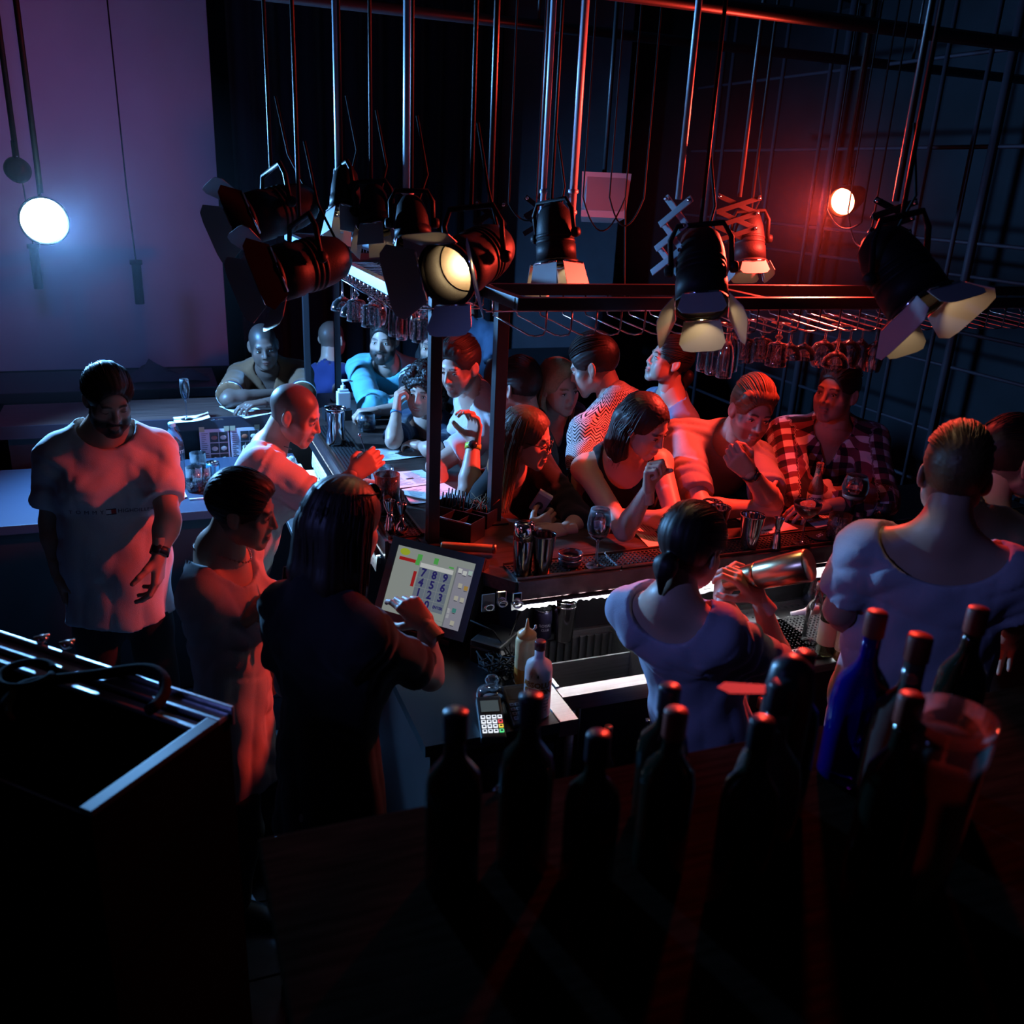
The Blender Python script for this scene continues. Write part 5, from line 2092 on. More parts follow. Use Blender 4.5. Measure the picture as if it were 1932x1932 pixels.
def par_lamp(label, loc, aim, col, estr, R, back=0.18):
    loc, aim = Vector(loc), Vector(aim)
    root = empty('par_lamp', loc, 0, label, 'stage lamp')
    T = frame((0, 0, 0), (aim - loc), (0, 0, 1)) @ Matrix.Rotation(math.pi / 2, 4, 'Y')
    b = MB()
    b.lathe([(0.02, -back), (R * 0.7, -back), (R * 1.05, -0.05), (R * 1.08, 0.012), (R * 1.0, 0.012), (R * 0.98, -0.03), (0.01, -0.04)], 28, T)
    b.build('housing', CAN, root)
    b = MB()
    b.lathe([(R * 0.97, -0.022), (R * 0.7, -0.012), (R * 0.3, -0.006), (0.003, -0.005)], 28, T, True, True)
    b.build('lens', mat(label[:10] + '_lens', (1, 1, 1), 0.3, emit=col, estr=estr), root)
    b = MB()
    b.tube([T @ Vector((R * 1.1, 0, -0.06)), T @ Vector((R * 1.1, 0, -0.06)) + Vector((0, 0, R * 1.2)), T @ Vector((-R * 1.1, 0, -0.06)) + Vector((0, 0, R * 1.2)), T @ Vector((-R * 1.1, 0, -0.06))], 0.008, 6)
    b.build('yoke', CAN, root)
    b = MB()
    b.tube([(0, 0, R * 1.2), (0, 0, 3.6 - loc.z)], 0.012, 8)
    b.build('drop_rod', CAN, root)
    return root


par_lamp('blazing blue stage lamp in front of the projection screen', BLUE_LAMP, (0.15, 1.6, 1.9), (0.45, 0.85, 1.0), 220, 0.095)
par_lamp('blue wash lamp turned back towards the projection screen', (-0.50, 4.90, 2.25), (-0.45, 6.5, 2.05), (0.2, 0.3, 1.0), 4, 0.05, 0.10)  # housing for the added screen fill
par_lamp('glowing red stage lamp above the far end of the bar', RED_LAMP, (0.3, 1.6, 1.9), (1.0, 0.10, 0.03), 160, 0.05)
vd = (Vector((1.75, 1.95, 1.25)) - Vector(VIOLET_FILL)).normalized()
par_lamp('small violet stage lamp high above the near end of the room', Vector(VIOLET_FILL) - vd * 0.03, (1.75, 1.95, 1.25), (0.25, 0.3, 1.0), 12, 0.05, 0.12)  # housing for the added fill, out of view
# ------------------------------------------------------------------ the people
def A(px, py, d):
    return np.array(at(px, py, d))


def Z(px, py, z):
    return np.array(onz(px, py, z))


DARK = (0.018, 0.013, 0.011)
BROWN = (0.045, 0.024, 0.014)
FAIR = (0.50, 0.31, 0.235)
TAN = (0.43, 0.255, 0.18)
CAMV = np.array([-0.35, -0.87, 0.35])      # towards the viewer


def tee(name, col, **kw):
    kind = kw.pop('kind', 'plain')
    col2 = kw.pop('col2', (0.02, 0.02, 0.02))
    return dict(mat=cloth_mat(name, col, kind=kind, col2=col2), **kw)


WHITE = (0.58, 0.56, 0.57)
PEOPLE = {}
PEOPLE['tee_man'] = person('bearded man in white lettered tee standing alone with arms hanging down',
    A(204, 752, 3.02), (-74, -26, 0), (-0.19, 3.28, 0.88), -84,
    {'L': (A(318, 982, 3.12), A(300, 1046, 3.08), 'relaxed', (-0.12, -0.2, -0.9), (0.9, -0.3, 0.1)),
     'R': (A(98, 985, 3.18), A(112, 1085, 3.2), 'relaxed', (0.1, -0.1, -1), (-1, -0.2, 0))},
    skin=TAN, hair=('back', DARK, dict(vol=-0.004, n=260)), beard=1.0, shirt=tee('white_cotton', WHITE, sleeve=0.72, hem=-0.12, loose=0.022, neck=(0.095, 0.10, 0.085), e=0.014, fold=0.007),
    closed=True, seed=3, h=0.95, wide=0.94, hs=0.89)
PEOPLE['polo_man'] = person('man in brown polo shirt leaning on the far bar top',
    A(497, 652, 5.0), (-92, -14, 6), (0.72, 5.62, 0.84), -106,
    {'R': (Z(430, 754, 1.15), Z(522, 742, 1.15), 'loose', None, (0, 0, 1)), 'L': (Z(572, 752, 1.15), Z(500, 760, 1.15), 'relaxed', None, (0, 0, 1))},
    skin=(0.10, 0.058, 0.044), hair=('buzz', (0.012, 0.010, 0.010)), shirt=tee('brown_pique', (0.125, 0.052, 0.022), sleeve=0.85, e=0.016, neck=(0.07, 0.075, 0.07), vneck=0.10), seed=5, h=1.35)
PEOPLE['stirring_man'] = person('bartender with shaved head in wide-necked white tee stirring a drink',
    A(556, 782, 3.5), (-22, -22, 0), (0.22, 3.36, 0.86), -8,
    {'R': (A(600, 945, 3.46), A(666, 896, 3.42), 'pinch', (0.55, 0.1, 0.35), (0.1, -0.9, 0.5)),
     'L': (A(640, 980, 3.75), A(692, 915, 3.52), 'grip', (0.8, -0.2, 0.0), (0.2, 0.3, 0.9))},
    skin=FAIR, hair=('buzz', (0.035, 0.024, 0.02)), beard=0.35, beard_col=(0.10, 0.06, 0.05), shirt=tee('white_cotton', WHITE, sleeve=0.80, neck=(0.115, 0.115, 0.10), nz=0.02, e=0.014, fold=0.009, hem=-0.14), seed=7, h=0.95)
PEOPLE['profile_man'] = person('dark-haired young bartender in loose tank shirt with beaded necklace, in profile',
    A(458, 964, 2.62), (-18, -14, 0), (0.14, 2.58, 0.68), -25,
    {'R': (A(432, 1270, 2.80), A(488, 1150, 2.62), 'grip', (0.7, 0.1, 0.4), (0.2, -0.3, 0.9)),
     'L': (A(505, 1290, 2.92), A(506, 1155, 2.75), 'grip', (0.6, -0.3, 0.3), (0.2, 0.3, 0.9))},
    skin=TAN, hair=('back', (0.008, 0.007, 0.008), dict(vol=-0.002)), shirt=tee('offwhite_cotton', (0.52, 0.47, 0.46), sleeve=0.62, neck=(0.12, 0.12, 0.11), nz=0.01, hem=-0.2, fold=0.008, e=0.013), seed=11, h=0.9, wide=0.86, neck=-0.02, hs=0.93)
PEOPLE['screen_woman'] = person('long-haired woman in black top, sunglasses on her head, tapping a touch screen',
    A(650, 992, 2.28), (32, -12, 0), (0.34, 2.06, 0.76), 35,
    {'R': (A(812, 1278, 2.52), A(803, 1178, 2.50), (( 0.30, 0.5, 0.6, 0.65), 0.45, 0.03), (-0.38, 0.70, 0.42), (-0.2, -0.5, 0.8)),
     'L': (A(545, 1290, 2.45), A(585, 1240, 2.6), 'relaxed')},
    skin=FAIR, sex='f', hair=('long', (0.020, 0.012, 0.010), dict(length=0.30, n=260, vol=0.004)), shirt=tee('black_jersey', (0.005, 0.0045, 0.006), sleeve=0.75, neck=(0.09, 0.09, 0.07), hem=-0.15), seed=13, h=0.9)
PEOPLE['navy_man'] = person('man in navy tee behind the bar posts with his back turned',
    A(626, 640, 5.75), (52, -4, 0), (1.08, 5.78, 0.80), 60,
    {'R': (A(640, 735, 5.7), A(648, 785, 5.75), 'relaxed'), 'L': (A(572, 740, 5.9), A(585, 790, 5.9), 'relaxed')},
    skin=FAIR, hair=('buzz', (0.05, 0.04, 0.035)), shirt=tee('navy_jersey', (0.035, 0.045, 0.16), sleeve=0.8), seed=17, h=1.6)
PEOPLE['teal_man'] = person('bearded man in light blue sweatshirt with folded arms on the bar corner',
    A(724, 642, 5.15), (-118, -6, 0), (1.40, 5.55, 0.84), -112,
    {'R': (Z(700, 768, 1.15), Z(752, 752, 1.16), 'loose', None, (0, 0, 1)), 'L': (Z(775, 770, 1.15), Z(712, 775, 1.16), 'loose', None, (0, 0, 1))},
    skin=FAIR, hair=('crop', DARK), beard=0.95, shirt=tee('light_blue_fleece', (0.14, 0.42, 0.50), sleeve=1.5, fold=0.008, e=0.014), seed=19, h=1.3)
PEOPLE['curly_woman'] = person('smiling curly-haired woman in dark blouse with one hand at her ear',
    A(800, 738, 4.35), (-128, -8, -6), (1.42, 4.40, 0.74), -140,
    {'R': (Z(742, 832, 1.16), A(748, 776, 4.3), 'loose', (0.12, 0.2, 0.95), (-0.7, 0.1, 0.5)),
     'L': (Z(815, 850, 1.15), Z(795, 842, 1.15), 'relaxed', None, (0, 0, 1))},
    skin=FAIR, sex='f', smile=True, hair=('curly', (0.020, 0.012, 0.010)), shirt=tee('dark_blue_satin', (0.015, 0.03, 0.06), sleeve=0.82, vneck=0.16), seed=23, h=1.15)


def three_stripes(uvw, V, q):
    for nm in ('R', 'L'):
        s = q['sh'][nm]
        r = V - s
        a = r @ q['fwd']
        top = (r @ q['up']) > -0.25
        on = np.zeros(len(V), bool)
        for c in (-0.032, 0.0, 0.032):
            on |= np.abs(a - c) < 0.009
        near = np.abs((V - q['pel']) @ q['rt']) > 0.07
        uvw[on & top & near, 2] = 1.0


PEOPLE['stripe_man'] = person('bearded man in black track jacket with white shoulder stripes behind the post',
    A(821, 652, 4.85), (-120, -6, 0), (1.62, 5.02, 0.82), -125,
    {'R': (A(775, 780, 4.8), A(800, 815, 4.6), 'relaxed'), 'L': (A(880, 775, 4.75), A(850, 815, 4.5), 'relaxed')},
    skin=TAN, hair=('crop', DARK), beard=0.9, shirt=tee('black_track_fabric', (0.012, 0.012, 0.016), kind='bands', col2=(0.6, 0.6, 0.6), sleeve=1.9, bands=three_stripes, fold=0.004), seed=29, h=1.35)
PEOPLE['moustache_man'] = person('moustached man in pale pink tee with tattooed arm looking over his shoulder',
    A(868, 692, 3.98), (-146, -16, 0), (1.58, 3.98, 0.80), 178,
    {'L': (A(822, 880, 3.98), A(836, 955, 3.82), 'relaxed', None, (0, -0.6, 0.8)), 'R': (A(905, 850, 4.35), A(850, 890, 4.3), 'relaxed')},
    skin=FAIR, hair=('quiff', DARK), beard=0.55, beard_col=(0.05, 0.03, 0.025), shirt=tee('pale_pink_cotton', (0.62, 0.54, 0.54), sleeve=0.66, fold=0.009, e=0.014), seed=31, h=1.05)
PEOPLE['cap_man'] = person('man in dark peaked cap facing away behind the bar post',
    A(832, 612, 5.5), (-12, -4, 0), (1.68, 5.42, 0.84), 0,
    {'R': (A(818, 740, 5.4), A(850, 770, 5.4), 'relaxed')}, skin=TAN, hair=('buzz', DARK), shirt=tee('black_jersey', (0.005, 0.0045, 0.006), sleeve=0.9), seed=37, h=1.7)
PEOPLE['blueback_man'] = person('tall man in dusky blue shirt with his back turned, deep behind the bar post',
    A(884, 560, 6.1), (70, -4, 0), (2.05, 5.95, 0.98), 70,
    {'L': (A(850, 690, 6.1), A(865, 740, 6.0), 'relaxed'), 'R': (A(930, 690, 6.0), A(915, 735, 6.0), 'relaxed')},
    skin=TAN, hair=('crop', DARK), shirt=tee('dusky_blue_cotton', (0.08, 0.13, 0.22), sleeve=0.9, fold=0.009), seed=39, h=1.8)
PEOPLE['gesture_man'] = person('man in black tee with bright green watch gesturing with raised hand',
    A(978, 732, 3.95), (118, -8, 0), (1.62, 3.72, 0.74), 172,
    {'L': (Z(884, 928, 1.15), A(893, 838, 3.66), 'pinch', (0.05, 0.0, 1.0), (0.8, 0.3, 0.1)), 'R': (A(960, 900, 4.2), A(915, 905, 4.1), 'relaxed')},
    skin=FAIR, hair=('crop', DARK), shirt=tee('black_jersey', (0.005, 0.0045, 0.006), sleeve=0.82), seed=41, h=1.1)
PEOPLE['glasses_woman'] = person('woman with glasses and long fair-tipped hair at the bar holding a small box',
    A(994, 828, 3.48), (-34, -12, 0), (1.42, 3.58, 0.76), -70,
    {'R': (A(958, 1000, 3.62), A(1000, 1000, 3.42), 'grip', (0.75, 0.05, 0.25), (0.1, -0.9, 0.2)),
     'L': (A(1095, 985, 3.5), A(1062, 1000, 3.38), 'relaxed', (-0.9, -0.1, 0.0), (0.0, -0.5, 0.85))},
    skin=FAIR, sex='f', hair=('long', (0.075, 0.040, 0.020), dict(length=0.29, n=300, tips=(0.45, 0.22, 0.08))), shirt=tee('black_jersey', (0.005, 0.0045, 0.006), sleeve=1.3, neck=(0.09, 0.09, 0.08)), seed=43, h=1.0)
PEOPLE['blonde_woman'] = person('blonde woman in dark jacket leaning in to talk to the patterned shirt',
    A(1056, 730, 3.98), (-78, -12, 6), (1.72, 3.95, 0.76), -75,
    {'R': (A(1015, 900, 4.0), A(1045, 930, 3.8), 'relaxed'), 'L': (A(1125, 900, 3.95), A(1095, 935, 3.8), 'relaxed')},
    skin=FAIR, sex='f', hair=('long', (0.33, 0.22, 0.12), dict(length=0.24, n=280, tips=(0.5, 0.30, 0.14))), shirt=tee('dark_denim', (0.02, 0.022, 0.04), sleeve=1.9, vneck=0.12), seed=47, h=1.05)
PEOPLE['pattern_man'] = person('man in bold black and white patterned shirt bending forward, seen from behind',
    A(1120, 692, 3.82), (140, -24, 0), A(1192, 985, 4.0), 104,
    {'L': (A(1098, 905, 3.7), A(1110, 985, 3.72), 'relaxed'), 'R': (A(1230, 880, 3.95), A(1200, 920, 4.0), 'relaxed')},
    skin=FAIR, hair=('crop', DARK, dict(vol=0.006)), shirt=tee('patterned_cotton', (0.62, 0.58, 0.58), kind='aztec', col2=(0.008, 0.008, 0.012), sleeve=0.72, fold=0.007, e=0.018, loose=0.02, neck=(0.08, 0.08, 0.07)), seed=53, h=1.0)
PEOPLE['sweater_woman'] = person('woman with pulled-back hair in grey-blue top gazing up sideways',
    A(1262, 682, 4.2), (168, 14, 0), (2.33, 3.72, 0.86), 175,
    {'L': (A(1292, 880, 4.1), A(1270, 930, 4.1), 'relaxed'), 'R': (A(1215, 870, 4.5), A(1200, 920, 4.4), 'relaxed')},
    skin=FAIR, sex='f', hair=('bun', DARK), shirt=tee('grey_blue_knit', (0.20, 0.22, 0.34), sleeve=1.7, neck=(0.105, 0.105, 0.075), fold=0.008), seed=59, h=1.1)
PEOPLE['tank_woman'] = person('dark-haired woman in black tank top with fist raised below her chin',
    A(1216, 804, 3.4), (-62, -26, 6), (1.80, 3.30, 0.70), -104,
    {'R': (Z(1178, 1002, 1.16), A(1224, 922, 3.12), 'fist', (-0.15, -0.1, 1.0), (-0.55, 0.5, 0.2)),
     'L': (Z(1275, 985, 1.16), Z(1190, 972, 1.16), 'relaxed', None, (0, 0, 1))},
    skin=FAIR, sex='f', hair=('long', (0.022, 0.012, 0.010), dict(length=0.17, n=260, vol=-0.004)), shirt=tee('black_jersey', (0.005, 0.0045, 0.006), sleeve=0, tank=True, neck=(0.095, 0.13, 0.15), nf=0.05, e=0.006, loose=0.004), seed=61, h=0.95)
PEOPLE['leaning_man'] = person('bearded man in grey tee leaning on both elbows with a black watch',
    A(1416, 778, 3.62), (-100, -14, -8), (2.12, 3.62, 0.80), -102,
    {'R': (Z(1322, 962, 1.16), Z(1432, 958, 1.16), 'thumbup', None, (-0.25, -0.9, 0.2)),
     'L': (Z(1455, 945, 1.18), A(1412, 890, 3.32), 'fist', (-0.75, -0.1, 0.6), (-0.2, -0.75, -0.3))},
    skin=FAIR, hair=('swept', (0.12, 0.055, 0.025), dict(vol=0.004)), beard=0.7, beard_col=(0.10, 0.05, 0.03), shirt=tee('grey_marl', (0.27, 0.25, 0.25), sleeve=0.80, fold=0.008, e=0.014, loose=0.02), seed=67, h=0.95, wide=1.08)
PEOPLE['plaid_man'] = person('man in checked red, white and black shirt with folded arms on the bar',
    A(1578, 742, 3.74), (-158, 2, 0), (2.86, 3.42, 0.78), -118,
    {'R': (Z(1500, 935, 1.16), Z(1582, 930, 1.17), 'relaxed', None, (0, -0.3, 1)), 'L': (Z(1660, 945, 1.16), Z(1560, 955, 1.16), 'relaxed', None, (0, -0.3, 1))},
    skin=TAN, hair=('crop', DARK), beard=0.5, beard_col=(0.07, 0.04, 0.03), shirt=tee('checked_flannel', (0.66, 0.62, 0.62), kind='plaid', col2=(0.16, 0.045, 0.06), sleeve=1.75, e=0.016, loose=0.02, vneck=0.13, neck=(0.08, 0.085, 0.075)), seed=71, h=0.95, wide=1.04)
PEOPLE['shaker_woman'] = person('bartender with hair tied in a bun in grey-blue tee shaking a cocktail',
    A(1304, 1036, 2.38), (28, -16, 0), A(1330, 1390, 2.76), 32,
    {'R': (A(1478, 1268, 2.6), A(1432, 1128, 2.54), 'grip', (-0.45, 0.35, 0.55), (0.5, -0.6, -0.2)),
     'L': (A(1400, 1200, 2.8), A(1362, 1128, 2.6), 'grip', (0.3, 0.5, 0.35), (-0.8, 0.2, 0.3))},
    skin=FAIR, sex='f', hair=('bun', (0.016, 0.010, 0.009), dict(vol=0.004, n=240)), shirt=tee('grey_blue_cotton', (0.34, 0.33, 0.42), sleeve=0.85, neck=(0.11, 0.105, 0.10), nz=0.015, nf=-0.02, fold=0.008, e=0.014, hem=-0.14), seed=73, h=0.88, neck=-0.02, wide=0.95)
PEOPLE['broad_man'] = person('broad bartender in grey slub tee with neck chain seen from behind',
    A(1800, 900, 2.28), (48, -10, 0), (1.88, 1.66, 0.86), 45,
    {'L': (A(1585, 1150, 2.45), A(1620, 1190, 2.62), 'relaxed', (0.5, 0.6, -0.4)), 'R': (A(1930, 1150, 2.3), A(1900, 1200, 2.5), 'relaxed')},
    skin=TAN, hair=('fade', (0.11, 0.055, 0.022), dict(vol=0.002, n=260)), shirt=tee('grey_slub_cotton', (0.40, 0.385, 0.44), sleeve=0.78, neck=(0.15, 0.14, 0.11), nz=0.015, nf=-0.03, fold=0.008, e=0.014, loose=0.025, hem=-0.22), seed=79, h=0.88, wide=1.0, neck=-0.03)
PEOPLE['edge_man'] = person('man in dark top beyond the broad bartender, only his lit ear and cheek showing',
    A(1908, 868, 2.75), (-10, -6, 0), (2.40, 1.86, 0.90), 0,
    {'R': (A(1900, 1120, 2.9), A(1940, 1160, 2.8), 'relaxed')}, skin=FAIR, hair=('crop', DARK), shirt=tee('black_jersey', (0.005, 0.0045, 0.006), sleeve=0.9), seed=83, h=1.2)
# ------------------------------------------------------------------ things on and around the bar
BARZ = 1.1005
MATZ = 1.1105
TIN = mat('polished_shaker_steel', (0.62, 0.60, 0.60), 0.10, metal=1.0)
DARKTIN = mat('smoked_shaker_steel', (0.30, 0.26, 0.27), 0.14, metal=1.0)


def one(name, label, cat, loc, group=None):
    return empty(name, loc, 0, label, cat, group)


def shell(prof, t=0.0014):
    """open vessel: outer profile upwards, then back down inside"""
    return prof + [(prof[-1][0] - t, prof[-1][1])] + [(max(r - t, 0.0008), z) for r, z in prof[::-1][1:-1]] + [(0.0008, prof[0][1] + 0.004)]


def lathe_obj(name, prof, m, parent, seg=32, M=None, cap0=True, cap1=True):
    b = MB()
    b.lathe(prof, seg, M, cap0, cap1)
    return b.build(name, m, parent)


def tin(loc, label, h_=0.165, r0=0.030, r1=0.043, m=None):
    r = one('shaker_tin', label, 'shaker tin', loc, 'steel shaker tins on the bar')
    lathe_obj('cup', shell([(r0 - 0.002, 0), (r0, 0.003), (r0 + (r1 - r0) * 0.5, h_ * 0.5), (r1, h_ - 0.003), (r1 + 0.001, h_)]), m or TIN, r)
    lathe_obj('rim', [(r1 + 0.0005, h_ - 0.003), (r1 + 0.002, h_ - 0.0015), (r1 + 0.002, h_ + 0.001), (r1, h_ + 0.002)], m or TIN, r, cap0=False, cap1=False)
    return r


def p_at(px, py, z):
    return onz(px, py, z)


r = tin(p_at(1022, 1080, MATZ), 'dark cone-shaped steel tin beside the stacked ashtrays', 0.135, 0.027, 0.040, DARKTIN)
r = one('cocktail_shaker', 'tall closed steel shaker next to the dark cone-shaped tin', 'shaker', p_at(985, 1082, MATZ))
lathe_obj('cup', [(0.026, 0), (0.029, 0.004), (0.034, 0.12), (0.034, 0.125)], DARKTIN, r)
lathe_obj('lid', [(0.0345, 0.123), (0.0345, 0.165), (0.031, 0.178), (0.020, 0.182)], TIN, r)
tin(p_at(1412, 1033, MATZ), 'shiny steel tin standing beside the jigger', 0.125, 0.028, 0.043)
tin(p_at(1350, 1016, BARZ), 'steel tin half hidden behind the shaking bartender\'s head', 0.125, 0.028, 0.042)
tin(p_at(1338, 998, BARZ), 'smaller steel tin behind the half hidden one', 0.11, 0.026, 0.038)


def jigger(loc, label, h_=0.105):
    r = one('jigger', label, 'jigger', loc, 'steel jiggers on the bar')
    lathe_obj('large_cup', [(0.021, 0.0), (0.0215, 0.003), (0.013, h_ * 0.45), (0.008, h_ * 0.58)], TIN, r)
    lathe_obj('small_cup', shell([(0.008, h_ * 0.58), (0.010, h_ * 0.68), (0.0185, h_ - 0.002), (0.019, h_)], 0.001), TIN, r)
    lathe_obj('waist_ring', [(0.0085, h_ * 0.56), (0.0100, h_ * 0.57), (0.0100, h_ * 0.60), (0.0085, h_ * 0.61)], TIN, r, cap0=False, cap1=False)
    return r


jigger(p_at(1462, 1033, MATZ), 'tall steel jigger standing alone before the lettered menu', 0.115)
jigger(p_at(736, 1000, MATZ), 'slim steel jigger beside the mixing glass', 0.115)
r = one('bell_jigger', 'steel jigger with round bulb foot behind the touch screen', 'jigger', p_at(758, 1006, MATZ))
lathe_obj('bulb', [(0.012, 0), (0.020, 0.006), (0.024, 0.020), (0.020, 0.034), (0.008, 0.046), (0.006, 0.062)], TIN, r)
lathe_obj('cup', shell([(0.006, 0.062), (0.009, 0.075), (0.018, 0.110), (0.0185, 0.114)], 0.001), TIN, r)


def stem_glass(kind, loc, label, drink=None, ice=0, s=1.0):
    r = one(kind + '_glass', label, 'stemmed glass', loc)
    o = link('glass_body', STEM[kind], r)
    o.scale = (s, s, s)
    if drink:
        z0, z1, rr, m = drink
        lathe_obj('drink', [(0.004 * s, z0), (rr * 0.6, z0 + 0.006), (rr, (z0 + z1) / 2), (rr * 1.02, z1)], m, r, 24)
    for i in range(ice):
        a = 2.4 * i
        b = MB()
        b.bbox((-0.011, -0.011, -0.011), (0.011, 0.011, 0.011), 0.003, Matrix.Rotation(a, 3, 'Z').to_4x4() @ Matrix.Rotation(0.5 * i, 4, 'X'))
        b.build('ice_cube', mat('ice', (0.90, 0.86, 0.86), 0.2, trans=0.25, ior=1.31), r, (0.013 * math.cos(a), 0.013 * math.sin(a), 0.131 * s + 0.010 * (i // 2)))
    return r


PINK = mat('pink_drink', (0.75, 0.40, 0.32), 0.1, trans=0.75)
AMBER = mat('amber_drink', (0.75, 0.36, 0.06), 0.08, trans=0.8)
CLEARD = mat('pale_drink', (0.80, 0.85, 0.80), 0.05, trans=0.95, ior=1.33)
stem_glass('wine', p_at(1124, 1068, MATZ), 'wine glass with ice cubes and a little pink drink', (0.102, 0.135, 0.034, PINK), 5, 1.02)
stem_glass('coupe', p_at(1512, 1024, MATZ), 'empty coupe glass on the bar mat before the beer bottle', s=1.05)
stem_glass('balloon', p_at(1601, 988, BARZ), 'round balloon glass with rosé before the checked shirt', (0.098, 0.128, 0.044, PINK), 0, 1.05)
stem_glass('flute', p_at(353, 791, BARZ + 0.002), 'empty champagne flute on a napkin on the far bar', s=1.0)


def tumbler(loc, label, h_=0.09, r_=0.038, drink=None, cut=True, group=None, lime=False):
    r = one('tumbler', label, 'tumbler', loc, group)
    b = MB()
    b.lathe(shell([(r_ * 0.92, 0), (r_ * 0.95, 0.004), (r_, h_ * 0.4), (r_ * 1.02, h_)], 0.0022), 28)
    if cut:
        for i in range(14):
            a = 2 * math.pi * i / 14
            for z in (0.018, 0.034, 0.050):
                b.ball((r_ * math.cos(a), r_ * math.sin(a), z), (0.005, 0.005, 0.0065), 6, 4)
    b.build('glass_body', GLASS, r)
    if drink:
        lathe_obj('drink', [(r_ * 0.86, 0.007), (r_ * 0.92, drink[0])], drink[1], r, 24)
    if lime:
        lathe_obj('lime_slice', [(r_ * 0.6, drink[0] - 0.012), (r_ * 0.62, drink[0] - 0.008), (r_ * 0.6, drink[0] - 0.004)], mat('lime', (0.55, 0.62, 0.08), 0.4), r, 18, Matrix.Rotation(0.2, 4, 'X'))
    return r


tumbler(p_at(1579, 1016, MATZ), 'cut glass tumbler with an amber drop next to the round coaster', 0.095, 0.041, (0.022, AMBER))
tumbler(p_at(1666, 962, BARZ), 'dark-rimmed tumbler at the elbow of the checked shirt', 0.085, 0.040, None, False)
tumbler(p_at(1655, 982, BARZ), 'dark-rimmed tumbler nearest the broad bartender\'s shoulder', 0.085, 0.042, (0.03, AMBER), False)
tumbler(p_at(1620, 990, BARZ), 'tiny shot glass between the balloon glass and tumblers', 0.055, 0.022, None, False)
tumbler(p_at(692, 813, BARZ), 'cut tumbler with lime slice by the curly-haired woman', 0.090, 0.040, (0.034, CLEARD), True, None, True)
tumbler(p_at(700, 880, BARZ), 'small empty glass on the side bar by the stirring hand', 0.06, 0.025, None, False)
tumbler(p_at(369, 926, 0.9), 'water glass nearest the viewer beside the water bottle', 0.115, 0.037, (0.055, CLEARD), True)
tumbler(p_at(385, 921, 0.9), 'cut glass with yellow drink beside the water bottle', 0.105, 0.035, (0.03, mat('yellow_drink', (0.7, 0.6, 0.1), 0.1, trans=0.7)), True)
tumbler(p_at(376, 897, 0.9), 'tall plain glass behind the two cut glasses', 0.115, 0.037, None, False)
r = tumbler(p_at(731, 968, MATZ), 'mixing glass full of amber drink being stirred with ice', 0.155, 0.046, (0.095, AMBER), True)
for i in range(6):
    a = 1.1 * i
    b = MB()
    b.bbox((-0.012, -0.012, -0.012), (0.012, 0.012, 0.012), 0.003, Matrix.Rotation(a, 4, 'Z') @ Matrix.Rotation(0.4 * i, 4, 'X'))
    b.build('ice_cube', mat('ice', (0.90, 0.86, 0.86), 0.2, trans=0.25, ior=1.31), r, (0.022 * math.cos(a), 0.022 * math.sin(a), 0.102 + 0.006 * (i % 3)))
tumbler(p_at(722, 935, BARZ), 'empty mixing glass behind the full one', 0.12, 0.044, None, False)

# bar spoon held by the stirring bartender
hand = PEOPLE['stirring_man']['tips']['R']
g = (hand[0][0] + hand[4][0]) / 2
bot = np.array(p_at(731, 968, MATZ + 0.03))
top_ = Vector(g + unit(g - bot) * 0.085)
b = MB()
b.tube([Vector(bot) - top_, (Vector(bot) - top_) * 0.5, Vector((0, 0, 0))], 0.0022, 6)
b.ball((0, 0, 0), 0.0055)
b.build('bar_spoon', TIN, None, top_, label='long steel bar spoon in the stirring bartender\'s fingers', cat='spoon')

# ashtrays
for i in range(2):
    r = one('glass_ashtray', ('lower round glass ashtray under another one', 'upper round glass ashtray stacked on another one')[i], 'ashtray', p_at(1075, 1064, MATZ) + Vector((0, 0, 0.018 * i)), 'stacked glass ashtrays')
    lathe_obj('dish', shell([(0.034, 0), (0.038, 0.004), (0.0415, 0.018), (0.042, 0.022)], 0.004), mat('dark_glass', (0.25, 0.20, 0.24), 0.06, trans=0.7), r)
    lathe_obj('rim', [(0.039, 0.021), (0.0425, 0.0215), (0.0425, 0.0245), (0.039, 0.025)], CHROME, r, cap0=False, cap1=False)

# coaster with mark
r = one('coaster', 'round black coaster with white knot mark by the cut tumbler', 'coaster', p_at(1546, 1012, MATZ))
lathe_obj('disc', [(0.046, 0), (0.047, 0.001), (0.047, 0.003), (0.046, 0.004)], mat('black_cork', (0.015, 0.014, 0.014), 0.8), r)
b = MB()
for x in (-0.007, 0.007):
    b.tube([(x + 0.010 * math.cos(a), 0.007 * math.sin(a), 0.0045) for a in np.linspace(0, 2 * math.pi, 16)[:-1]], 0.0011, 5, True)
for s in (-1, 1):
    b.tube([(s * 0.012, s * 0.006, 0.0045), (s * 0.022, s * 0.009, 0.0045)], 0.0012, 5)
b.build('knot_mark', mat('white_print', (0.75, 0.75, 0.75), 0.6), r, None, (0, 0, 0.35))


def bottle(name, label, loc, prof, m, cap=None, cap_m=None, lab=None, group=None, cat='bottle', liquid=None, cap_name='cap'):
    r = one(name, label, cat, loc, group)
    lathe_obj('glass_body', prof, m, r, 32)
    if cap:
        lathe_obj(cap_name, cap, cap_m, r, 24)
    if lab:
        z0, z1, rr, lm = lab
        lathe_obj('label_band', [(rr, z0), (rr + 0.0006, z0 + 0.001), (rr + 0.0006, z1 - 0.001), (rr, z1)], lm, r, 32, None, False, False)
    return r


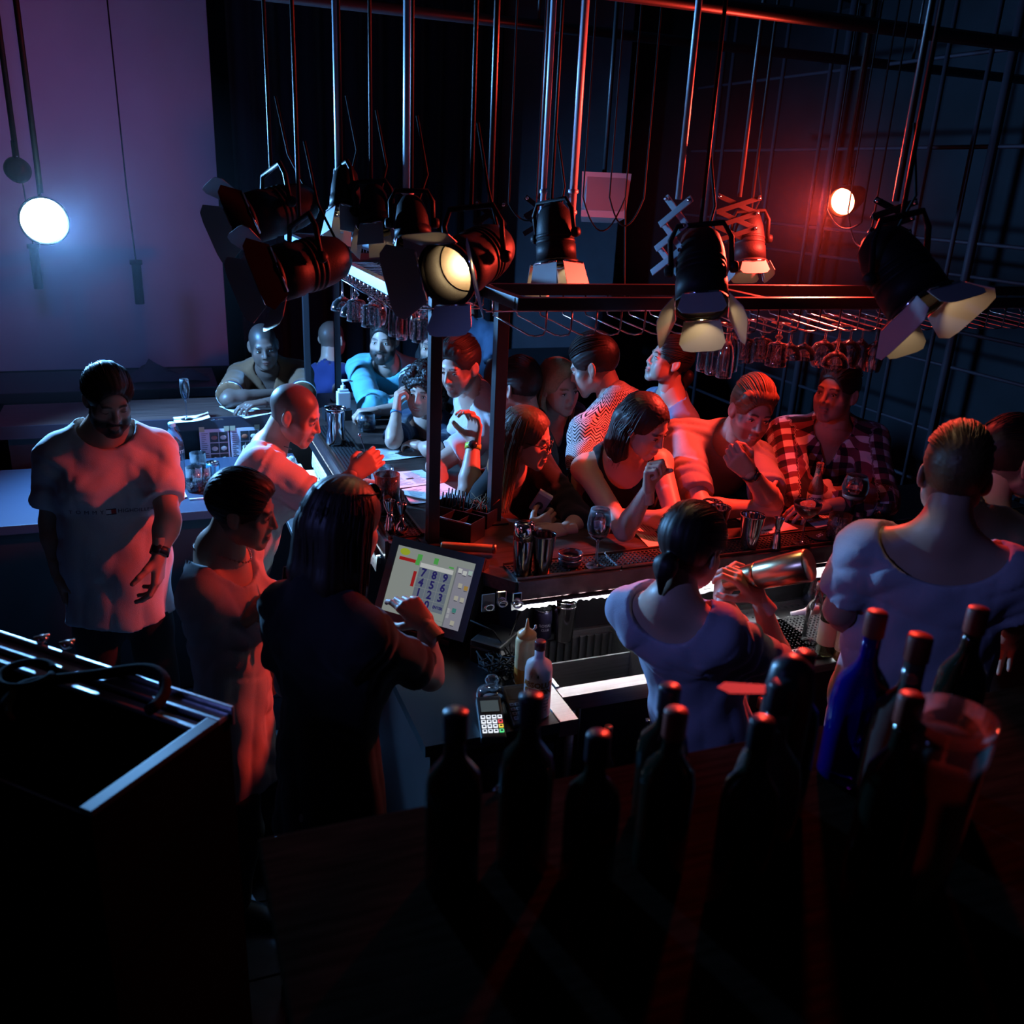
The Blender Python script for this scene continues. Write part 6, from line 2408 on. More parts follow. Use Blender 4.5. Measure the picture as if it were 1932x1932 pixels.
def wrap_text(body, size, m, parent, R, z, ang, bold=0.0, space=1.0, shear=0.0, name='lettering'):
    """text bent round a bottle of radius R, centred on angle ang"""
    o = text_mesh(name, body, size, m, parent, None, 'CENTER', 0.0002, space, shear, bold)
    for v in o.data.vertices:
        x, y, zz = v.co
        a = ang + x / R
        v.co = ((R + 0.0008 + zz) * math.cos(a), (R + 0.0008 + zz) * math.sin(a), z + y)
    return o


FACE = math.atan2(-0.868, -0.349)            # angle on an upright bottle that looks at the viewer


def face_to(loc):
    return math.atan2(0.0 - loc[1], 0.0 - loc[0])


# beer bottle
loc = p_at(1531, 974, BARZ + 0.003)
BEER = mat('clear_beer_glass', (0.85, 0.62, 0.40), 0.05, trans=0.85)
r = bottle('beer_bottle', 'clear long-necked beer bottle with pale painted label', loc, [(0.028, 0), (0.030, 0.004), (0.030, 0.115), (0.027, 0.135), (0.016, 0.165), (0.0135, 0.19), (0.0135, 0.215), (0.015, 0.217), (0.015, 0.222), (0.013, 0.225)], BEER,
           lab=(0.045, 0.100, 0.0303, mat('pale_painted_label', (0.62, 0.55, 0.45), 0.5)))
NAVY = mat('navy_ink', (0.015, 0.02, 0.06), 0.5)
wrap_text('Corona', 0.019, NAVY, r, 0.0312, 0.085, face_to(loc) , 0.0004)
wrap_text('Extra', 0.014, NAVY, r, 0.0312, 0.068, face_to(loc), 0.0003)
b = MB()
b.box((0, -0.010, 0.030), (0.0006, 0.010, 0.042), Matrix.Rotation(face_to(loc), 4, 'Z') @ Matrix.Translation((0.0303, 0, 0)))
b.build('crown_mark', NAVY, r)

# side bar: pitcher, sanitiser, caddies
r = one('steel_pitcher', 'tall polished steel pitcher in front of the hand sanitiser', 'pitcher', p_at(634, 836, MATZ))
lathe_obj('jar', shell([(0.046, 0), (0.048, 0.006), (0.041, 0.09), (0.043, 0.150), (0.050, 0.168)], 0.0015), TIN, r)
lathe_obj('rim', [(0.049, 0.166), (0.052, 0.168), (0.052, 0.171), (0.049, 0.172)], CHROME, r, cap0=False, cap1=False)
r = one('napkin_caddy', 'small black caddy under the hand sanitiser', 'caddy', p_at(636, 790, BARZ))
b = MB()
b.bbox((-0.07, -0.05, 0), (0.07, 0.05, 0.055), 0.003)
b.build('box', BLACKSTEEL, r)
b = MB()
b.box((-0.055, -0.04, 0.055), (0.02, 0.04, 0.062))
b.build('napkins', mat('white_napkin', (0.72, 0.72, 0.72), 0.85), r)
loc = Vector(r.location) + Vector((0.035, 0.0, 0.0555))
s_ = one('hand_sanitiser', 'white pump bottle of hand sanitiser on a black caddy', 'pump bottle', loc)
WPL = mat('translucent_white_plastic', (0.78, 0.80, 0.84), 0.4)
b = MB()
b.bbox((-0.034, -0.024, 0), (0.034, 0.024, 0.088), 0.006)
b.bbox((-0.026, -0.018, 0.088), (0.026, 0.018, 0.102), 0.005)
b.build('bottle_body', WPL, s_)
lathe_obj('collar', [(0.012, 0.100), (0.013, 0.104), (0.013, 0.118), (0.008, 0.122)], WPL, s_, 16)
b = MB()
b.tube([(0, 0, 0.118), (0, 0, 0.142)], 0.004, 8)
b.tube([(-0.008, 0, 0.144), (0.022, -0.005, 0.146), (0.048, -0.009, 0.141)], [0.008, 0.006, 0.004], 8)
b.build('pump_head', WPL, s_)

for i, (px, py, sx, sy, sz, lab) in enumerate(((856, 985, 0.075, 0.05, 0.07, 'black straw caddy beside the near bar post'), (872, 1012, 0.065, 0.05, 0.075, 'slanted black napkin caddy in front of the straw caddy'), (905, 985, 0.06, 0.05, 0.06, 'black garnish caddy with dry sprigs'))):
    r = one('bar_caddy', lab, 'caddy', p_at(px, py, BARZ), 'black caddies at the bar corner')
    b = MB()
    M = Matrix.Rotation(math.radians(-50), 4, 'Z')
    b.bbox((-sx, -sy, 0), (sx, sy, 0.006), 0.002, M)
    for lo_, hi_ in (((-sx, -sy, 0), (sx, -sy + 0.004, sz)), ((-sx, sy - 0.004, 0), (sx, sy, sz)), ((-sx, -sy, 0), (-sx + 0.004, sy, sz)), ((sx - 0.004, -sy, 0), (sx, sy, sz)), ((-0.002, -sy, 0), (0.002, sy, sz * 0.9))):
        b.box(lo_, hi_, M)
    b.build('open_box', BLACKSTEEL, r)
    b = MB()
    b.box((-sx, -sy - 0.001, sz - 0.004), (sx, -sy + 0.005, sz + 0.001), M)
    b.build('lip', CHROME if i == 1 else BLACKSTEEL, r)
    if i == 2:
        b = MB()
        rs = np.random.default_rng(8)
        for k in range(26):
            x, y = rs.uniform(-sx * .7, sx * .7), rs.uniform(-sy * .7, sy * .7)
            b.tube([(x, y, 0.02), (x + rs.uniform(-.02, .02), y + rs.uniform(-.02, .02), 0.07), (x + rs.uniform(-.04, .04), y + rs.uniform(-.04, .04), 0.10)], 0.0014, 4)
        b.build('sprigs', mat('dry_sprigs', (0.22, 0.12, 0.06), 0.8), r)
    if i == 0:
        b = MB()
        for k in range(14):
            x, y = -0.05 + 0.0075 * k, (-0.02 if k % 2 else 0.02)
            b.tube([M @ Vector((x, y, 0.01)), M @ Vector((x + 0.01, y * 1.3, 0.12))], 0.0028, 6)
        b.build('straws', mat('black_straws', (0.02, 0.02, 0.022), 0.35), r)
a_, c_ = onz(832, 1030, 1.125), onz(936, 1036, 1.125)
r = one('wooden_muddler', 'golden wooden rolling muddler lying behind the touch screen', 'muddler', a_)
b = MB()
d = c_ - a_
b.lathe([(0.013, 0), (0.015, 0.006), (0.015, d.length - 0.01), (0.0145, d.length)], 18, frame((0, 0, 0), d, (0, 0, 1)) @ Matrix.Rotation(math.pi / 2, 4, 'Y'))
b.build('shaft', mat('golden_wood', (0.50, 0.28, 0.10), 0.4, noise=0.3, nscale=20), r)
b = MB()
b.lathe([(0.0155, d.length - 0.012), (0.0165, d.length - 0.010), (0.0165, d.length - 0.001), (0.010, d.length)], 18, frame((0, 0, 0), d, (0, 0, 1)) @ Matrix.Rotation(math.pi / 2, 4, 'Y'))
b.build('end_cap', mat('copper_trim', (0.42, 0.24, 0.17), 0.3, metal=1.0), r)
# menu card leaning at the side bar
r = one('menu_card', 'pale blue-lit menu card standing between the pale pink tee and the black sleeve', 'menu card', p_at(876, 868, BARZ))
b = MB()
M = Matrix.Rotation(math.radians(15), 4, 'Z') @ Matrix.Rotation(math.radians(24), 4, 'X')
b.box((-0.04, -0.001, 0), (0.04, 0.001, 0.10), M)
b.build('card', PAPER, r)

# napkin under the flute, glasses case bits on the far bar
r = one('paper_napkin', 'crumpled white paper napkin under the champagne flute', 'napkin', p_at(362, 790, BARZ))
b = MB()
vs, fs = [], []
rs = np.random.default_rng(5)
for i in range(9):
    for j in range(9):
        u, v_ = (i - 4) / 4, (j - 4) / 4
        hgt = 0.0012 + (0.018 * max(0, u - 0.3) * (1 + rs.uniform(-.3, .3)) if i > 5 else 0.0)
        vs.append((0.085 * u + rs.uniform(-.003, .003), 0.06 * v_ + 0.015 * u, hgt))
for i in range(8):
    for j in range(8):
        fs.append((i * 9 + j, i * 9 + 9 + j, i * 9 + 10 + j, i * 9 + j + 1))
b.add(vs, fs, True)
b.add([(x, y, z - 0.001) for x, y, z in vs], [f[::-1] for f in fs], True)
b.build('folded_tissue', mat('white_napkin', (0.72, 0.72, 0.72), 0.85), r)
r = one('keys', 'small metal key ring lying beside the napkin', 'keys', p_at(402, 793, BARZ))
b = MB()
b.tube([(0.014 * math.cos(a), 0.014 * math.sin(a), 0.002) for a in np.linspace(0, 2 * math.pi, 16)[:-1]], 0.0012, 5, True)
b.build('ring', CHROME, r)
for k in range(2):
    b = MB()
    b.box((0.012, -0.004 + 0.012 * k, 0.001), (0.05, 0.004 + 0.012 * k, 0.003))
    b.build('key', CHROME, r)

# low back counter: water bottle, can, mask, tissue, pencil
loc = p_at(334, 914, 0.9)
WATER = mat('blue_tinted_pet', (0.45, 0.75, 0.85), 0.05, trans=0.85, ior=1.33)
r = bottle('water_bottle', 'large plastic water bottle with dark label on the low counter', loc, [(0.028, 0), (0.042, 0.004), (0.044, 0.03), (0.042, 0.08), (0.0445, 0.13), (0.0445, 0.19), (0.043, 0.205), (0.036, 0.235), (0.020, 0.262), (0.0145, 0.272), (0.0145, 0.28)], WATER,
           [(0.0165, 0.280), (0.0165, 0.298), (0.015, 0.300)], mat('pale_blue_cap', (0.45, 0.75, 0.80), 0.4), (0.125, 0.190, 0.0448, mat('dark_navy_label', (0.015, 0.02, 0.05), 0.35)))
wrap_text('BUVETTE', 0.021, mat('white_print', (0.75, 0.75, 0.75), 0.6), r, 0.0458, 0.166, face_to(loc) + 0.35, 0.0003)
wrap_text('7', 0.020, mat('silver_print', (0.5, 0.5, 0.55), 0.4), r, 0.0458, 0.142, face_to(loc) + 0.5, 0.0003)
lathe_obj('water', [(0.038, 0.006), (0.041, 0.03), (0.0395, 0.08), (0.0415, 0.13), (0.0415, 0.195)], CLEARD, r)


def can(loc, label, m, txt=None):
    r = one('drink_can', label, 'can', loc)
    lathe_obj('barrel', [(0.024, 0), (0.031, 0.008), (0.0325, 0.014), (0.0325, 0.098), (0.028, 0.110)], m, r)
    lathe_obj('lid', [(0.028, 0.110), (0.0285, 0.114), (0.026, 0.114), (0.024, 0.110), (0.002, 0.1105)], CHROME, r, 24, None, False, True)
    b = MB()
    b.tube([(0.008 * math.cos(a) + 0.004, 0.006 * math.sin(a), 0.113) for a in np.linspace(0, 2 * math.pi, 12)[:-1]], 0.0015, 5, True)
    b.build('pull_tab', CHROME, r)
    if txt:
        for k, (t, sz) in enumerate(txt):
            wrap_text(t, sz, mat('grey_print', (0.45, 0.45, 0.5), 0.5), r, 0.0327, 0.062 - 0.016 * k, face_to(loc) + 0.3, 0.0002)
    return r


can(p_at(404, 915, 0.9), 'blue drink can among the glasses on the low counter', mat('blue_can', (0.10, 0.35, 0.55), 0.3, metal=0.6))
can(p_at(1022, 1204, 0.852) + Vector((0, 0.0, 0.0)), 'dark violet soda can standing behind the squeeze bottle', mat('dark_violet_can', (0.035, 0.03, 0.07), 0.3, metal=0.5), (('ROYAL', 0.014), ('CLUB', 0.011)))
r = one('face_mask', 'white pleated face mask dropped on the low counter', 'face mask', p_at(428, 906, 0.9))
b = MB()
vs, fs = [], []
for i in range(9):
    for j in range(9):
        u, v_ = (i - 4) / 4, (j - 4) / 4
        vs.append((0.08 * u, 0.045 * v_, 0.012 + 0.04 * (1 - u * u) * (1 - v_ * v_) + 0.004 * math.sin(v_ * 9)))
for i in range(8):
    for j in range(8):
        fs.append((i * 9 + j, i * 9 + 9 + j, i * 9 + 10 + j, i * 9 + j + 1))
b.add(vs, fs, True)
b.add([(x, y, z - 0.003) for x, y, z in vs], [f[::-1] for f in fs], True)
b.build('pleated_cloth', mat('white_nonwoven', (0.70, 0.74, 0.78), 0.85), r)
b = MB()
b.tube([(-0.075 + 0.03 * math.cos(a) - 0.02, 0.035 * math.sin(a), 0.03 + 0.03 * math.cos(a / 2)) for a in np.linspace(-1.7, 1.7, 12)], 0.002, 5)
b.build('ear_loop', mat('white_nonwoven', (0.70, 0.74, 0.78), 0.85), r)
paper([(272, 925), (345, 921), (353, 940), (276, 953)], 'bright white napkin stack at the elbow of the lettered tee', 0.9005, False, 'napkins', curl=0.006, m=mat('white_napkin', (0.72, 0.72, 0.72), 0.85), group=None)
a_, c_ = onz(357, 942, 0.906), onz(394, 939, 0.906)
b = MB()
b.tube([(0, 0, 0), c_ - a_], 0.004, 8)
b.build('white_pen', mat('white_plastic', (0.7, 0.7, 0.7), 0.4), None, a_, label='white pen lying on the low counter edge', cat='pen')

# shelf under the side bar edge: napkin box, foil
us = one('under_shelf', 'steel shelf below the side bar edge with napkins', 'shelf', (0.56, 4.05, 0))
b = MB()
b.bbox((-0.10, -0.85, 0.90), (0.19, 0.32, 0.925), 0.003)
b.build('board', STEEL, us)
for y in (-0.8, -0.1, 0.28):
    b = MB()
    b.box((0.10, y - 0.012, 0.02), (0.13, y + 0.012, 0.90))
    b.build('leg', STEEL, us)
loc = onz(598, 884, 0.926)
loc.x = 0.56
r = one('napkin_box', 'white napkin box with a tuft of tissue under the bar edge', 'napkin box', (0.56, 4.22, 0.926))
b = MB()
b.bbox((-0.055, -0.085, 0), (0.055, 0.085, 0.055), 0.004)
b.build('carton', mat('white_card', (0.72, 0.74, 0.74), 0.7), r)
b = MB()
rs = np.random.default_rng(2)
for k in range(7):
    b.ball((rs.uniform(-.02, .02), rs.uniform(-.03, .03), 0.06 + rs.uniform(0, .035)), (0.022, 0.026, 0.03), 8, 6)
b.build('tissue_tuft', mat('white_napkin', (0.72, 0.72, 0.72), 0.85), r)
r = one('foil_ball', 'crumpled silver foil on the shelf under the bar edge', 'foil', (0.60, 3.72, 0.926))
b = MB()
for k in range(14):
    b.ball((rs.uniform(-.045, .045), rs.uniform(-.07, .07), 0.03 + rs.uniform(-.012, .012)), (rs.uniform(.012, .03), rs.uniform(.012, .03), rs.uniform(.012, .026)), 5, 4)
for k in range(len(b.sm)):
    b.sm[k] = False
b.build('foil', CHROME, r)

# ------------------------------------------------------------------ touch-screen till
TL, ph, ti = Vector((0.729, 2.847, 1.12)), math.radians(-48), math.radians(28)
u = Vector((math.cos(ph), math.sin(ph), 0))
n0 = Vector((u.y, -u.x, 0))
v_ = Vector((0, 0, math.cos(ti))) - n0 * math.sin(ti)
SW, SH = 0.305, 0.229
C = TL + u * SW / 2 - v_ * SH / 2
nrm = u.cross(v_)
pos = empty('touch_screen_till', C, 0, 'lit touch-screen till showing a number pad', 'till')
PM = Matrix((u, v_, nrm)).transposed().to_4x4()


def led(name, col, k=0.85):
    return mat('screen_' + name, (0.0, 0.0, 0.0), 0.4, emit=col, estr=k * 0.62, spec=0.2)


BEZ = mat('black_till_plastic', (0.012, 0.012, 0.013), 0.35)
b = MB()
b.bbox((-SW / 2 - 0.028, -SH / 2 - 0.030, -0.045), (SW / 2 + 0.028, SH / 2 + 0.026, -0.004), 0.006, PM)
b.build('casing', BEZ, pos)
b = MB()
for lo_, hi_ in (((-SW / 2 - 0.028, SH / 2), (SW / 2 + 0.028, SH / 2 + 0.026)), ((-SW / 2 - 0.028, -SH / 2 - 0.030), (SW / 2 + 0.028, -SH / 2)), ((-SW / 2 - 0.028, -SH / 2), (-SW / 2, SH / 2)), ((SW / 2, -SH / 2), (SW / 2 + 0.028, SH / 2))):
    b.box((*lo_, -0.004), (*hi_, 0.004), PM)
b.build('bezel', BEZ, pos)


def sq(name, x0, y0, x1, y1, m, lift=0.0006, parent=pos):
    """rectangle on the display, fractions of width and height from the top-left corner"""
    b = MB()
    b.box((-SW / 2 + x0 * SW, SH / 2 - y1 * SH, lift - 0.0004), (-SW / 2 + x1 * SW, SH / 2 - y0 * SH, lift), PM)
    return b.build(name, m, parent)


def stext(body, x, y, size, m, bold=0.0, parent=pos, lift=0.0026, sh=0.0):
    return text_mesh('lettering', body, size * SH, m, parent, PM @ Matrix.Translation((-SW / 2 + x * SW, SH / 2 - y * SH, lift)), 'CENTER', 0.0001, 1.0, sh, bold)


disp = sq('display', 0, 0, 1, 1, led('pale', (0.50, 0.56, 0.52), 0.62), 0.0)
sq('toolbar', 0.80, 0.10, 1.0, 1.0, led('lilac', (0.46, 0.46, 0.56), 0.62), parent=disp)
sq('divider', 0.785, 0.10, 0.80, 1.0, led('grey_line', (0.30, 0.33, 0.36), 0.6), parent=disp)
sq('order_line', 0.05, 0.155, 0.265, 0.205, led('red', (0.55, 0.02, 0.02), 0.7), parent=disp)
sq('order_block', 0.275, 0.06, 0.335, 0.150, led('green', (0.12, 0.60, 0.12), 0.7), parent=disp)
sq('order_block', 0.265, 0.150, 0.32, 0.225, led('green', (0.12, 0.60, 0.12), 0.7), parent=disp)
sq('order_block', 0.49, 0.06, 0.545, 0.150, led('green', (0.12, 0.60, 0.12), 0.7), parent=disp)
sq('status_tag', 0.69, 0.13, 0.75, 0.155, led('green', (0.12, 0.60, 0.12), 0.7), parent=disp)
sq('order_bar', 0.275, 0.32, 0.315, 0.55, led('red', (0.55, 0.02, 0.02), 0.7), parent=disp)
b = MB()
b.plate([(-0.020 + 0.0 + 0.020 * math.cos(a) * 1.0, 0.012 * math.sin(a)) for a in np.linspace(0, 2 * math.pi, 20)[:-1]], 0.0004, PM @ Matrix.Translation((-SW / 2 + 0.17 * SW, SH / 2 - 0.075 * SH, 0.0006)))
b.build('round_button', led('lime', (0.50, 0.62, 0.04), 0.75), disp)
sq('keypad_header', 0.335, 0.175, 0.755, 0.240, led('white', (0.85, 0.88, 0.86), 0.75), parent=disp)
kp = led('key', (0.26, 0.32, 0.40), 0.62)
DIG = led('digit', (0.035, 0.03, 0.24), 0.55)
keys = (('7', 0, 0), ('8', 1, 0), ('9', 2, 0), ('4', 0, 1), ('5', 1, 1), ('6', 2, 1), ('1', 0, 2), ('2', 1, 2), ('3', 2, 2), ('0', 1, 3), ('ENTER', 2, 3), ('', 0, 3))
for t, i, j in keys:
    x0, y0 = 0.335 + 0.140 * i, 0.245 + 0.148 * j
    k = sq('keypad_key', x0, y0, x0 + 0.136, y0 + 0.144, kp, 0.0012, disp)
    if t:
        e = t == 'ENTER'
        stext(t, x0 + 0.068, y0 + 0.072, 0.055 if e else 0.165, DIG, 0.0013 if not e else 0.0006, disp)
for i, (x, y, c) in enumerate(((0.835, 0.15, 'white'), (0.895, 0.17, 'white'), (0.96, 0.15, 'mint'), (0.88, 0.36, 'cream'), (0.955, 0.38, 'amber'), (0.87, 0.55, 'cream'), (0.945, 0.555, 'cream'), (0.885, 0.73, 'teal'), (0.90, 0.91, 'cream'))):
    col = {'white': (0.8, 0.84, 0.86), 'mint': (0.60, 0.80, 0.74), 'cream': (0.70, 0.68, 0.56), 'amber': (0.62, 0.38, 0.08), 'teal': (0.08, 0.36, 0.32)}[c]
    k = sq('menu_icon', x - 0.024, y - 0.032, x + 0.024, y + 0.032, led(c, col, 0.7), 0.0012, disp)
    sq('icon_caption', x - 0.02, y + 0.038, x + 0.02, y + 0.046, led('ink', (0.05, 0.05, 0.06), 0.5), 0.0012, disp)
sq('scroll_box', 0.805, 0.72, 0.84, 0.79, led('white', (0.85, 0.88, 0.86), 0.75), parent=disp)
sq('scroll_box', 0.805, 0.80, 0.84, 0.86, led('white', (0.85, 0.88, 0.86), 0.75), parent=disp)
sq('footer_bar', 0.30, 0.935, 0.785, 0.94, led('grey_line', (0.30, 0.33, 0.36), 0.6), parent=disp)
# stand and base of the till
b = MB()
base = Vector((C.x, C.y, 0.851)) - n0 * 0.045
b.bbox((-0.12, -0.10, 0), (0.12, 0.10, 0.022), 0.005, Matrix.Translation(base - C) @ Matrix.Rotation(ph, 4, 'Z'))
b.build('foot', BEZ, pos)
b = MB()
b.bbox((-0.05, -0.022, 0.02), (0.05, 0.022, C.z - 0.851 - 0.02), 0.004, Matrix.Translation(base - C) @ Matrix.Rotation(ph, 4, 'Z'))
b.build('stand', BEZ, pos)

# receipt printer beside it
loc = onz(872, 1208, 0.852)
r = one('receipt_printer', 'black receipt printer beside the touch-screen till', 'printer', (0.955, 2.475, 0.851))
M = Matrix.Rotation(ph, 4, 'Z')
b = MB()
b.bbox((-0.055, -0.07, 0), (0.055, 0.07, 0.075), 0.006, M)
b.build('case', BEZ, r)
b = MB()
b.box((-0.052, -0.0705, 0.05), (0.052, -0.066, 0.058), M)
b.build('paper_slot', CHROME, r)

# chrome cup holders clipped under the bar end
for i, (px, py, lab) in enumerate(((922, 1135, 'grey framed sticker plate under the bar corner'), (947, 1128, 'chrome bottle opener under the bar corner'), (976, 1130, 'second chrome opener under the bar corner'))):
    p = ony(px, py, 2.46)
    r = one('wall_opener', lab, 'bottle opener', p)
    b = MB()
    if i == 0:
        b.bbox((-0.022, 0, -0.035), (0.022, 0.006, 0.025), 0.002)
    else:
        b.bbox((-0.016, 0.0, -0.022), (0.016, 0.012, 0.022), 0.003)
    b.build('plate', mat('grey_plate', (0.16, 0.16, 0.16), 0.4) if i == 0 else CHROME, r)
    b = MB()
    b.tube([(0.014 * math.cos(a), -0.010, -0.016 + 0.010 * math.sin(a)) for a in np.linspace(0, 2 * math.pi, 14)[:-1]], 0.004, 6, True)
    b.build('ring', CHROME, r)

# tall steel tin on the sink ledge
r = one('tall_mixing_tin', 'tall brushed steel tin standing on the sink ledge', 'shaker tin', onz(1062, 1206, 0.852) + Vector((0, 0, 0)))
lathe_obj('cup', shell([(0.030, 0), (0.032, 0.004), (0.040, 0.130), (0.041, 0.135)]), DARKTIN, r)
lathe_obj('inset_cup', shell([(0.034, 0.09), (0.0425, 0.150), (0.043, 0.154)]), TIN, r)
a_, c_ = onz(1183, 1174, 0.862), onz(1240, 1168, 0.862)
r = one('wooden_pestle', 'short pale wooden stick lying on the sink ledge', 'stick', a_)
b = MB()
d = c_ - a_
b.lathe([(0.009, 0), (0.011, 0.003), (0.011, d.length - 0.003), (0.009, d.length)], 16, frame((0, 0, 0), d, (0, 0, 1)) @ Matrix.Rotation(math.pi / 2, 4, 'Y'))
b.build('stick', mat('pale_wood', (0.55, 0.45, 0.28), 0.6), r)

# squeeze bottle
r = one('squeeze_bottle', 'plastic squeeze bottle with orange sauce and pointed nozzle', 'squeeze bottle', (0.985, 2.285, 0.853))
SQ = mat('milky_orange_plastic', (0.72, 0.48, 0.24), 0.35, noise=0.35, nscale=14)
lathe_obj('bottle_body', [(0.030, 0), (0.0335, 0.006), (0.0335, 0.15), (0.028, 0.165)], SQ, r)
lathe_obj('sauce_line', [(0.0336, 0.006), (0.0338, 0.04), (0.0336, 0.06)], mat('orange_sauce', (0.60, 0.20, 0.03), 0.4), r, 32, None, False, False)
lathe_obj('cap', [(0.0295, 0.160), (0.0295, 0.172), (0.022, 0.180), (0.012, 0.186), (0.007, 0.192), (0.0025, 0.222)], mat('orange_cap', (0.75, 0.30, 0.10), 0.4), r, 24)
b = MB()
b.tube([(0.020, 0.0, 0.180), (0.026, -0.004, 0.19), (0.024, -0.006, 0.198)], 0.004, 6)
b.build('nozzle_plug', mat('pink_plug', (0.75, 0.45, 0.40), 0.4), r)
# vodka bottle
loc = Vector((0.955, 2.115, 0.853))
FROST = mat('frosted_glass', (0.78, 0.70, 0.68), 0.30, trans=0.35)
r = bottle('vodka_bottle', 'frosted vodka bottle with gold lettering and dark red cap', loc, [(0.036, 0), (0.040, 0.005), (0.040, 0.150), (0.036, 0.168), (0.018, 0.182), (0.0145, 0.190), (0.0145, 0.212)], FROST,
           [(0.0165, 0.212), (0.0165, 0.236), (0.0150, 0.238)], mat('dark_red_cap', (0.10, 0.02, 0.02), 0.35))
GOLD = mat('gold_print', (0.30, 0.10, 0.005), 0.5)
f_ = face_to(loc)
wrap_text('ABSOLUT', 0.0235, GOLD, r, 0.0402, 0.113, f_ + 0.02, 0.0010)
wrap_text('CITRON', 0.0235, GOLD, r, 0.0402, 0.092, f_ + 0.02, 0.0010)
for k, t in enumerate(('This superb vodka', 'is made with a citrus', 'flavour and has been', 'sold under the name', 'since the days of')):
    wrap_text(t, 0.0085, mat('dark_print', (0.05, 0.04, 0.05), 0.5), r, 0.0402, 0.074 - 0.0105 * k, f_ + 0.02, 0.0, 1.0, 0.3, 'script_line')
b = MB()
b.lathe([(0.011, 0), (0.012, 0.0012), (0.003, 0.002)], 18, Matrix.Rotation(f_ - 0.25, 4, 'Z') @ Matrix.Translation((0.0375, 0, 0.142)) @ Matrix.Rotation(math.pi / 2, 4, 'Y'))
b.build('medallion', mat('bronze_medal', (0.14, 0.07, 0.05), 0.4, metal=0.5), r)
# jar with ball lid
r = one('glass_jar', 'squat clear glass jar with a ball stopper', 'jar', (0.845, 2.20, 0.853))
lathe_obj('bowl', shell([(0.030, 0), (0.036, 0.006), (0.046, 0.030), (0.042, 0.045), (0.024, 0.056)], 0.0025), GLASS, r)
lathe_obj('filling', [(0.030, 0.006), (0.041, 0.028), (0.040, 0.034)], mat('pinkish_powder', (0.45, 0.32, 0.28), 0.8), r)
lathe_obj('stopper', [(0.022, 0.056), (0.022, 0.060), (0.014, 0.066), (0.018, 0.072), (0.021, 0.082), (0.016, 0.092), (0.002, 0.096)], GLASS, r)


def card_reader(loc, rz, label, lit):
    r = empty('card_reader', loc, rz, label, 'card reader')
    T_ = Matrix.Rotation(math.radians(18), 4, 'X')
    b = MB()
    b.bbox((-0.036, -0.075, 0.006), (0.036, 0.075, 0.034), 0.005, T_)
    b.build('case', BEZ, r)
    b = MB()
    b.box((-0.026, 0.018, 0.0342), (0.026, 0.058, 0.0352), T_)
    b.build('display', mat('reader_lcd_on', (0.05, 0.06, 0.06), 0.3, emit=(0.10, 0.13, 0.13), estr=0.4) if lit else mat('reader_lcd_off', (0.03, 0.02, 0.015), 0.25), r)
    for i in range(4):
        for j in range(4):
            x, y = -0.024 + 0.016 * i, -0.052 + 0.0165 * j
            c = (0.85, 0.9, 1.0)
            if i == 3:
                c = ((0.10, 0.75, 0.25), (0.85, 0.6, 0.05), (0.75, 0.06, 0.06), (0.85, 0.9, 1.0))[j]
            if lit:
                m = mat('lit_key_%d' % (j if i == 3 else 9), (0.1, 0.1, 0.1), 0.4, emit=c, estr=1.1)
            else:
                m = mat('dull_key_%d' % (j if i == 3 else 9), tuple(0.25 * q for q in c), 0.5)
            b = MB()
            b.bbox((x - 0.0065, y - 0.0058, 0.034), (x + 0.0065, y + 0.0058, 0.0372), 0.001, T_)
            k = b.build('key', m, r)
            b = MB()
            b.box((x - 0.0035, y - 0.0026, 0.0372), (x + 0.0035, y + 0.0026, 0.0375), T_)
            b.build('key_legend', INK, k)
    return r


card_reader((0.805, 2.095, 0.855), math.radians(-12), 'card reader with glowing white keys', True)
card_reader((0.905, 2.135, 0.855), math.radians(-4), 'unlit card reader between the glowing one and the vodka bottle', False)
# cable tangle
b = MB()
rs = np.random.default_rng(12)
o0 = Vector((0.93, 2.36, 0.853))
for k in range(7):
    pts = []
    for t in np.linspace(0, 1, 18):
        a = 6.28 * t * (1.2 + 0.3 * k) + k
        rr = 0.035 + 0.02 * math.sin(3 * a + k)
        pts.append((rr * math.cos(a) + 0.06 * (t - .5), rr * 1.5 * math.sin(a), 0.005 + 0.012 * (k % 4) + 0.02 * abs(math.sin(2.2 * a))))
    b.tube(pts, 0.0028, 5)
b.tube([(-0.05, 0.15, 0.12), (0.01, 0.10, 0.10), (0.05, 0.02, 0.04), (0.02, -0.05, 0.01), (-0.04, -0.12, 0.004)], 0.003, 6)
b.tube([(0.12, 0.14, 0.14), (0.07, 0.10, 0.07), (0.04, 0.0, 0.02), (0.0, -0.08, 0.004)], 0.003, 6)
b.build('cable_tangle', CABLE, None, o0, label='tangle of thin black cables behind the card readers', cat='cables')

# bottles in the speed rail and on the right-hand station
for i, (x, cm) in enumerate(((0.10, 0), (0.24, 1), (0.38, 0), (0.52, 1), (0.66, 0), (0.8, 1))):
    bottle('rail_bottle', '%s dark bottle in the rail below the ice sink, from the steel rim' % ORD[i], (1.10 + x, 2.11, 0.457), [(0.032, 0), (0.036, 0.005), (0.036, 0.16), (0.030, 0.185), (0.014, 0.215), (0.0125, 0.27)], mat('dark_brown_glass', (0.05, 0.02, 0.01), 0.06, trans=0.5),
           [(0.0145, 0.27), (0.0145, 0.305), (0.012, 0.308)], mat('copper_cap', (0.35, 0.14, 0.10), 0.35, metal=0.6) if cm == 0 else mat('steel_pourer', (0.6, 0.6, 0.6), 0.15, metal=1.0), group='dark bottles in the speed rail')
r = one('glass_carafe', 'clear measuring carafe under the bar edge by the broad bartender', 'carafe', onz(1530, 1136, 0.853))
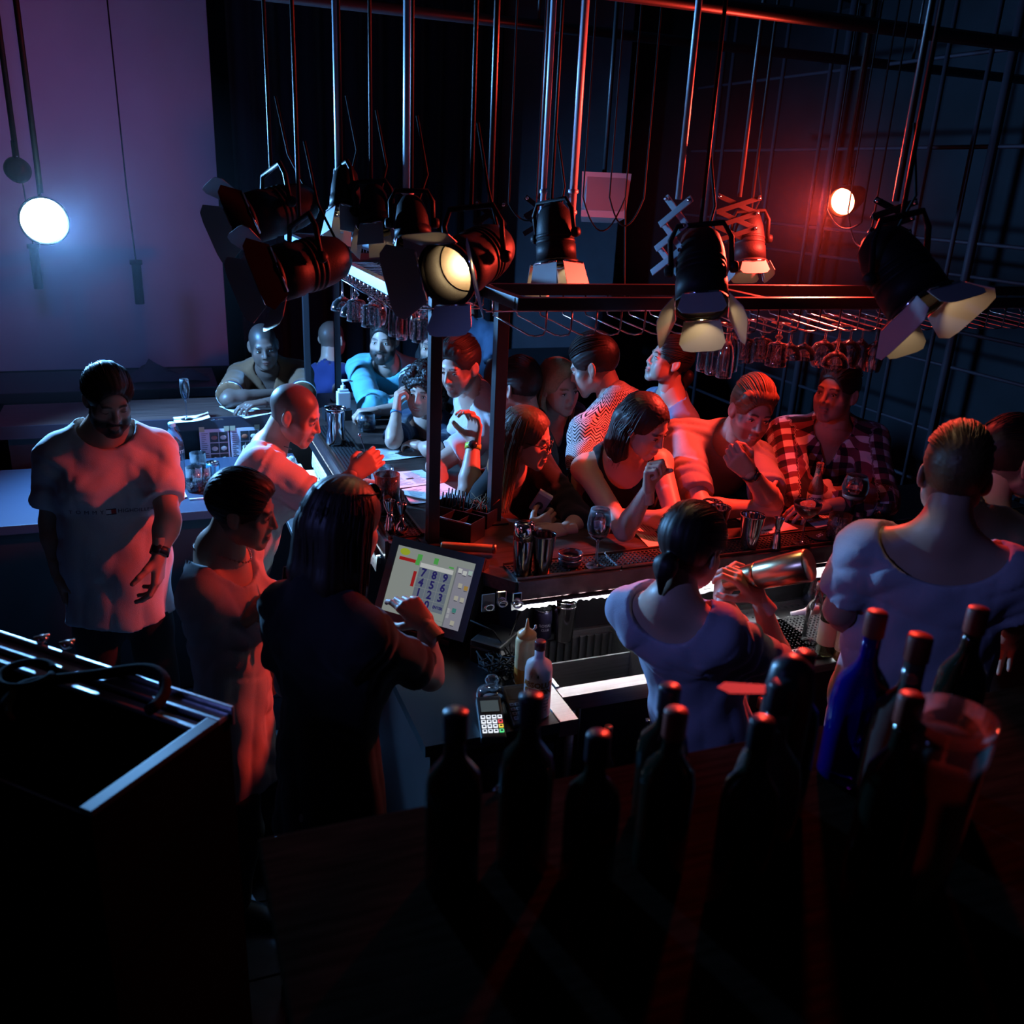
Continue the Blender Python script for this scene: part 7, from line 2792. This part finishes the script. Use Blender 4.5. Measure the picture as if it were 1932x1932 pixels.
lathe_obj('flask', shell([(0.034, 0), (0.040, 0.006), (0.036, 0.05), (0.024, 0.095), (0.024, 0.110), (0.029, 0.135)], 0.002), GLASS, r)
lathe_obj('water', [(0.035, 0.008), (0.034, 0.04)], CLEARD, r)
r = one('soda_gun', 'white pouring spout pointing out beside the broad bartender\'s elbow', 'pourer', onz(1548, 1150, 0.95))
b = MB()
d = onz(1492, 1158, 0.93) - r.location
b.tube([(0, 0, 0), d * 0.45, d * 0.55, d], [0.018, 0.016, 0.011, 0.007], 12)
b.build('spout', WPL, r)
for i, (px, py, hgt, lab, m, tilt) in enumerate(((1556, 1232, 0.25, 'olive bottle by the broad bartender\'s elbow', mat('olive_glass', (0.06, 0.07, 0.03), 0.08, trans=0.5), 0), (1590, 1245, 0.27, 'whisky bottle with pale label by the broad bartender\'s shirt', mat('whisky_glass', (0.22, 0.09, 0.03), 0.08, trans=0.5), 0), (1530, 1210, 0.2, 'clear bottle on the black mat by the broad bartender\'s elbow', GLASS, 0))):
    loc = onz(px, py, 0.855)
    bottle('spirit_bottle', lab, loc, [(0.030, 0), (0.034, 0.005), (0.034, hgt * 0.62), (0.028, hgt * 0.72), (0.013, hgt * 0.82), (0.0125, hgt)], m, [(0.0145, hgt), (0.0145, hgt + 0.025), (0.012, hgt + 0.028)], mat('copper_cap', (0.35, 0.14, 0.10), 0.35, metal=0.6),
           lab=(0.04, hgt * 0.5, 0.0343, mat('cream_label', (0.55, 0.42, 0.34), 0.6)) if i != 2 else None)
b = MB()
b.bbox((-0.16, -0.12, 0), (0.16, 0.16, 0.006), 0.002)
for i in range(20):
    for j in range(17):
        b.ball((-0.15 + 0.0158 * i, -0.11 + 0.0158 * j, 0.007), 0.004, 5, 3)
b.build('drip_mat', RUBBER, None, (2.07, 2.28, 0.846), label='black studded drip mat beside the perforated drain', cat='bar mat')
st = one('right_station', 'steel work table holding the drip mat and spirit bottles', 'table', (2.10, 2.32, 0))
b = MB()
b.bbox((-0.20, -0.20, 0.815), (0.5, 0.24, 0.845), 0.004)
b.build('table_top', STEEL, st)
for x, y in ((-0.17, -0.17), (0.47, -0.17), (-0.17, 0.2), (0.47, 0.2)):
    b = MB()
    b.tube([(x, y, 0), (x, y, 0.816)], 0.016, 8)
    b.build('leg', STEEL, st)

# ------------------------------------------------------------------ foreground: back-bar shelf with bottles, metal case
sh_ = one('bottle_shelf', 'dark wooden bottle shelf nearest the viewer', 'shelf', (0.70, 0.78, 0))
WOODSH = mat('black_brown_shelf_wood', (0.014, 0.008, 0.006), 0.95, noise=0.4, nscale=8, stretch=(1, 12, 12), spec=0.0)
b = MB()
b.bbox((-0.62, -0.46, 1.365), (1.05, 0.36, 1.395), 0.004)
b.build('board', WOODSH, sh_)
b = MB()
b.box((-0.60, -0.45, 0.0), (1.03, 0.30, 1.365))
b.build('cabinet_body', mat('matte_black_wood', (0.006, 0.006, 0.007), 0.95, spec=0.0), sh_)
SHZ = 1.3955
DKG = mat('black_green_glass', (0.008, 0.012, 0.008), 0.05)
BLG = mat('cobalt_blue_glass', (0.005, 0.01, 0.35), 0.04, trans=0.7)
CLG = mat('clear_spirit_glass', (0.80, 0.66, 0.62), 0.05, trans=0.9)
CORK = mat('brown_cork_stopper', (0.30, 0.12, 0.07), 0.6)
BLKCAP = mat('satin_black_cap', (0.03, 0.025, 0.035), 0.35)
REDCAP = mat('red_brown_cap', (0.30, 0.06, 0.04), 0.45)
std = [(0.034, 0), (0.038, 0.005), (0.038, 0.170), (0.034, 0.195), (0.016, 0.222), (0.0140, 0.235), (0.0140, 0.262)]


def fg(px, py, d, lab, m, cap_m, prof=None, cap=None, lab_band=None):
    """bottle whose cap top is seen at (px, py, d); stands on the shelf"""
    p = at(px, py, d)
    H_ = p.z - SHZ
    prof = prof or std
    k = (H_ - 0.034) / prof[-1][1]
    pr = [(r_, z * k) for r_, z in prof]
    rr = pr[-1][0]
    cp = cap or [(rr + 0.0015, H_ - 0.042), (rr + 0.0025, H_ - 0.040), (rr + 0.0025, H_ - 0.003), (rr + 0.001, H_)]
    return bottle('spirit_bottle', lab, (p.x, p.y, SHZ), pr, m, cp, cap_m, lab_band, 'bottles on the shelf nearest the viewer')


fg(1656, 1155, 1.45, 'cobalt blue bottle with tall neck on the near shelf', BLG, REDCAP, [(0.040, 0), (0.046, 0.006), (0.046, 0.14), (0.040, 0.175), (0.018, 0.205), (0.0145, 0.22), (0.0145, 0.262)])
fg(1738, 1200, 1.40, 'clear round-shouldered bottle with red-brown cap on the near shelf', CLG, REDCAP, [(0.044, 0), (0.050, 0.006), (0.050, 0.13), (0.044, 0.17), (0.020, 0.2), (0.0165, 0.21), (0.0165, 0.262)])
fg(1848, 1148, 1.42, 'dark bottle with yellow neck label at the picture edge', DKG, REDCAP, lab_band=(0.20, 0.235, 0.0165, mat('yellow_paper', (0.45, 0.33, 0.05), 0.6)))
fg(1265, 1295, 1.34, 'black bottle with red-lit cap in front of the bun-haired bartender', DKG, BLKCAP)
fg(1277, 1340, 1.24, 'shorter black bottle next to the red-lit cap in front of the bun', DKG, REDCAP)
fg(1440, 1358, 1.16, 'black bottle with flat red top on the near shelf end', DKG, BLKCAP)
fg(1003, 1312, 1.22, 'black bottle rising in front of the vodka', DKG, BLKCAP)
fg(860, 1342, 1.18, 'black bottle rising below the touch screen', DKG, BLKCAP)
fg(1722, 1312, 1.14, 'dark bottle with tilted red cap before the clear one', DKG, REDCAP)
fg(1520, 1232, 1.36, 'dark bottle with bottle opener hung on its neck', DKG, BLKCAP)
fg(1478, 1290, 1.28, 'rounded clear bottle beside the opener-necked one', CLG, BLKCAP, [(0.044, 0), (0.050, 0.006), (0.050, 0.12), (0.042, 0.165), (0.020, 0.195), (0.0165, 0.205), (0.0165, 0.262)])
fg(1130, 1385, 1.2, 'low dark bottle between the red-capped and vodka-side ones', DKG, BLKCAP)
r = one('hand_pourer', 'black strainer with flat purple-lit handle among the near bottles', 'strainer', (0.80, 0.955, SHZ))
p = at(1500, 1240, 1.32)
r.location = (p.x, p.y, SHZ)
z0 = p.z - SHZ
b = MB()
b.lathe([(0.030, 0), (0.034, 0.004), (0.036, z0 * 0.8), (0.030, z0 * 0.95), (0.012, z0)], 24)
b.build('canister', BLKCAP, r)
b = MB()
b.plate([(-0.012, 0), (0.012, 0), (0.016, 0.075), (0.0, 0.09), (-0.016, 0.075)], 0.003, frame((-0.02, 0, z0 * 0.82), (0.35, 0.93, 0), (0, 0, 1)))
b.build('flat_handle', mat('pale_violet_plastic', (0.10, 0.07, 0.12), 0.5), r)
p = at(1800, 1350, 1.14)
r = one('glass_bowl', 'wide clear glass bowl with glinting rim at the shelf end', 'bowl', (p.x, p.y, SHZ))
H_ = p.z - SHZ
lathe_obj('bowl', shell([(0.025, 0), (0.036, 0.004), (0.042, H_ * 0.3), (0.050, H_ * 0.8), (0.054, H_)], 0.003), GLASS, r, 36)
# bottle opener lying, ice scoop glints
for i, (px, py, lab) in enumerate(((950, 1480, 'steel bar blade lying on the near shelf'), (1215, 1460, 'steel pourer lying by the red-lit caps'))):
    p = onz(px, py, SHZ + 0.006)
    r = one('steel_bar_tool', lab, 'bar tool', p)
    b = MB()
    b.tube([(-0.02, -0.012, 0), (0.02, 0.012, 0.004)], [0.004, 0.006], 8)
    b.ball((0.024, 0.014, 0.004), 0.008)
    b.build('shank', CHROME, r)

# metal case with open lid at the lower edge of the picture
cs = one('flight_case', 'open metal-framed case with blue-lit rails below the lettered tee man', 'case', onz(240, 1300, 1.30) - Vector((0, 0, 1.30)))
ORG = Vector(cs.location)
A0, A1 = onz(66, 1226, 1.30) - ORG, onz(432, 1346, 1.30) - ORG
dr = (A1 - A0)
Lc = dr.length
Mc = frame(A0, dr, (0, 0, 1))
ALU = mat('brushed_aluminium', (0.50, 0.52, 0.54), 0.32, metal=0.8, bump=0.05, bscale=100)
b = MB()
b.bbox((-0.45, -0.030, -0.012), (Lc, 0.0, 0.0), 0.002, Mc)
b.bbox((-0.45, 0.004, -0.03), (Lc + 0.004, 0.012, 0.012), 0.002, Mc)
b.build('top_rail', ALU, cs)
b = MB()
b.bbox((-0.45, -0.062, -0.02), (Lc - 0.02, -0.040, -0.010), 0.002, Mc)
b.build('inner_rail', ALU, cs)
b = MB()
b.bbox((Lc - 0.028, -0.34, -0.012), (Lc, -0.03, 0.0), 0.002, Mc)
b.build('end_rail', mat('dimmed_rail', (0.05, 0.055, 0.06), 0.45, metal=0.5), cs)  # rail colour darkened to imitate the weaker light at this end
b = MB()
b.box((-0.45, -0.34, -1.30), (Lc - 0.002, -0.335, -0.012), Mc)
b.box((-0.45, 0.0, -1.30), (Lc - 0.002, 0.003, -0.012), Mc)
b.box((Lc - 0.006, -0.335, -1.30), (Lc - 0.002, 0.0, -0.012), Mc)
b.box((-0.45, -0.335, -0.35), (Lc - 0.002, 0.0, -0.345), Mc)
b.build('side_panels', mat('matte_black_wood', (0.006, 0.006, 0.007), 0.95, spec=0.0), cs)
for i, (px, py) in enumerate(((80, 1212), (128, 1222))):
    r = one('wing_latch', ('round metal latch at the upper end of the case', 'second metal latch on the case rail')[i], 'latch', onz(px, py, 1.312))
    b = MB()
    b.lathe([(0.004, 0), (0.012, 0.002), (0.014, 0.010), (0.008, 0.016)], 14)
    b.build('knob', CHROME, r)
    b = MB()
    b.tube([(-0.016, 0, 0.012), (0.016, 0.004, 0.014)], 0.004, 6)
    b.build('wing', mat('copper_trim', (0.42, 0.24, 0.17), 0.3, metal=1.0), r)
r = one('coiled_hose', 'dark coiled cable lying over the open case', 'cable', Vector(onz(150, 1330, 1.31)))
b = MB()
b.tube([(0.16 * math.cos(a) + 0.01 * a, 0.11 * math.sin(a), 0.01 * math.sin(3 * a) + 0.012) for a in np.linspace(-0.6, 3.4, 30)], 0.012, 10)
b.tube([(0.05 * math.cos(a) - 0.10, 0.05 * math.sin(a) + 0.10, 0.03) for a in np.linspace(0, 6.0, 24)], 0.008, 8)
b.build('hose', mat('black_rubber_hose', (0.008, 0.008, 0.009), 0.9, spec=0.05), r)
r = one('cash_tray', 'small tray with coins and notes in the open case', 'tray', onz(258, 1400, 1.06))
b = MB()
Mt = Matrix.Rotation(math.atan2(dr.y, dr.x), 4, 'Z')
b.bbox((-0.09, -0.06, 0), (0.09, 0.06, 0.006), 0.002, Mt)
b.build('base', mat('tan_card', (0.22, 0.16, 0.12), 0.6), r)
for k in range(5):
    b = MB()
    b.lathe([(0.012, 0), (0.0125, 0.001), (0.012, 0.0022)], 16)
    b.build('coin', mat('coin_metal', (0.55, 0.50, 0.42), 0.25, metal=1.0), r, (-0.05 + 0.024 * k, 0.02 * math.sin(2 * k), 0.006))

# ------------------------------------------------------------------ what people wear and hold
def wristband(who, arm, mname, m, wdt=0.024, r_=0.031, box=False, off=0.012, name='watch'):
    P = PEOPLE[who]
    arms = P['arms_']
    E_, W_ = np.array(arms[arm][0]), np.array(arms[arm][1])
    d = unit(W_ - E_)
    c = W_ - d * off
    b = MB()
    M = frame(Vector(c - P['org']), Vector(d).orthogonal(), d)
    b.lathe([(r_ - 0.002, -wdt / 2), (r_, -wdt / 2), (r_, wdt / 2), (r_ - 0.002, wdt / 2)], 20, M, False, False)
    o = b.build(name, m, P['root'])
    if box:
        n_ = unit(np.array(CAMV) - d * (np.array(CAMV) @ d))
        b = MB()
        b.lathe([(0.017, 0), (0.018, 0.003), (0.016, 0.008)], 18, frame(Vector(c + n_ * (r_ - 0.002) - P['org']), d, n_))
        b.build('watch_case', mat('black_watch_case', (0.02, 0.02, 0.022), 0.2), o)
    return o


BLKBAND = mat('black_strap', (0.012, 0.012, 0.013), 0.45)
wristband('tee_man', 'L', 'w', BLKBAND, 0.026, 0.032, True)
wristband('leaning_man', 'L', 'w', BLKBAND, 0.028, 0.033, True)
wristband('gesture_man', 'L', 'w', mat('lime_strap', (0.45, 0.60, 0.04), 0.45), 0.022, 0.033, True)
wristband('curly_woman', 'R', 'w', mat('blue_band', (0.06, 0.22, 0.45), 0.5), 0.014, 0.028)
wristband('tank_woman', 'L', 'w', BLKBAND, 0.010, 0.028, name='bracelet')
wristband('teal_man', 'R', 'w', BLKBAND, 0.010, 0.031, name='bracelet')


def necklace(who, m, R=0.085, drop=0.03, beads=0, r_=0.0016, lift=0.0):
    P = PEOPLE[who]
    c = P['N'] + P['up'] * (0.030 + lift) - P['org']
    pts = []
    for a in np.linspace(0, 2 * math.pi, 40)[:-1]:
        f_ = math.cos(a)
        pts.append(Vector(c + P['rt'] * (R * 0.88 * math.sin(a)) + P['fwd'] * (R * f_ + 0.005) - P['up'] * (drop * max(f_, 0) ** 1.5 * 1.5)))
    b = MB()
    b.tube(pts, r_, 6, True)
    if beads:
        for q in pts:
            b.ball(q, 0.0034, 6, 4)
    b.build('necklace', m, P['root'])


necklace('profile_man', mat('copper_beads', (0.45, 0.25, 0.18), 0.35, metal=0.4), 0.080, 0.03, 1)
necklace('broad_man', CHROME, 0.072, 0.0, 0, 0.0022, 0.01)
necklace('stirring_man', BLKBAND, 0.074, 0.0, 0, 0.0016, 0.005)
necklace('sweater_woman', BLKBAND, 0.062, 0.01, 0, 0.0014, 0.0)

# lettering on the white tee, laid on the cloth
P = PEOPLE['tee_man']
sh_o = P['shirt']
bv = BVHTree.FromPolygons([v.co.copy() for v in sh_o.data.vertices], [p.vertices[:] for p in sh_o.data.polygons])


def print_on_shirt(o, cx, cz):
    rt_, up_, fw_ = Vector(P['rt']), Vector(P['up']), Vector(P['fwd'])
    base = Vector(P['pel'] - P['org'])
    for v in o.data.vertices:
        x, y, z = v.co
        src = base - rt_ * (x + cx) + up_ * (y + cz) + fw_ * 0.5
        hit = bv.ray_cast(src, -fw_)
        if hit[0] is not None:
            v.co = hit[0] + fw_ * (0.0016 + z)


INKN = mat('navy_shirt_print', (0.02, 0.02, 0.05), 0.7)
ZC = 0.315
o = text_mesh('shirt_lettering', 'T O M M Y', 0.020, INKN, P['root'], None, 'CENTER', 0.0002, 1.15)
print_on_shirt(o, -0.088, ZC)
o = text_mesh('shirt_lettering', 'HIGHDILLER', 0.020, INKN, P['root'], None, 'CENTER', 0.0002, 1.05)
print_on_shirt(o, 0.066, ZC)
for x0, x1, z0, z1, c in ((-0.016, 0.016, 0.007, 0.0105, INKN), (-0.016, 0.016, -0.0105, -0.007, INKN), (0.0, 0.016, -0.007, 0.007, mat('red_shirt_print', (0.45, 0.01, 0.02), 0.7)), (-0.016, 0.0, -0.007, 0.007, mat('white_print', (0.75, 0.75, 0.75), 0.6))):
    b = MB()
    b.box((x0, z0, 0), (x1, z1, 0.0003))
    o = b.build('shirt_flag', c, P['root'])
    print_on_shirt(o, -0.012, ZC)

# sleeve band on the brown polo
for nm in ('R', 'L'):
    P = PEOPLE['polo_man']
    a = P['arms_'][nm]
    s0, e0 = P['sh'][nm], np.array(a[0])
    u_ = unit(e0 - s0)
    c = s0 + (e0 - s0) * 0.82 - P['org']
    for dz, wd, m in ((0.0, 0.010, mat('white_trim', (0.7, 0.7, 0.7), 0.8)), (0.014, 0.016, mat('navy_trim', (0.02, 0.02, 0.06), 0.8))):
        b = MB()
        b.lathe([(0.0735, -wd / 2), (0.0755, -wd / 2), (0.0755, wd / 2), (0.0735, wd / 2)], 24, frame(Vector(c - u_ * dz), Vector(u_).orthogonal(), u_), False, False)
        b.build('sleeve_band', m, P['root'])
# tattoo patch, spectacles, sunglasses, cap
P = PEOPLE['glasses_woman']
T = P['T']
FR = mat('black_spectacle_frame', (0.015, 0.012, 0.013), 0.25)


def specs(P, m, up_=0.0, back=0.0, lens=None, name='spectacles', s=1.0):
    T = P['T']
    b = MB()
    for sd in (-1, 1):
        ring = [(sd * 0.033 + 0.025 * s * math.cos(a), 0.103 - back - 0.10 * (0.025 * math.cos(a) * sd) , 0.0 + up_ + 0.020 * s * math.sin(a)) for a in np.linspace(0, 2 * math.pi, 20)[:-1]]
        b.tube([Vector(q) for q in T(np.array(ring))], 0.0019, 6, True)
        arm = [(sd * 0.058, 0.098 - back, 0.004 + up_), (sd * 0.074, 0.06 - back, 0.006 + up_), (sd * 0.080, 0.0 - back, 0.006 + up_)]
        b.tube([Vector(q) for q in T(np.array(arm))], 0.0019, 6)
    br = [(-0.009, 0.106 - back, 0.004 + up_), (0.0, 0.108 - back, 0.008 + up_), (0.009, 0.106 - back, 0.004 + up_)]
    b.tube([Vector(q) for q in T(np.array(br))], 0.0019, 6)
    o = b.build(name, m, P['root'])
    if lens:
        for sd in (-1, 1):
            b = MB()
            pts = T(np.array([(sd * 0.033 + 0.024 * s * math.cos(a), 0.1025 - back, up_ + 0.019 * s * math.sin(a)) for a in np.linspace(0, 2 * math.pi, 16)[:-1]]))
            n_ = unit(P['HR'][:, 1])
            q = [Vector(x) for x in pts] + [Vector(x + n_ * 0.0012) for x in pts]
            b.add(q, [tuple(range(14, -1, -1)), tuple(range(15, 30))] + [(i, (i + 1) % 15, 15 + (i + 1) % 15, 15 + i) for i in range(15)])
            b.build('lens', lens, o)
    return o


specs(PEOPLE['glasses_woman'], FR, lens=glass('spectacle_lens', (1, 1, 1), 0.0))
specs(PEOPLE['screen_woman'], FR, 0.098, 0.045, mat('dark_lens', (0.01, 0.01, 0.012), 0.08), 'sunglasses', 1.15)
P = PEOPLE['cap_man']
b = MB()
vs = []
for j in range(7):
    t = j / 6 * math.pi / 2
    for i in range(24):
        a = 2 * math.pi * i / 24
        vs.append((0.092 * math.cos(t) * math.cos(a), -0.016 + 0.112 * math.cos(t) * math.sin(a), 0.045 + 0.095 * math.sin(t)))
fs = [(j * 24 + i, j * 24 + (i + 1) % 24, j * 24 + 24 + (i + 1) % 24, j * 24 + 24 + i) for j in range(6) for i in range(24)]
b.add(P['T'](np.array(vs)), fs, True)
cp = b.build('cap', mat('black_cap_cloth', (0.012, 0.012, 0.015), 0.8), P['root'])
b = MB()
vs = []
for i in range(13):
    a = math.pi * i / 12
    vs += [(0.088 * math.cos(a), 0.075 + 0.02 * math.sin(a), 0.050), (0.080 * math.cos(a), 0.085 + 0.085 * math.sin(a), 0.038)]
V0 = np.array(vs)
b.add(P['T'](V0), [(2 * i, 2 * i + 1, 2 * i + 3, 2 * i + 2) for i in range(12)], True)
b.add(P['T'](V0 + np.array([0, 0, 0.004])), [(2 * i, 2 * i + 2, 2 * i + 3, 2 * i + 1) for i in range(12)], True)
b.build('peak', mat('black_cap_cloth', (0.012, 0.012, 0.015), 0.8), cp)
# tattoo on the moustached man's forearm
P = PEOPLE['moustache_man']
# small box in the glasses woman's hand
t = PEOPLE['glasses_woman']['tips']['R']
c = Vector((t[1][0] + t[4][0]) / 2) + Vector((-0.01, 0, 0.03))
r = one('cigarette_box', 'small pale printed box held by the woman with glasses', 'box', c)
b = MB()
M = Matrix.Rotation(math.radians(-25), 4, 'Z') @ Matrix.Rotation(math.radians(28), 4, 'Y')
b.bbox((-0.028, -0.011, -0.042), (0.028, 0.011, 0.042), 0.002, M)
b.build('carton', mat('violet_grey_card', (0.30, 0.26, 0.34), 0.5), r)
b = MB()
b.box((-0.028, -0.0112, 0.030), (0.028, 0.0112, 0.0425), M)
b.build('white_lid_edge', mat('white_card', (0.72, 0.74, 0.74), 0.7), r)
b = MB()
for k in range(5):
    b.tube([M @ Vector((0.016 * math.cos(a) * (0.4 + .12 * k), -0.0118, -0.012 + 0.016 * math.sin(a) * (0.4 + .12 * k))) for a in np.linspace(0, 6.2, 18)], 0.0008, 4)
b.build('printed_swirl', INK, r)
# cocktail shaker in the bun-haired bartender's hands
a_, c_ = at(1368, 1098, 2.60), at(1528, 1066, 2.44)
r = one('cocktail_shaker', 'gold-lit steel shaker swung by the bun-haired bartender', 'shaker', a_)
d = c_ - a_
Ls = d.length
Ms = frame((0, 0, 0), d, (0, 0, 1)) @ Matrix.Rotation(math.pi / 2, 4, 'Y')
GOLDT = mat('brass_toned_steel', (0.55, 0.38, 0.22), 0.28, metal=1.0)
b = MB()
b.lathe([(0.026, Ls * 0.36), (0.040, Ls * 0.42), (0.045, Ls * 0.98), (0.043, Ls), (0.002, Ls)], 32, Ms, True, True)
b.build('large_tin', GOLDT, r)
b = MB()
b.lathe([(0.022, 0.0), (0.028, 0.004), (0.036, Ls * 0.36), (0.039, Ls * 0.44)], 32, Ms)
b.build('small_tin', GOLDT, r)
# phone in the profile man's hands
t = PEOPLE['profile_man']['tips']['R']
c = Vector((t[1][0] + t[4][0]) / 2)
r = one('mobile_phone', 'dark mobile phone in the tank shirt bartender\'s hands', 'phone', c)
b = MB()
M = Matrix.Rotation(math.radians(-20), 4, 'Z') @ Matrix.Rotation(math.radians(55), 4, 'X')
b.bbox((-0.036, -0.075, -0.004), (0.036, 0.075, 0.004), 0.003, M)
b.build('case', BEZ, r)
b = MB()
b.box((-0.033, -0.070, 0.004), (0.033, 0.070, 0.0045), M)
b.build('screen', mat('phone_glass', (0.01, 0.01, 0.012), 0.08), r)
# ------------------------------------------------------------------ thin stage haze round the two big lamps
hz_m = bpy.data.materials.new('thin_stage_haze')
hz_m.use_nodes = True
nt = hz_m.node_tree
nt.nodes.remove(nt.nodes['Principled BSDF'])
vs_ = nt.nodes.new('ShaderNodeVolumeScatter')
vs_.inputs['Color'].default_value = (0.9, 0.9, 1.0, 1)
vs_.inputs['Density'].default_value = 0.0030
vs_.inputs['Anisotropy'].default_value = 0.70
nt.links.new(vs_.outputs[0], nt.nodes['Material Output'].inputs['Volume'])
for c, r_, lab in ((BLUE_LAMP, (1.1, 1.3, 0.9), 'thin haze glowing round the blue stage lamp'), (RED_LAMP, (0.9, 0.9, 0.7), 'thin haze glowing round the red stage lamp')):
    b = MB()
    b.ball((0, 0, 0), r_, 20, 14)
    o = b.build('stage_haze', hz_m, None, c, label=lab, cat='haze', kind='stuff')
